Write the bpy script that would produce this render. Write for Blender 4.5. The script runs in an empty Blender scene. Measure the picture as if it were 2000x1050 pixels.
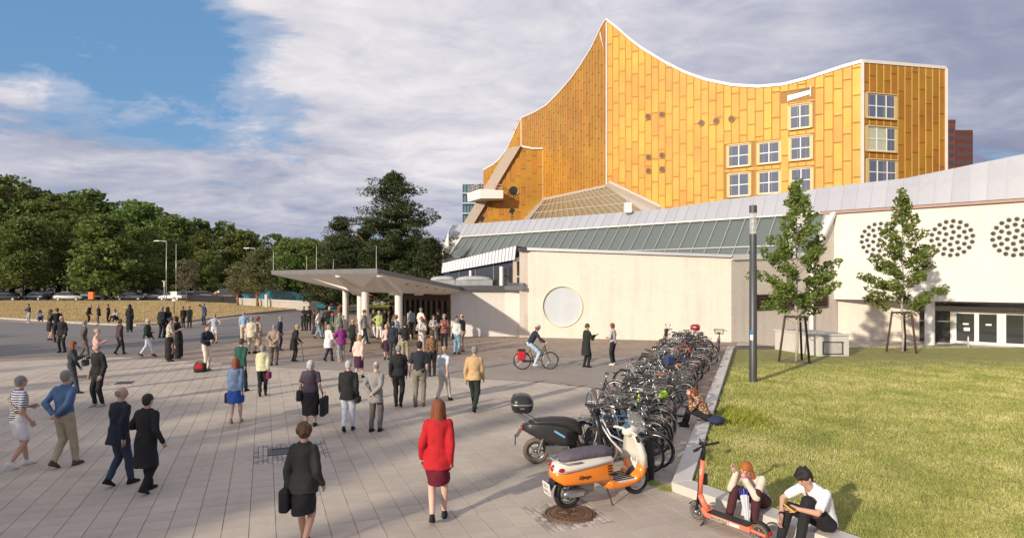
import bpy, math, random
import numpy as np
from mathutils import Vector, Matrix, noise
random.seed(7); rng = np.random.default_rng(7)
R = math.radians
S = bpy.context.scene
COL = S.collection
# ------------------------------------------------------------------ camera, light, world
F, HC, YH = 1222.0, 3.5, 545.0
cam_d = bpy.data.cameras.new('camera'); cam = bpy.data.objects.new('camera', cam_d); COL.objects.link(cam)
cam.location = (0, 0, HC); cam.rotation_euler = (R(90), 0, 0)
cam_d.sensor_width = 36; cam_d.lens = 36*F/2000; cam_d.shift_y = 20/2000; cam_d.clip_end = 3000; cam_d.clip_start = .1
S.camera = cam
SUN_AZ, SUN_EL = 220.0, 18.0        # clockwise from +Y
sd = Vector((math.sin(R(SUN_AZ))*math.cos(R(SUN_EL)), math.cos(R(SUN_AZ))*math.cos(R(SUN_EL)), math.sin(R(SUN_EL))))
sl = bpy.data.lights.new('sun', 'SUN'); sl.energy = 4.2; sl.angle = R(.9); sl.color = (1.0, .875, .70)
so = bpy.data.objects.new('sun', sl); COL.objects.link(so); so.rotation_euler = sd.to_track_quat('Z', 'Y').to_euler(); so.location = (-40, -50, 40)
S.view_settings.view_transform = 'Standard'; S.view_settings.look = 'None'; S.view_settings.gamma = 1
S.view_settings.use_curve_mapping = False; S.view_settings.exposure = 0.1
W = bpy.data.worlds.new('World'); S.world = W; W.use_nodes = True
nt = W.node_tree; nt.nodes.clear()
def NN(t, ty, **kw):
    n = t.nodes.new(ty)
    for k, v in kw.items():
        if k.startswith('i_'):
            key = k[2:]; n.inputs[int(key) if key.isdigit() else key].default_value = v
        else: setattr(n, k, v)
    return n
def MATH(t, op, a, b=None, c=None, clamp=False):
    n = t.nodes.new('ShaderNodeMath'); n.operation = op; n.use_clamp = clamp
    for i, v in enumerate((a, b, c)):
        if v is None: continue
        if isinstance(v, (int, float)): n.inputs[i].default_value = v
        else: t.links.new(v, n.inputs[i])
    return n.outputs[0]
def RAMP(t, fac, stops, interp='LINEAR'):
    n = t.nodes.new('ShaderNodeValToRGB'); n.color_ramp.interpolation = interp
    e = n.color_ramp.elements
    while len(e) < len(stops): e.new(.5)
    for i, (p, c) in enumerate(stops):
        e[i].position = p; e[i].color = (*c, 1) if len(c) == 3 else c
    t.links.new(fac, n.inputs[0]); return n.outputs[0]
def MIXC(t, fac, a, b, mode='MIX'):
    n = t.nodes.new('ShaderNodeMix'); n.data_type = 'RGBA'; n.blend_type = mode
    for idx, v in ((0, fac), (6, a), (7, b)):
        if isinstance(v, (int, float)): n.inputs[idx].default_value = v
        elif isinstance(v, tuple): n.inputs[idx].default_value = (*v, 1) if len(v) == 3 else v
        else: t.links.new(v, n.inputs[idx])
    return n.outputs[2]
def build_world():
    t = nt; L = t.links.new
    sky = NN(t, 'ShaderNodeTexSky', sky_type='NISHITA', sun_disc=False, sun_elevation=R(SUN_EL), sun_rotation=R(SUN_AZ), altitude=50, air_density=1.0, dust_density=.6, ozone_density=2.0)
    tc = NN(t, 'ShaderNodeTexCoord'); sep = NN(t, 'ShaderNodeSeparateXYZ'); L(tc.outputs['Generated'], sep.inputs[0])
    x, y, z = sep.outputs
    zz = MATH(t, 'ADD', MATH(t, 'MAXIMUM', z, 0.0), .16)
    comb = NN(t, 'ShaderNodeCombineXYZ'); L(MATH(t, 'DIVIDE', x, zz), comb.inputs[0]); L(MATH(t, 'DIVIDE', y, zz), comb.inputs[1])
    mp = NN(t, 'ShaderNodeMapping'); mp.inputs['Location'].default_value = (3.1, 1.7, .4); mp.inputs['Rotation'].default_value = (0, 0, R(28)); mp.inputs['Scale'].default_value = (.78, 1.0, 1)
    L(comb.outputs[0], mp.inputs[0])
    n1 = NN(t, 'ShaderNodeTexNoise', i_Scale=.75, i_Detail=9.0, i_Roughness=.56, i_Distortion=.35); L(mp.outputs[0], n1.inputs['Vector'])
    n2 = NN(t, 'ShaderNodeTexNoise', i_Scale=1.7, i_Detail=10.0, i_Roughness=.6, i_Distortion=.5); L(mp.outputs[0], n2.inputs['Vector'])
    n3 = NN(t, 'ShaderNodeTexNoise', i_Scale=.42, i_Detail=3.0, i_Roughness=.5); L(mp.outputs[0], n3.inputs['Vector'])
    # clear sky opens towards the upper left
    yy = MATH(t, 'MAXIMUM', y, .05); u_ = MATH(t, 'DIVIDE', x, yy); w_ = MATH(t, 'DIVIDE', z, yy)
    du = MATH(t, 'ADD', u_, .66); dw = MATH(t, 'ADD', MATH(t, 'SUBTRACT', w_, .395), MATH(t, 'MULTIPLY', du, .22))
    d2 = MATH(t, 'ADD', MATH(t, 'POWER', MATH(t, 'ABSOLUTE', MATH(t, 'DIVIDE', du, .36)), 2.0), MATH(t, 'POWER', MATH(t, 'ABSOLUTE', MATH(t, 'DIVIDE', dw, .15)), 2.0))
    op = MATH(t, 'MULTIPLY', MATH(t, 'SUBTRACT', 1.45, d2), .8, clamp=True)
    n4_ = NN(t, 'ShaderNodeTexNoise', i_Scale=4.4, i_Detail=9.0, i_Roughness=.66, i_Distortion=.6); L(mp.outputs[0], n4_.inputs['Vector']); n4f = n4_.outputs[0]
    cov = MATH(t, 'ADD', MATH(t, 'ADD', MATH(t, 'SUBTRACT', n1.outputs[0], MATH(t, 'MULTIPLY', op, .35)), MATH(t, 'MULTIPLY', MATH(t, 'SUBTRACT', n2.outputs[0], .5), .42)), MATH(t, 'MULTIPLY', MATH(t, 'SUBTRACT', n4f, .5), .22))
    mask = RAMP(t, cov, [(.27, (0, 0, 0)), (.335, (.35, .35, .35)), (.43, (1, 1, 1))], 'EASE')
    n4 = NN(t, 'ShaderNodeTexNoise', i_Scale=5.2, i_Detail=8.0, i_Roughness=.62, i_Distortion=.8); L(mp.outputs[0], n4.inputs['Vector'])
    # cloud brightness
    low = MATH(t, 'MULTIPLY', MATH(t, 'SUBTRACT', .32, z, clamp=True), .5)
    rgt = MATH(t, 'MULTIPLY', MATH(t, 'MAXIMUM', x, 0.0), .38)
    br = MATH(t, 'ADD', MATH(t, 'MULTIPLY', n2.outputs[0], .55), MATH(t, 'MULTIPLY', n1.outputs[0], .65))
    br = MATH(t, 'SUBTRACT', MATH(t, 'SUBTRACT', br, rgt), low)
    br = MATH(t, 'ADD', MATH(t, 'MULTIPLY', MATH(t, 'SUBTRACT', br, .55), 1.12), MATH(t, 'ADD', MATH(t, 'MULTIPLY', MATH(t, 'SUBTRACT', n4.outputs[0], .5), .32), .54))
    cc = RAMP(t, br, [(.12, (.21, .23, .335)), (.32, (.30, .325, .435)), (.45, (.42, .435, .53)), (.56, (.56, .555, .625)), (.68, (.72, .69, .72)), (.82, (.86, .82, .83))])
    sm = NN(t, 'ShaderNodeVectorMath', operation='SCALE'); L(sky.outputs[0], sm.inputs[0]); sm.inputs['Scale'].default_value = .115
    tint = MIXC(t, .6, sm.outputs[0], (.13, .31, .58))
    out = MIXC(t, mask, tint, cc)
    bg = NN(t, 'ShaderNodeBackground'); L(out, bg.inputs[0]); bg.inputs[1].default_value = 1.06
    o = NN(t, 'ShaderNodeOutputWorld'); L(bg.outputs[0], o.inputs[0])
build_world()
S.render.engine = 'CYCLES'
S.cycles.max_bounces = 5; S.cycles.diffuse_bounces = 3; S.cycles.glossy_bounces = 2; S.cycles.transparent_max_bounces = 8; S.cycles.transmission_bounces = 3
# ------------------------------------------------------------------ pixel <-> place helpers (photo measured at 2000x1050)
def G(px, py, z=0.0):
    Y = (HC-z)*F/(py-YH); return Vector(((px-1000)/F*Y, Y, z))
def P(px, py, Y): return Vector(((px-1000)/F*Y, Y, HC-(py-YH)/F*Y))
# ------------------------------------------------------------------ materials
MATS = {}
def M(name, col, rough=.6, metal=0.0, var=.12, scale=6.0, bump=0.0, bscale=40.0, spec=.4, island=0.0, objrand=0.0, coat=0.0, coords='Object', dirt=0.0, detail=5.0, stretch=None):
    if name in MATS: return MATS[name]
    m = bpy.data.materials.new(name); m.use_nodes = True; t = m.node_tree; b = t.nodes['Principled BSDF']; L = t.links.new
    b.inputs['Roughness'].default_value = rough; b.inputs['Metallic'].default_value = metal
    b.inputs['Specular IOR Level'].default_value = spec; b.inputs['Coat Weight'].default_value = coat
    tc = NN(t, 'ShaderNodeTexCoord'); src = tc.outputs[coords]
    if stretch:
        mp = NN(t, 'ShaderNodeMapping'); mp.inputs['Scale'].default_value = stretch; L(src, mp.inputs[0]); src = mp.outputs[0]
    n = NN(t, 'ShaderNodeTexNoise', i_Scale=scale, i_Detail=detail, i_Roughness=.6); L(src, n.inputs['Vector'])
    c = RAMP(t, n.outputs[0], [(.25, tuple(v*(1-var) for v in col)), (.75, tuple(min(1, v*(1+var)) for v in col))])
    if dirt:
        n2 = NN(t, 'ShaderNodeTexNoise', i_Scale=scale*.21, i_Detail=8.0, i_Roughness=.7); L(src, n2.inputs['Vector'])
        f = RAMP(t, n2.outputs[0], [(.45, (0, 0, 0)), (.75, (1, 1, 1))])
        c = MIXC(t, MATH(t, 'MULTIPLY', f, dirt), c, tuple(v*.55 for v in col))
    if island or objrand:
        if island: g = NN(t, 'ShaderNodeNewGeometry'); rv = g.outputs['Random Per Island']; a = island
        else: rv = None; a = objrand
        if objrand:
            oi = NN(t, 'ShaderNodeObjectInfo')
            rv = oi.outputs['Random'] if rv is None else MATH(t, 'FRACT', MATH(t, 'ADD', rv, oi.outputs['Random'])); a = max(island, objrand)
        hsv = NN(t, 'ShaderNodeHueSaturation'); L(c, hsv.inputs['Color'])
        L(MATH(t, 'ADD', MATH(t, 'MULTIPLY', rv, 2*a), 1-a), hsv.inputs['Value'])
        L(MATH(t, 'ADD', MATH(t, 'MULTIPLY', MATH(t, 'FRACT', MATH(t, 'MULTIPLY', rv, 7.3)), .03*min(1, a*4)), .5-.015*min(1, a*4)), hsv.inputs['Hue'])
        c = hsv.outputs[0]
    L(c, b.inputs['Base Color'])
    if rough < .95: L(MATH(t, 'ADD', MATH(t, 'MULTIPLY', n.outputs[0], .16), rough-.08, clamp=True), b.inputs['Roughness'])
    if bump:
        nb = NN(t, 'ShaderNodeTexNoise', i_Scale=bscale, i_Detail=4.0); L(src, nb.inputs['Vector'])
        bp = NN(t, 'ShaderNodeBump'); bp.inputs['Strength'].default_value = min(1, bump); bp.inputs['Distance'].default_value = .02*max(1, bump); L(nb.outputs[0], bp.inputs['Height']); L(bp.outputs[0], b.inputs['Normal'])
    MATS[name] = m; return m
def leafmat(name, cols, transl=.35):
    if name in MATS: return MATS[name]
    m = bpy.data.materials.new(name); m.use_nodes = True; t = m.node_tree; L = t.links.new
    b = t.nodes['Principled BSDF']; b.inputs['Roughness'].default_value = .6; b.inputs['Specular IOR Level'].default_value = .25
    g = NN(t, 'ShaderNodeNewGeometry'); oi = NN(t, 'ShaderNodeObjectInfo'); tc = NN(t, 'ShaderNodeTexCoord')
    n = NN(t, 'ShaderNodeTexNoise', i_Scale=.6, i_Detail=3.0); L(tc.outputs['Object'], n.inputs['Vector'])
    f = MATH(t, 'ADD', MATH(t, 'MULTIPLY', g.outputs['Random Per Island'], .55), MATH(t, 'MULTIPLY', n.outputs[0], .45))
    c = RAMP(t, f, [(.15, cols[0]), (.5, cols[1]), (.85, cols[2])])
    hsv = NN(t, 'ShaderNodeHueSaturation'); L(c, hsv.inputs['Color']); L(MATH(t, 'ADD', MATH(t, 'MULTIPLY', oi.outputs['Random'], .05), .475), hsv.inputs['Hue'])
    L(MATH(t, 'ADD', MATH(t, 'MULTIPLY', oi.outputs['Random'], .45), .78), hsv.inputs['Value'])
    L(hsv.outputs[0], b.inputs['Base Color'])
    tr = NN(t, 'ShaderNodeBsdfTranslucent'); L(hsv.outputs[0], tr.inputs[0])
    mx = NN(t, 'ShaderNodeMixShader'); mx.inputs[0].default_value = transl; L(b.outputs[0], mx.inputs[1]); L(tr.outputs[0], mx.inputs[2])
    L(mx.outputs[0], t.nodes['Material Output'].inputs[0]); MATS[name] = m; return m
def glassmat(name, col, rough=.05, alpha=1.0, spec=.9, metal=0):
    if name in MATS: return MATS[name]
    m = bpy.data.materials.new(name); m.use_nodes = True; t = m.node_tree; b = t.nodes['Principled BSDF']
    b.inputs['Base Color'].default_value = (*col, 1); b.inputs['Roughness'].default_value = rough; b.inputs['Specular IOR Level'].default_value = spec; b.inputs['Metallic'].default_value = metal
    b.inputs['Alpha'].default_value = alpha; b.inputs['IOR'].default_value = 1.6
    MATS[name] = m; return m
# ------------------------------------------------------------------ mesh helpers
class MB:
    def __init__(s): s.v = []; s.f = []; s.m = []; s.mi = 0
    def add(s, vs, fs):
        o = len(s.v); s.v += [tuple(v) for v in vs]; s.f += [tuple(i+o for i in f) for f in fs]; s.m += [s.mi]*len(fs); return s
    def quad(s, *p): return s.add(p, [tuple(range(len(p)))])
    def box(s, c, d, rz=0, mat=None):
        x, y, z = d[0]/2, d[1]/2, d[2]/2
        vs = [Vector((i*x, j*y, k*z)) for k in (-1, 1) for j in (-1, 1) for i in (-1, 1)]
        rm = mat if mat is not None else Matrix.Rotation(rz, 3, 'Z')
        c = Vector(c); vs = [rm @ v + c for v in vs]
        return s.add(vs, [(0, 2, 3, 1), (4, 5, 7, 6), (0, 1, 5, 4), (2, 6, 7, 3), (0, 4, 6, 2), (1, 3, 7, 5)])
    def bar(s, a, b, w, h=None, up=(0, 0, 1)):
        a, b = Vector(a), Vector(b); h = h or w; d = (b-a); L = d.length
        if L < 1e-6: return s
        d.normalize(); u = Vector(up); sx = d.cross(u)
        if sx.length < 1e-4: sx = d.cross(Vector((1, 0, 0)))
        sx.normalize(); uz = sx.cross(d)
        vs = [p + sx*(i*w/2) + uz*(j*h/2) for p in (a, b) for j in (-1, 1) for i in (-1, 1)]
        return s.add(vs, [(0, 1, 3, 2), (4, 6, 7, 5), (0, 4, 5, 1), (2, 3, 7, 6), (0, 2, 6, 4), (1, 5, 7, 3)])
    def tube(s, pts, r, n=8, cap=True):
        pts = [Vector(p) for p in pts]; rs = r if isinstance(r, (list, tuple)) else [r]*len(pts)
        o = len(s.v); k = len(pts); prev = None
        for i, p in enumerate(pts):
            d = (pts[min(i+1, k-1)]-pts[max(i-1, 0)])
            d = d.normalized() if d.length > 1e-7 else Vector((0, 0, 1))
            if prev is None:
                a = d.cross(Vector((0, 0, 1)))
                if a.length < .05: a = d.cross(Vector((0, 1, 0)))
                a.normalize()
            else:
                a = prev - d*prev.dot(d)
                if a.length < 1e-5: a = d.cross(Vector((0, 1, 0)))
                a.normalize()
            prev = a; b = d.cross(a)
            for j in range(n):
                t = 2*math.pi*j/n; s.v.append(tuple(p + (a*math.cos(t)+b*math.sin(t))*rs[i]))
        nf = 0
        for i in range(k-1):
            for j in range(n):
                s.f.append((o+i*n+j, o+i*n+(j+1) % n, o+(i+1)*n+(j+1) % n, o+(i+1)*n+j)); nf += 1
        if cap: s.f.append(tuple(o+j for j in range(n))[::-1]); s.f.append(tuple(o+(k-1)*n+j for j in range(n))); nf += 2
        s.m += [s.mi]*nf; return s
    def cyl(s, a, b, r0, r1=None, n=12): return s.tube([a, b], [r0, r0 if r1 is None else r1], n)
    def ell(s, c, r, nu=10, nv=7, mat=None):
        c = Vector(c); o = len(s.v); mat = mat or Matrix.Identity(3)
        for i in range(1, nv):
            t = math.pi*i/nv
            for j in range(nu):
                u = 2*math.pi*j/nu
                s.v.append(tuple(c + mat @ Vector((r[0]*math.sin(t)*math.cos(u), r[1]*math.sin(t)*math.sin(u), r[2]*math.cos(t)))))
        s.v.append(tuple(c+mat @ Vector((0, 0, r[2])))); s.v.append(tuple(c+mat @ Vector((0, 0, -r[2])))); T = len(s.v)-2
        nf = 0
        for i in range(nv-2):
            for j in range(nu): s.f.append((o+i*nu+j, o+(i+1)*nu+j, o+(i+1)*nu+(j+1) % nu, o+i*nu+(j+1) % nu)); nf += 1
        for j in range(nu):
            s.f.append((T, o+j, o+(j+1) % nu)); s.f.append((T+1, o+(nv-2)*nu+(j+1) % nu, o+(nv-2)*nu+j)); nf += 2
        s.m += [s.mi]*nf; return s
    def caps(s, a, b, ra, rb, n=10):
        a, b = Vector(a), Vector(b); d = b-a; L = d.length
        if L < 1e-5: return s.ell(a, (ra, ra, ra))
        d.normalize(); pts = []; rs = []
        for k in (-1, -.8, -.45): pts.append(a+d*ra*k); rs.append(ra*math.sqrt(max(1e-4, 1-k*k)))
        pts.append(a); rs.append(ra); pts.append(b); rs.append(rb)
        for k in (.45, .8, 1): pts.append(b+d*rb*k); rs.append(rb*math.sqrt(max(1e-4, 1-k*k)))
        return s.tube(pts, rs, n)
    def loft(s, rings, n=16, cap=True):   # rings: list of lists of points (same count)
        o = len(s.v); k = len(rings); n = len(rings[0])
        for rg in rings: s.v += [tuple(p) for p in rg]
        nf = 0
        for i in range(k-1):
            for j in range(n): s.f.append((o+i*n+j, o+i*n+(j+1) % n, o+(i+1)*n+(j+1) % n, o+(i+1)*n+j)); nf += 1
        if cap: s.f.append(tuple(o+j for j in range(n))[::-1]); s.f.append(tuple(o+(k-1)*n+j for j in range(n))); nf += 2
        s.m += [s.mi]*nf; return s
    def rings(s, spec, n=16, mat=None, org=(0, 0, 0), power=2.0):  # spec: (z, rx, ry, cx, cy)
        rg = []; mat = mat or Matrix.Identity(3); org = Vector(org)
        for z, rx, ry, cx, cy in spec:
            r_ = []
            for j in range(n):
                t = 2*math.pi*j/n; c_, s_ = math.cos(t), math.sin(t)
                e = 2/power; r_.append(mat @ Vector((cx+rx*math.copysign(abs(c_)**e, c_), cy+ry*math.copysign(abs(s_)**e, s_), z))+org)
            rg.append(r_)
        return s.loft(rg)
    def lathe(s, prof, c=(0, 0, 0), axis='Z', n=24, mat=None):
        rg = []; c = Vector(c)
        for r, z in prof:
            ring = []
            for j in range(n):
                t = 2*math.pi*j/n; v = Vector((r*math.cos(t), r*math.sin(t), z))
                if axis == 'Y': v = Vector((v.x, v.z, v.y))
                if axis == 'X': v = Vector((v.z, v.x, v.y))
                if mat is not None: v = mat @ v
                ring.append(v+c)
            rg.append(ring)
        return s.loft(rg, cap=False)
    def torus(s, c, Rr, r, n=28, m=8, axis='Y', sq=1.0):
        prof = [(Rr+r*math.cos(2*math.pi*k/m), r*sq*math.sin(2*math.pi*k/m)) for k in range(m+1)]
        return s.lathe(prof, c, axis, n)
    def prism(s, poly, a, b, axis='Y'):  # 2d polygon extruded along axis a..b
        def mk(p, t): return {'Y': (p[0], t, p[1]), 'Z': (p[0], p[1], t), 'X': (t, p[0], p[1])}[axis]
        n = len(poly); o = len(s.v)
        s.v += [mk(p, a) for p in poly]+[mk(p, b) for p in poly]
        s.f += [tuple(o+i for i in range(n)), tuple(o+n+i for i in range(n))[::-1]]+[(o+i, o+n+i, o+n+(i+1) % n, o+(i+1) % n) for i in range(n)]
        s.m += [s.mi]*(n+2); return s
    def mesh(s, name, mats, smooth=False):
        me = bpy.data.meshes.new(name); me.from_pydata(s.v, [], s.f)
        for m in (mats if isinstance(mats, (list, tuple)) else [mats]): me.materials.append(m)
        if any(s.m): me.polygons.foreach_set('material_index', s.m)
        if smooth: me.shade_smooth()
        me.update(); return me
    def build(s, name, mats, parent=None, smooth=False, **kw):
        return link(name, s.mesh(name, mats, smooth), parent, **kw)
def link(name, me, parent=None, loc=(0, 0, 0), rot=(0, 0, 0), label=None, cat=None, group=None, kind=None, scale=None):
    o = bpy.data.objects.new(name, me); COL.objects.link(o); o.location = loc; o.rotation_euler = rot
    if scale: o.scale = scale
    if parent is not None: o.parent = parent
    tag(o, label, cat, group, kind); return o
def tag(o, label=None, cat=None, group=None, kind=None):
    if label: o['label'] = label
    if cat: o['category'] = cat
    if group: o['group'] = group
    if kind: o['kind'] = kind
    return o
def thing(name, label, cat, loc=(0, 0, 0), rz=0, group=None):
    return link(name, None, None, loc, (0, 0, rz), label, cat, group)
def bevel(o, w=.01, seg=2):
    m = o.modifiers.new('bevel', 'BEVEL'); m.width = w; m.segments = seg; m.limit_method = 'ANGLE'; m.angle_limit = R(40); return o
ORD = 'none first second third fourth fifth sixth seventh eighth ninth tenth eleventh twelfth thirteenth fourteenth fifteenth sixteenth seventeenth eighteenth nineteenth twentieth'.split()
ORD += ['twenty '+o for o in ORD[1:10]]+['thirtieth']+['thirty '+o for o in ORD[1:10]]+['fortieth']+['forty '+o for o in ORD[1:10]]
def copy_tree(o, parent=None, depth=0):
    c = o.copy(); COL.objects.link(c); c.parent = parent
    for ch in list(o.children): copy_tree(ch, c, depth+1)
    return c
def np_mesh(name, v, f, mat, k):
    me = bpy.data.meshes.new(name); nv, nf = len(v), len(f)
    me.vertices.add(nv); me.vertices.foreach_set('co', v.astype(np.float32).ravel())
    me.loops.add(nf*k); me.loops.foreach_set('vertex_index', f.astype(np.int32).ravel())
    me.polygons.add(nf); me.polygons.foreach_set('loop_start', np.arange(0, nf*k, k, dtype=np.int32)); me.polygons.foreach_set('loop_total', np.full(nf, k, dtype=np.int32))
    me.materials.append(mat); me.update(calc_edges=True); return me
def text_mesh(name, body, size, mat, extrude=.0015, shear=0, font=None):
    c = bpy.data.curves.new(name, 'FONT'); c.body = body; c.size = size; c.extrude = extrude; c.shear = shear; c.align_x = 'CENTER'; c.align_y = 'CENTER'; c.resolution_u = 3
    o = bpy.data.objects.new(name, c); COL.objects.link(o); dg = bpy.context.evaluated_depsgraph_get()
    me = bpy.data.meshes.new_from_object(o.evaluated_get(dg)); bpy.data.objects.remove(o); me.materials.clear(); me.materials.append(mat); me.name = name; return me
# ------------------------------------------------------------------ special materials
def wallcoords(t):
    """metres along a vertical wall and height, from the true normal: works for every wall direction"""
    g = NN(t, 'ShaderNodeNewGeometry'); cr = NN(t, 'ShaderNodeVectorMath', operation='CROSS_PRODUCT'); t.links.new(g.outputs['True Normal'], cr.inputs[0]); cr.inputs[1].default_value = (0, 0, 1)
    d = NN(t, 'ShaderNodeVectorMath', operation='DOT_PRODUCT'); t.links.new(g.outputs['Position'], d.inputs[0]); t.links.new(cr.outputs[0], d.inputs[1])
    sp = NN(t, 'ShaderNodeSeparateXYZ'); t.links.new(g.outputs['Position'], sp.inputs[0])
    c = NN(t, 'ShaderNodeCombineXYZ'); t.links.new(d.outputs['Value'], c.inputs[0]); t.links.new(sp.outputs[2], c.inputs[1]); return c.outputs[0], g
def brickmat(name, c1, c2, mortar, bw=.235, bh=.105):
    m = bpy.data.materials.new(name); m.use_nodes = True; t = m.node_tree; b = t.nodes['Principled BSDF']; L = t.links.new
    v, g = wallcoords(t)
    br = NN(t, 'ShaderNodeTexBrick', offset=.5); L(v, br.inputs['Vector'])
    br.inputs['Color1'].default_value = (*c1, 1); br.inputs['Color2'].default_value = (*c2, 1); br.inputs['Mortar'].default_value = (*mortar, 1)
    br.inputs['Scale'].default_value = 1; br.inputs['Mortar Size'].default_value = .011; br.inputs['Mortar Smooth'].default_value = .3; br.inputs['Brick Width'].default_value = bw; br.inputs['Row Height'].default_value = bh
    n = NN(t, 'ShaderNodeTexNoise', i_Scale=.5, i_Detail=8.0, i_Roughness=.7); L(g.outputs['Position'], n.inputs['Vector'])
    mp = NN(t, 'ShaderNodeMapping'); mp.inputs['Scale'].default_value = (2.2, .12, 1); L(v, mp.inputs[0])
    n2 = NN(t, 'ShaderNodeTexNoise', i_Scale=1.0, i_Detail=6.0); L(mp.outputs[0], n2.inputs['Vector'])
    f = MATH(t, 'MULTIPLY', MATH(t, 'ADD', n.outputs[0], n2.outputs[0]), .5)
    c = MIXC(t, RAMP(t, f, [(.48, (0, 0, 0)), (.68, (.4, .4, .4))]), br.outputs[0], tuple(x*.55 for x in c1))
    L(c, b.inputs['Base Color']); b.inputs['Roughness'].default_value = .8
    bp = NN(t, 'ShaderNodeBump'); bp.inputs['Strength'].default_value = .6; bp.inputs['Distance'].default_value = .012; bp.invert = True; L(br.outputs['Fac'], bp.inputs['Height']); L(bp.outputs[0], b.inputs['Normal'])
    MATS[name] = m; return m
def goldmat(name, base, dark, metal=.25, rough=.42):
    m = bpy.data.materials.new(name); m.use_nodes = True; t = m.node_tree; b = t.nodes['Principled BSDF']; L = t.links.new
    v, g = wallcoords(t)
    sp = NN(t, 'ShaderNodeSeparateXYZ'); L(v, sp.inputs[0])
    a = MATH(t, 'MULTIPLY', MATH(t, 'ADD', sp.outputs[0], sp.outputs[1]), math.pi/.21); c_ = MATH(t, 'MULTIPLY', MATH(t, 'SUBTRACT', sp.outputs[0], sp.outputs[1]), math.pi/.21)
    d = MATH(t, 'MULTIPLY', MATH(t, 'ABSOLUTE', MATH(t, 'SINE', a)), MATH(t, 'ABSOLUTE', MATH(t, 'SINE', c_)))
    oi = NN(t, 'ShaderNodeObjectInfo'); rv = MATH(t, 'FRACT', MATH(t, 'ADD', g.outputs['Random Per Island'], oi.outputs['Random']))
    n = NN(t, 'ShaderNodeTexNoise', i_Scale=.35, i_Detail=6.0, i_Roughness=.65); L(g.outputs['Position'], n.inputs['Vector'])
    col = MIXC(t, RAMP(t, d, [(0.0, (1, 1, 1)), (.35, (0, 0, 0))]), base, dark)  # groove shade of the lozenge relief put into the colour, besides the bump
    col = MIXC(t, MATH(t, 'MULTIPLY', MATH(t, 'GREATER_THAN', rv, .45), 1.0), base, col) # some panels are smooth, others show their lozenges strongly
    col = MIXC(t, .45, col, MIXC(t, RAMP(t, d, [(0.0, (1, 1, 1)), (.4, (0, 0, 0))]), base, dark))
    hsv = NN(t, 'ShaderNodeHueSaturation'); L(col, hsv.inputs['Color'])
    L(MATH(t, 'ADD', MATH(t, 'MULTIPLY', rv, .026), MATH(t, 'ADD', MATH(t, 'MULTIPLY', n.outputs[0], .12), .075)), hsv.inputs['Value'])
    hsv2 = NN(t, 'ShaderNodeHueSaturation'); hsv2.inputs['Value'].default_value = 4.5; L(hsv.outputs[0], hsv2.inputs['Color'])
    L(MATH(t, 'ADD', MATH(t, 'MULTIPLY', MATH(t, 'FRACT', MATH(t, 'MULTIPLY', rv, 5.7)), .02), .49), hsv2.inputs['Hue'])
    L(hsv2.outputs[0], b.inputs['Base Color']); b.inputs['Metallic'].default_value = metal; b.inputs['Roughness'].default_value = rough
    bp = NN(t, 'ShaderNodeBump'); bp.inputs['Strength'].default_value = .5; bp.inputs['Distance'].default_value = .02; L(d, bp.inputs['Height']); L(bp.outputs[0], b.inputs['Normal'])
    MATS[name] = m; return m
mBrick = brickmat('cream_brick', (.78, .705, .625), (.745, .67, .585), (.66, .57, .48))
mGold = goldmat('gold_panel', (.735, .35, .042), (.585, .245, .02))
mSeam = M('gold_seam', (.70, .42, .12), .5, .1, .15, 3)
mSeamDark = M('seam_dark', (.34, .16, .03), .6, 0, .2, 3)  # dark brown of the panel joints and the wall behind them
mWhiteWall = M('white_render', (.73, .70, .66), .85, 0, .05, .6, dirt=.10, bump=.15, bscale=30)
def streaks(m, amt=.22):
    t = m.node_tree; L = t.links.new; b = t.nodes['Principled BSDF']; src = b.inputs['Base Color'].links[0].from_socket; v, g = wallcoords(t)
    mp = NN(t, 'ShaderNodeMapping'); mp.inputs['Scale'].default_value = (3.2, .22, 1); L(v, mp.inputs[0]); n = NN(t, 'ShaderNodeTexNoise', i_Scale=1.0, i_Detail=7.0, i_Roughness=.65); L(mp.outputs[0], n.inputs['Vector'])
    n2 = NN(t, 'ShaderNodeTexNoise', i_Scale=.3, i_Detail=5.0); L(v, n2.inputs['Vector'])
    f = MATH(t, 'MULTIPLY', RAMP(t, MATH(t, 'MULTIPLY', MATH(t, 'ADD', n.outputs[0], n2.outputs[0]), .5), [(.46, (0, 0, 0)), (.66, (1, 1, 1))]), amt); L(MIXC(t, f, src, (.42, .37, .31)), b.inputs['Base Color'])
streaks(mWhiteWall)
mWhite = M('white_paint', (.78, .76, .72), .5, 0, .05, 2, dirt=.06)
mConc = M('concrete', (.46, .42, .375), .9, 0, .14, 2.5, bump=.3, bscale=25, dirt=.4)
mConcLt = M('pale_concrete', (.60, .57, .53), .85, 0, .08, 3, bump=.25, bscale=60, dirt=.18)
mZinc = M('zinc_sheet', (.47, .48, .52), .42, .25, .06, 1.2, objrand=.05, dirt=.10)
mZincD = M('grey_metal', (.10, .105, .115), .5, .3, .1, 3)
mDark = M('near_black', (.018, .018, .02), .45, 0, .2, 5)
mBronze = M('bronze_frame', (.085, .055, .03), .4, .5, .2, 4)
mGlassDk = glassmat('dark_glass', (.03, .035, .04), .06)
mGlassGr = glassmat('roof_glass', (.125, .15, .14), .22, spec=.6)
mAlu = M('aluminium', (.50, .50, .50), .4, .6, .08, 5)
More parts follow.
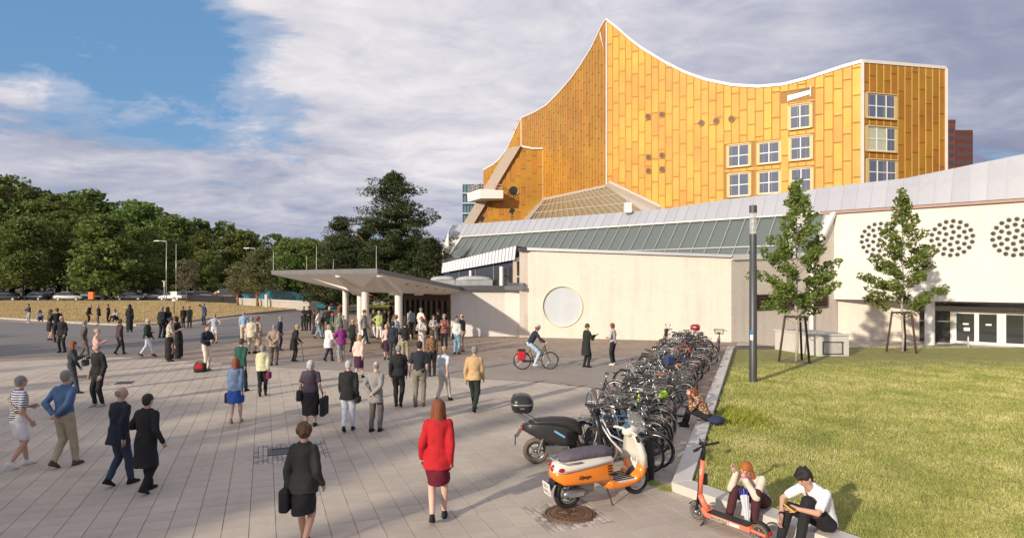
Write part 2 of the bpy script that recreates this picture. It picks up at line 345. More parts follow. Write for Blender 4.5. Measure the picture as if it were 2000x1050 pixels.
# ------------------------------------------------------------------ ground
def sstep(x, a, b): t = max(0, min(1, (x-a)/(b-a))); return t*t*(3-2*t)
def drop(x, y): return -.36*sstep(y, 31.5, 36)*sstep(x, 13, 15)
def grid_sheet(name, xs, ys, zf, mat, **kw):
    v = [(x, y, zf(x, y)) for y in ys for x in xs]; n = len(xs)
    f = [(j*n+i, j*n+i+1, (j+1)*n+i+1, (j+1)*n+i) for j in range(len(ys)-1) for i in range(n-1)]
    mb = MB(); mb.add(v, f); return mb.build(name, mat, None, True, **kw)
mEarth = M('joint_sand', (.15, .125, .10), .95, 0, .2, 8, bump=.3)
xs = [-2500, -600, -200, -100, -60, -30]+list(range(-20, 50, 1))+[60, 100, 200, 600, 2500]
ys = [-400, -100, -40]+list(range(-20, 60, 1))+[80, 120, 200, 400, 800, 2600]
grid_sheet('ground', xs, ys, lambda x, y: -.022+drop(x, y), M('distant_ground', (.12, .10, .08), .95, 0, .25, .5, bump=.2, bscale=10), kind='structure')
def sheet(name, pts, z, mat, **kw):
    mb = MB(); mb.quad(*[(p[0], p[1], z) for p in pts]); return mb.build(name, mat, None, **kw)
def pavermat(name, base, bw, bh, vr=.18, mortar=.45, rot=-21.6):
    m = bpy.data.materials.new(name); m.use_nodes = True; t = m.node_tree; b = t.nodes['Principled BSDF']; L = t.links.new
    tc = NN(t, 'ShaderNodeTexCoord'); mp = NN(t, 'ShaderNodeMapping'); mp.inputs['Rotation'].default_value = (0, 0, R(rot)); L(tc.outputs['Object'], mp.inputs[0])
    br = NN(t, 'ShaderNodeTexBrick', offset=.5); L(mp.outputs[0], br.inputs['Vector'])
    br.inputs['Color1'].default_value = (*[v*(1-vr) for v in base], 1); br.inputs['Color2'].default_value = (*[v*(1+vr) for v in base], 1); br.inputs['Mortar'].default_value = (*[v*mortar for v in base], 1)
    br.inputs['Scale'].default_value = 1; br.inputs['Mortar Size'].default_value = .006; br.inputs['Brick Width'].default_value = bw; br.inputs['Row Height'].default_value = bh
    n = NN(t, 'ShaderNodeTexNoise', i_Scale=.22, i_Detail=7.0, i_Roughness=.65); L(mp.outputs[0], n.inputs['Vector'])
    c = MIXC(t, 1.0, br.outputs[0], RAMP(t, n.outputs[0], [(.3, (.72, .72, .74)), (.7, (1.12, 1.1, 1.06))]), 'MULTIPLY')
    L(c, b.inputs['Base Color']); b.inputs['Roughness'].default_value = .85
    MATS[name] = m; return m
mPav = pavermat('small_pavers', (.37, .29, .23), .2, .1, .2, .5)
mAsph = M('worn_asphalt', (.33, .29, .25), .85, 0, .10, .7, bump=.3, bscale=150, dirt=.25)
mAsphD = M('dark_asphalt', (.20, .185, .18), .8, 0, .12, .5, bump=.3, bscale=120, dirt=.2)
plaza = sheet('plaza', [(-60, -15), (14, -15), (9.5, 5), (12.2, 34.8), (.8, 38), (-4, 38.5), (-8, 60), (-60, 60)], -.014, mEarth, kind='structure')
BND = [(-45, 19), (-21.7, 26.6), (-17.7, 28.3), (-13, 26.5), (-8.9, 25.0), (-4, 23.2), (0, 21.9), (3.8, 19.4), (5.2, 17.2)]
def bnd(x):
    for (x0, y0), (x1, y1) in zip(BND, BND[1:]):
        if x0 <= x <= x1: return y0+(y1-y0)*(x-x0)/(x1-x0)
    return 0 if x < BND[0][0] else BND[-1][1]
sheet('small_stone_paving', BND+[(13.9, 38.0), (12.2, 34.9), (.8, 38.4), (-4, 41), (-8, 62), (-60, 62), (-60, 19)], .003, mPav, kind='structure')
gp = lambda *a: [G(x, y).xy for x, y in a]
sheet('asphalt_path', gp((1409, 692), (1300, 697), (1180, 697), (1040, 700), (900, 708), (700, 700), (560, 700), (470, 712), (560, 718), (700, 724), (900, 738), (1100, 748), (1240, 768), (1330, 745)), .007, mAsph, kind='structure')
sheet('asphalt_road', gp((-500, 640), (0, 628), (160, 634), (330, 640), (450, 622), (640, 603), (700, 606), (640, 622), (560, 646), (440, 672), (250, 690), (0, 700), (-500, 720)), .011, mAsphD, kind='structure')
sheet('parking_road', [(-140, 98), (-20, 98), (-12, 70), (-4, 62), (2, 62), (2, 180), (-140, 180)], .004, M('road_asphalt', (.10, .10, .10), .85, 0, .15, .3), kind='structure')
# concrete slabs of the plaza, laid on a skewed grid
U = Vector((-.3681, .9298)); V = Vector((.9298, .3681)); SP = .352
mSlab = M('slab_concrete', (.545, .478, .405), .88, 0, .07, 9, bump=.5, bscale=170, island=.045, objrand=.03, dirt=.22, detail=8, coords='Object')
def slab_ok(x, y):
    if y < 4.8 or abs(x) > y*1.0+2.5: return False
    if y > bnd(x)+.1: return False
    k = (y-10.36)/2.59  # kerb arm 1
    if y > 10.3 and x > 2.64+.388*(y-10.36)+.22: return False
    if y <= 10.3 and x > 2.64+(10.36-y)*.667+.2: return False
    return True
# cobbled frames round the manhole and drain (in grid cells)
def cell(px, py, z=0):
    g = G(px, py).xy; return (g.dot(U)-9.61)/SP, (g.dot(V)+.198)/SP
PATCH = []
for px, py, du, dv in ((1113, 1002, 1.55, 1.55), (552, 880, 2.0, 2.0), (243, 747, 1.5, 1.6), (163, 735, 1.5, 1.5)):
    cu, cv = cell(px, py); a0, b0 = round(cu-du), round(cv-dv); PATCH.append((a0, a0+round(2*du), b0, b0+round(2*dv)))
cells = []
for i in range(-18, 90):
    for j in range(-150, 70):
        g = U*(9.61+i*SP+SP/2)+V*(-.198+j*SP+SP/2)
        if slab_ok(g.x, g.y) and not any(a0 <= i < a1 and b0 <= j < b1 for a0, a1, b0, b1 in PATCH): cells.append((g.y+abs(g.x)*.15, g, i, j))
cells.sort(key=lambda c: c[0])
vis = [c for c in cells if abs(c[1].x) < c[1].y*.82 and c[1].y > 8.2]
near = set(id(c) for c in vis[:300])
def slab_geo(mb, o, ux, vx, w=SP/2-.0035, h=.014, ch=.004):
    o = Vector((o[0], o[1], 0)); ux = Vector((*ux, 0)); vx = Vector((*vx, 0)); k = Vector((0, 0, 1))
    a = [(-1, -1), (1, -1), (1, 1), (-1, 1)]
    top = [o+vx*p*(w-ch)+ux*q*(w-ch) for p, q in a]; mid = [o+vx*p*w+ux*q*w-k*ch for p, q in a]; bot = [o+vx*p*w+ux*q*w-k*h for p, q in a]
    mb.add(top+mid+bot, [(0, 1, 2, 3)]+[(i+4, (i+1) % 4+4, (i+1) % 4, i) for i in range(4)]+[(i+8, (i+1) % 4+8, (i+1) % 4+4, i+4) for i in range(4)])
one = MB(); slab_geo(one, (0, 0), (0, 1), (1, 0)); slab_me = one.mesh('paving_slab', mSlab)
def slab_dirt():
    t = mSlab.node_tree; L = t.links.new; b = t.nodes['Principled BSDF']; src = b.inputs['Base Color'].links[0].from_socket; g = NN(t, 'ShaderNodeNewGeometry')
    a = NN(t, 'ShaderNodeTexNoise', i_Scale=.33, i_Detail=9.0, i_Roughness=.72, i_Distortion=.4); L(g.outputs['Position'], a.inputs['Vector'])
    v = NN(t, 'ShaderNodeTexVoronoi', i_Scale=3.1); L(g.outputs['Position'], v.inputs['Vector']); v2 = NN(t, 'ShaderNodeTexNoise', i_Scale=1.1, i_Detail=4.0); L(g.outputs['Position'], v2.inputs['Vector'])
    spots = MATH(t, 'MULTIPLY', MATH(t, 'LESS_THAN', v.outputs['Distance'], .055), MATH(t, 'GREATER_THAN', v2.outputs[0], .52))
    c = MIXC(t, 1.0, src, RAMP(t, a.outputs[0], [(.30, (.74, .73, .72)), (.5, (.95, .94, .93)), (.7, (1.1, 1.09, 1.07))]), 'MULTIPLY')
    c = MIXC(t, MATH(t, 'MULTIPLY', spots, .4), c, (.14, .12, .11)); L(c, b.inputs['Base Color'])
slab_dirt()
rest = MB(); az = math.atan2(V.y, V.x)
for c in cells:
    _, g, i, j = c; rr = random.Random(i*991+j)
    if id(c) in near: link('paving_slab', slab_me, plaza, (g.x, g.y, rr.uniform(-.0015, .0015)), (rr.gauss(0, .0015), rr.gauss(0, .0015), az))
    else: slab_geo(rest, g, U, V)
rest.build('paving_slabs', mSlab, plaza, kind='stuff')
# granite setts in the patches
mSett = M('granite_sett', (.42, .37, .33), .8, 0, .15, 12, bump=.4, bscale=80, island=.36)
def setts(a0, a1, b0, b1, hole, name):
    mb = MB(); n = 4
    for i in range((a1-a0)*n):
        for j in range((b1-b0)*n):
            s = SP/n; rr = random.Random(i*77+j)
            g = U*(9.61+a0*SP+(i+.5)*s)+V*(-.198+b0*SP+(j+.5)*s)
            if hole(g): continue
            e = rr.uniform(-.004, .004); ux, vx = Vector((*U, 0)), Vector((*V, 0)); w = s/2-.003
            slab_geo(mb, g+Vector((rr.uniform(-.003, .003), rr.uniform(-.003, .003))), U, V, w*rr.uniform(.88, 1), .016, .008)
    mb.build(name, mSett, plaza, kind='stuff')
mh = G(1113, 1002).xy; mh2 = G(163, 735).xy; dr = G(552, 880).xy; dr2 = G(243, 747).xy
setts(*PATCH[0], lambda g: (g-mh).length < .40, 'setts'); setts(*PATCH[1], lambda g: abs((g-dr).dot(V)) < .25 and abs((g-dr).dot(U)) < .25, 'setts')
setts(*PATCH[2], lambda g: abs((g-dr2).dot(V)) < .25 and abs((g-dr2).dot(U)) < .25, 'setts'); setts(*PATCH[3], lambda g: (g-mh2).length < .40, 'setts')
mIron = M('rusty_iron', (.21, .125, .085), .55, .35, .25, 14, bump=.5, bscale=60)
def manhole(p, label):
    t = thing('manhole_cover', label, 'manhole cover', (p.x, p.y, 0), .3)
    mb = MB(); mb.lathe([(.0, -.004), (.30, -.004)], n=48); mb.lathe([(.36, .004), (.372, .008), (.385, .004), (.39, -.01)], n=48); mb.lathe([(.35, -.008), (.36, .004)], n=48)
    mb.build('frame', mIron, t, True)
    mb = MB(); mb.lathe([(0, .002), (.195, .002), (.20, .006), (.215, .006), (.22, .001), (.30, .001), (.31, .007), (.335, .007), (.345, -.006)], n=48)
    for k in range(28):
        a = 2*math.pi*k/28; mb.box((.26*math.cos(a), .26*math.sin(a), .004), (.045, .022, .008), a)
    for k in range(56):
        a = 2*math.pi*k/56; mb.box((.322*math.cos(a), .322*math.sin(a), .009), (.012, .018, .006), a)
    for k in range(6):  # raised spokes in the centre
        a = math.pi*k/6; mb.box((0, 0, .0045), (.34, .010, .008), a)
    for s_ in (-1, 1):
        mb.tube([(s_*.03, .02, .006), (s_*.10, .06, .007), (s_*.13, .10, .006), (s_*.08, .13, .006), (s_*.03, .08, .006)], .007, 5)
    mb.build('lid', mIron, t); return t
manhole(mh, 'rust brown round manhole cover with raised emblem in front of the orange scooter')
manhole(mh2, 'small round manhole cover set in cobbles at the left of the plaza')
link('lettering', text_mesh('letters', 'BERLIN', .062, mIron, .003), bpy.data.objects['manhole_cover'], (0, -.115, .005), (0, 0, 0))
def drain(p, label):
    t = thing('drain_grate', label, 'drain', (p.x, p.y, 0), az)
    mb = MB(); w = .245
    for a, b in (((-w, -w), (w, -w)), ((w, -w), (w, w)), ((w, w), (-w, w)), ((-w, w), (-w, -w))): mb.bar((*a, -.004), (*b, -.004), .035, .02)
    mb.build('frame', mZincD, t)
    mb = MB(); mb.box((0, 0, -.0125), (.46, .46, .002)); mb.build('pit', mDark, t)
    for k in range(9): MB().bar((-.21+k*.0525, -.22, -.005), (-.21+k*.0525, .22, -.005), .022, .013).build('bar', mZincD, t)
drain(dr, 'black slotted drain grate in a cobbled square behind the suited woman'); drain(dr2, 'slotted drain grate near the man in the black sweater')
# ------------------------------------------------------------------ kerb wall and lawn
K0, D1, D2 = Vector((2.64, 10.36)), Vector((.362, .932)), Vector((.55, -.835))
mKerb = M('kerb_stone', (.62, .58, .53), .85, 0, .08, 5, bump=.25, bscale=70, dirt=.22, objrand=.04)
kerb = thing('kerb_wall', 'low pale concrete kerb wall round the raised lawn, people sit on it', 'kerb', (2.64, 10.36, 0))
def strip_blocks(parent, A, B, Ain, Bin, n, z0, z1, name='kerb_block', mat=None, gap=.006):
    A, B, Ain, Bin = [Vector(p) for p in (A, B, Ain, Bin)]
    base = Vector(parent.location)
    for i in range(n):
        a, b = i/n, (i+1)/n; L = (B-A).length; ga, gb = a+gap/L, b-gap/L
        q = [A.lerp(B, ga), A.lerp(B, gb), Ain.lerp(Bin, gb), Ain.lerp(Bin, ga)]
        mb = MB(); c = .008
        cen = sum(q, Vector((0, 0)))/4
        rg = [[Vector((*p, z0)) for p in q], [Vector((*p, z1-c)) for p in q], [Vector((*(p+(cen-p).normalized()*c), z1)) for p in q]]
        rg = [[v-base for v in r_] for r_ in rg]
        mb.loft(rg); mb.build(name, mat or mKerb, parent)
Kin = Vector((3.01, 10.47))
strip_blocks(kerb, K0, K0+D1*22.6, Kin, Kin+D1*22.2, 19, -.02, .145)
strip_blocks(kerb, K0, K0+D2*9.0, Kin, Kin+D2*8.9, 8, -.02, .145)
def lawnz(x, y): return .085-.17*sstep(y, 13, 34)+.018*noise.noise(Vector((x*.8, y*.8, 0)))+.012*noise.noise(Vector((x*3, y*3, 1)))
A = Kin; far = K0+D1*22.0+Vector((.38, -.1))
def in_lawn(x, y):
    p = Vector((x, y))-Kin
    if p.x*D1.y-p.y*D1.x < .03: return False           # right of arm 1
    if (p.x*D2.y-p.y*D2.x) > -.03 and y < Kin.y: return False
    if y > 33.2-(x-12)*.02 and x < 40: return False
    if 13.1 < x < 15.5 and 28.3 < y < 31.7 and (x-13.2) > -(y-31.4)*.26-.1 and x < 15.45-(y-28.6)*.24: return False
    if x < 13.4 and y > 30.5+(x-11)*.5: return False
    return x < 44
mLawn = M('lawn_soil', (.24, .235, .075), .95, 0, .3, 2.2, bump=.6, bscale=35)
pts = [Kin, Kin+D1*22.0]
lx = np.arange(2.6, 44, .55); ly = np.arange(.5, 33.6, .55); vi = {}; mb = MB()
for y in ly:
    for x in lx:
        if in_lawn(x+.275, y+.275):
            q = []
            for xx, yy in ((x, y), (x+.55, y), (x+.55, y+.55), (x, y+.55)):
                k = (round(xx*100), round(yy*100))
                if k not in vi:
                    # pull border vertices onto the kerb's inner edge
                    p = Vector((xx, yy)); d = (p-Kin); s_ = d.x*D1.y-d.y*D1.x
                    if yy >= Kin.y-.3 and s_ < .0: p = p+Vector((D1.y, -D1.x))*(-s_)
                    vi[k] = len(mb.v); mb.v.append((p.x, p.y, lawnz(p.x, p.y)))
                q.append(vi[k])
            mb.f.append(tuple(q)); mb.m.append(0)
mb.build('lawn', mLawn, None, True, kind='structure')
# soil under the lawn out to the kerb edges
sheet('lawn_bed', [tuple(Kin), tuple(Kin+D1*22.2), (40, 33), (40, -2), tuple(Kin+D2*8.8)], -.004, mLawn, kind='structure')
def grass_mat(name, cols):
    m = bpy.data.materials.new(name); m.use_nodes = True; t = m.node_tree; b = t.nodes['Principled BSDF']; L = t.links.new; b.inputs['Roughness'].default_value = .7; b.inputs['Specular IOR Level'].default_value = .2
    g = NN(t, 'ShaderNodeNewGeometry'); n = NN(t, 'ShaderNodeTexNoise', i_Scale=.62, i_Detail=9.0, i_Roughness=.74, i_Distortion=.6); L(g.outputs['Position'], n.inputs['Vector'])
    sp = NN(t, 'ShaderNodeSeparateXYZ'); L(g.outputs['Position'], sp.inputs[0])
    f = MATH(t, 'ADD', MATH(t, 'MULTIPLY', g.outputs['Random Per Island'], .34), MATH(t, 'SUBTRACT', MATH(t, 'MULTIPLY', n.outputs[0], 1.5), .36))
    L(RAMP(t, f, [(.2, cols[0]), (.5, cols[1]), (.72, cols[2]), (.9, cols[3])]), b.inputs['Base Color'])
    tr = NN(t, 'ShaderNodeBsdfTranslucent'); L(b.inputs['Base Color'].links[0].from_socket, tr.inputs[0]); mx = NN(t, 'ShaderNodeMixShader'); mx.inputs[0].default_value = .3
    L(b.outputs[0], mx.inputs[1]); L(tr.outputs[0], mx.inputs[2]); L(mx.outputs[0], t.nodes['Material Output'].inputs[0]); MATS[name] = m; return m
mGrass = grass_mat('grass_blades', ((.20, .28, .06), (.46, .48, .13), (.68, .63, .26), (.82, .74, .42)))
def blades(name, pts, hmin, hmax, wid, mat, **kw):
    n = len(pts); a = rng.uniform(0, 2*np.pi, n); h = rng.uniform(hmin, hmax, n); lean = rng.uniform(.2, 1.5, n)*h; w = wid*rng.uniform(.6, 1.3, n)
    dx, dy = np.cos(a), np.sin(a); b = rng.uniform(0, 2*np.pi, n)
    v = np.zeros((n, 3, 3)); v[:, 0] = pts; v[:, 1] = pts; v[:, 2] = pts
    v[:, 0, 0] -= dx*w/2; v[:, 0, 1] -= dy*w/2; v[:, 1, 0] += dx*w/2; v[:, 1, 1] += dy*w/2
    v[:, 2, 0] += np.cos(b)*lean; v[:, 2, 1] += np.sin(b)*lean; v[:, 2, 2] += h; v[:, :2, 2] -= .01
    me = np_mesh(name, v.reshape(-1, 3), np.arange(3*n).reshape(n, 3), mat, 3); return link(name, me, None, kind='stuff', **kw)
def scatter_lawn(n):
    # density falls with distance so that blades keep their size in the view
    yy = 6.5*np.exp(rng.uniform(0, np.log(33.5/6.5), n)); xx = rng.uniform(0, 1, n)*(yy*.95)+.9
    ok = np.array([in_lawn(x-.02, y) for x, y in zip(xx, yy)]); xx, yy = xx[ok], yy[ok]
    zz = np.array([lawnz(x, y) for x, y in zip(xx, yy)]); return np.stack([xx, yy, zz], 1)
gp_ = scatter_lawn(470000)
soilc = [Vector((12.1, 26.6)), Vector((18.85, 30.2))]
keep = np.ones(len(gp_), bool)
for c in soilc: keep &= ((gp_[:, 0]-c.x)**2+((gp_[:, 1]-c.y))**2 > (.95+.25*rng.uniform(-1, 1, len(gp_)))**2)
gp_ = gp_[keep]
split = gp_[:, 1]+rng.normal(0, 3.2, len(gp_)) < 16
blades('lawn_grass', gp_[split], .018, .05, .014, mGrass, label='sunlit yellow green grass blades on the near lawn', cat='grass')
blades('lawn_grass_far', gp_[~split], .025, .07, .024, mGrass, label='sunlit yellow green grass on the far lawn', cat='grass')
bpy.data.objects['lawn_grass_far'].name = 'distant_grass'
mSoil = M('bare_soil', (.20, .145, .10), .95, 0, .2, 8, bump=.8, bscale=20)
for c in soilc:
    mb = MB(); rgs = []
    for r_, z in ((1.05, -.02), (.8, .03), (.4, .06), (.05, .07)): rgs.append([(c.x+r_*math.cos(a/24*2*math.pi)*(1+.1*noise.noise(Vector((a*.7, c.x, r_)))), c.y+r_*math.sin(a/24*2*math.pi), lawnz(c.x, c.y)+z) for a in range(24)])
    mb.loft(rgs); mb.build('soil_patch', mSoil, None, True, kind='structure')
# yellow flowering weed on the lawn and weeds by the bin
mYel = leafmat('yellow_green_leaf', ((.22, .28, .05), (.38, .42, .07), (.66, .58, .09)), .3)
c = G(1437, 815, .08); n = 1500; rr = rng.normal(0, 1, (n, 2))*np.array([.36, .5]); p = np.stack([c.x+rr[:, 0], c.y+rr[:, 1], np.full(n, .1)], 1)
o = blades('flowering_weed', p[(p[:, 0] > 2.75+.388*(p[:, 1]-10.4)+.5)], .06, .17, .03, mYel, label='clump of yellow flowering weeds on the lawn beside the kerb', cat='plant')
for px, py in ((1278, 945), (1302, 955)):
    c = G(px, py); n = 160; rr = rng.normal(0, .07, (n, 2)); blades('kerb_weed', np.stack([c.x+rr[:, 0], c.y+rr[:, 1], np.zeros(n)], 1), .03, .08, .015, mYel, label='small weeds growing in the paving between the bin and the kerb corner', cat='plant', group='weeds by the kerb corner')
# ------------------------------------------------------------------ dry field, its kerb
mField = M('dry_field', (.50, .38, .20), .95, 0, .22, .35, bump=.5, bscale=4, dirt=.5, stretch=(1, 3, 1))
fk = gp((-500, 630), (-150, 624), (0, 622), (100, 628), (200, 634), (270, 636), (330, 633), (400, 624), (500, 612), (600, 602), (640, 598))
fld = [tuple(p) for p in fk]+[tuple(G(600, 590).xy), (-38, 92), (-38, 101), (-130, 101)]
sheet('dry_grass_field', fld, .09, mField, kind='structure')
fkb = thing('field_kerb', 'grey stone kerb curving along the dry grass field', 'kerb', (fk[4].x, fk[4].y, 0)); mb = MB()
for a, b in zip(fk, fk[1:]): mb.bar((a.x-fk[4].x, a.y-fk[4].y, .06), (b.x-fk[4].x, b.y-fk[4].y, .06), .35, .14)
mb.build('kerb_line', mConc, fkb)
n = 120000; yy = rng.uniform(50, 98, n); xx = -rng.uniform(.1, .88, n)*yy
def in_poly(xs_, ys_, poly):
    r_ = np.zeros(len(xs_), bool); j = len(poly)-1
    for i in range(len(poly)):
        xi, yi = poly[i]; xj, yj = poly[j]
        c = ((yi > ys_) != (yj > ys_)) & (xs_ < (xj-xi)*(ys_-yi)/(yj-yi+1e-9)+xi); r_ ^= c; j = i
    return r_
ok = in_poly(xx, yy, fld); mDry = grass_mat('dry_blades', ((.26, .23, .09), (.50, .38, .18), (.62, .49, .26), (.70, .57, .33)))
blades('dry_grass', np.stack([xx[ok], yy[ok], np.full(ok.sum(), .09)], 1), .05, .12, .07, mDry, label='pale dry grass of the field beyond the plaza', cat='grass')
# ================================================================== concert hall
class Wall:
    """a vertical wall standing on the plan line A -> B"""
    def __init__(s, A, B): s.A = Vector(A); s.B = Vector(B); s.d = (s.B-s.A).normalized(); s.L = (s.B-s.A).length; s.n = Vector((s.d.y, -s.d.x)); s.rz = math.atan2(s.d.y, s.d.x)
    def s_of(s, px): k = (px-1000)/F; return (k*s.A.y-s.A.x)/(s.d.x-k*s.d.y)
    def at(s, t, z=0, off=0): p = s.A+s.d*t+s.n*off; return Vector((p.x, p.y, z))
    def hit(s, px, py): t = s.s_of(px); Y = s.A.y+s.d.y*t; return t, HC-(py-YH)/F*Y
def interp(pts, x):
    if x <= pts[0][0]: return pts[0][1]
    for (a, b), (c, d) in zip(pts, pts[1:]):
        if x <= c: return b+(d-b)*(x-a)/(c-a)
    return pts[-1][1]
hall = thing('concert_hall', 'tall golden tent shaped concert hall with a sweeping curved roofline', 'concert hall', (20, 62, 0))
HB = Vector(hall.location)
CA, CB = Vector((10.6, 70.0)), Vector((31.3, 56.0)); CL = Vector((1.4, 95.4)); CE = Vector((40.4, 58.3)); C3 = Vector((-4.6, 100.5))
wr, wl, we, w3 = Wall(CA, CB), Wall(CL, CA), Wall(CB, CE), Wall(C3, CL)
wb = Wall((-7.2, 87.4), (4.3, 87.4))
def curve(w, px): return sorted((w.s_of(x), w.hit(x, y)[1]) for x, y in px)
cr = curve(wr, [(1185, 40), (1210, 60), (1230, 78), (1255, 97), (1300, 124), (1340, 144), (1380, 158), (1430, 168), (1480, 171), (1530, 167), (1580, 154), (1640, 134), (1682, 122)])
cl = curve(wl, [(1183, 40), (1176, 52), (1156, 94), (1136, 126), (1116, 154), (1092, 182), (1068, 206), (1044, 220), (1019, 231)])
ce = curve(we, [(1685, 122), (1848, 135)])
c3 = curve(w3, [(1018, 231), (1005, 261), (991, 291), (978, 309), (965, 321), (946, 332)])
cb = [(0, 20.0), (wb.s_of(990), wb.hit(990, 290)[1]), (wb.s_of(1018), wb.hit(1018, 289)[1]), (wb.L, wb.hit(1060, 292)[1])]
def smooth_curve(c, w, n):
    return [(w.L*i/n, interp(c, w.L*i/n)) for i in range(n+1)]
def wall_strip(w, c, n, z0, mat, name, off=0, parent=hall):
    mb = MB(); sc = smooth_curve(c, w, n)
    for (a, za), (b, zb) in zip(sc, sc[1:]): mb.quad(w.at(a, z0, off)-HB, w.at(b, z0, off)-HB, w.at(b, zb, off)-HB, w.at(a, za, off)-HB)
    return mb.build(name, mat, parent)
for w, c, n in ((wr, cr, 48), (wl, cl, 48), (we, ce, 2), (w3, c3, 20)): wall_strip(w, c, n, 0, mSeamDark, 'wall')
# the nearer wing on the left, cut by a sloping edge
xl = lambda z: wb.s_of(926+(437-545+0)*0)  # unused helper kept simple
bl = [wb.hit(912, 437), wb.hit(990, 290), wb.hit(1018, 287), wb.hit(1060, 292)]
mb = MB(); mb.quad(*[wb.at(t, z)-HB for t, z in [(bl[0][0], 0), (wb.L, 0), (wb.L, bl[3][1]), (bl[2][0], bl[2][1]), (bl[1][0], bl[1][1]), (bl[0][0], bl[0][1])]]); mb.build('wing_wall', mSeamDark, hall)
mb = MB(); mb.quad(*[v-HB for v in (wb.at(bl[1][0], bl[1][1]), wb.at(bl[2][0], bl[2][1]), wb.at(wb.L, bl[3][1]), wl.at(wl.s_of(1060), 19.5), Vector((1.5, 96, 21.5)))]); mb.build('wing_roof', mConc, hall)
# roof, rear walls
mRoof = M('roof_membrane', (.55, .53, .50), .8, 0, .1, 1)
mb = MB(); back = Vector((30, 100, 18)); lows = Vector((20, 85, 17))
for w, c, n in ((wr, cr, 48), (wl, cl, 48), (we, ce, 4)):
    sc = smooth_curve(c, w, n)
    for (a, za), (b, zb) in zip(sc, sc[1:]): mb.quad(w.at(a, za-.1)-HB, w.at(b, zb-.1)-HB, lows-HB)
ez, lz = ce[-1][1], cl[0][1]
mb.quad(Vector((CE.x, CE.y, ez-.1))-HB, back-HB, lows-HB); mb.quad(back-HB, Vector((CL.x, CL.y, lz-.1))-HB, lows-HB)
mb.quad(*[v-HB for v in (Vector((CE.x, CE.y, 0)), Vector((30, 100, 0)), back, Vector((CE.x, CE.y, ez-.1)))]); mb.quad(*[v-HB for v in (Vector((30, 100, 0)), Vector((CL.x, CL.y, 0)), Vector((CL.x, CL.y, lz-.1)), back)])
mb.quad(*[v-HB for v in (Vector((C3.x, C3.y, 0)), Vector((CL.x+2, CL.y+6, 0)), Vector((CL.x+2, CL.y+6, 20)), Vector((C3.x, C3.y, 18)))])
mb.build('roof', mRoof, hall)
# roof edge caps
mCap = M('roof_edge_cap', (.78, .72, .66), .5, .1, .06, 2)
def cap(w, c, n, h, dep, off=.12):
    sc = smooth_curve(c, w, n); mb = MB(); rg = []
    for t, z in sc: rg.append([w.at(t, z-.05, off)-HB, w.at(t, z+h, off)-HB, w.at(t, z+h, off-dep)-HB, w.at(t, z-.05, off-dep)-HB])
    mb.loft(rg); mb.build('roof_edge', mCap, hall)
cap(wr, cr, 48, .22, .9); cap(wl, cl, 48, .16, .6); cap(we, ce, 2, .24, .9); cap(w3, c3, 20, .14, .5)
# windows
WIN = {id(wr): [], id(we): []}
def zrect(w, x0, x1, y0, y1):
    xm = (x0+x1)/2; return w.s_of(x0), w.s_of(x1), w.hit(xm, y1)[1], w.hit(xm, y0)[1]
for x0, x1, y0, y1 in ((1422, 1465, 282, 326), (1481, 1524, 277, 320), (1423, 1465, 338, 384), (1481, 1524, 334, 379), (1542, 1584, 204, 252), (1543, 1585, 266, 313), (1544, 1586, 328, 376)): WIN[id(wr)].append(zrect(wr, x0, x1, y0, y1))
for x0, x1, y0, y1 in ((1691, 1748, 184, 233), (1692, 1749, 248, 297), (1693, 1750, 312, 362)): WIN[id(we)].append(zrect(we, x0, x1, y0, y1))
SLOT = zrect(wr, 1538, 1583, 180, 195)
mPaneR = glassmat('reflecting_pane', (.10, .12, .16), .04, spec=1.0); mPaneR.node_tree.nodes['Principled BSDF'].inputs['Metallic'].default_value = .35
mPaneR.node_tree.nodes['Principled BSDF'].inputs['Base Color'].default_value = (.16, .19, .26, 1)
mCurt = M('curtain', (.45, .47, .36), .9, 0, .25, 3, stretch=(6, 6, .3))
def window(w, r_, cols, rows, parent=hall, deep=.0, curtain=False):
    s0, s1, z0, z1 = r_; f = thing('window', None, None, tuple(w.at(s0, z0, 0)-HB), w.rz); bpy.data.objects.remove(f)
    org = w.at(s0, z0, 0)-HB; W_, H_ = s1-s0, z1-z0
    fr = MB(); y = -.07; fw = .055   # local y- is outwards
    for a, b in (((0, 0), (W_, 0)), ((0, H_), (W_, H_)), ((0, 0), (0, H_)), ((W_, 0), (W_, H_))): fr.bar((a[0], y, a[1]), (b[0], y, b[1]), .30, .12, up=(0, 1, 0)) if 0 else fr.bar((a[0], y, a[1]), (b[0], y, b[1]), fw*2 if a[0] == b[0] else .30, .30 if a[0] == b[0] else fw*2)
    o = link('window', fr.mesh('window_frame', M('window_surround', (.62, .45, .20), .5, 0, .08, 3)), parent, org, (0, 0, w.rz))
    mb = MB()
    for i in range(1, cols): mb.box((W_*i/cols, -.09, H_/2), (.085, .05, H_-.1))
    for j in range(1, rows): mb.box((W_/2, -.085, H_*j/rows), (W_-.1, .05, .085))
    for a in (.11, W_-.11): mb.box((a, -.08, H_/2), (.07, .05, H_-.2))
    for a in (.11, H_-.11): mb.box((W_/2, -.075, a), (W_-.2, .05, .07))
    link('sash_bars', mb.mesh('sash_bars', mWhite), o)
    for i in range(cols):
        for j in range(rows):
            a0, a1 = W_*i/cols+.05, W_*(i+1)/cols-.05; b0, b1 = H_*j/rows+.05, H_*(j+1)/rows-.05; e = random.uniform(-.012, .012)
            link('pane', MB().quad((a0, -.055-e, b0), (a1, -.055+e, b0), (a1, -.055+e, b1), (a0, -.055-e, b1)).mesh('pane', mPaneR if not curtain or (i, j) not in ((0, 0), (1, 0), (0, 1), (1, 1)) else mCurt), o)
    return o
for r_ in WIN[id(wr)]: window(wr, r_, 2, 2)
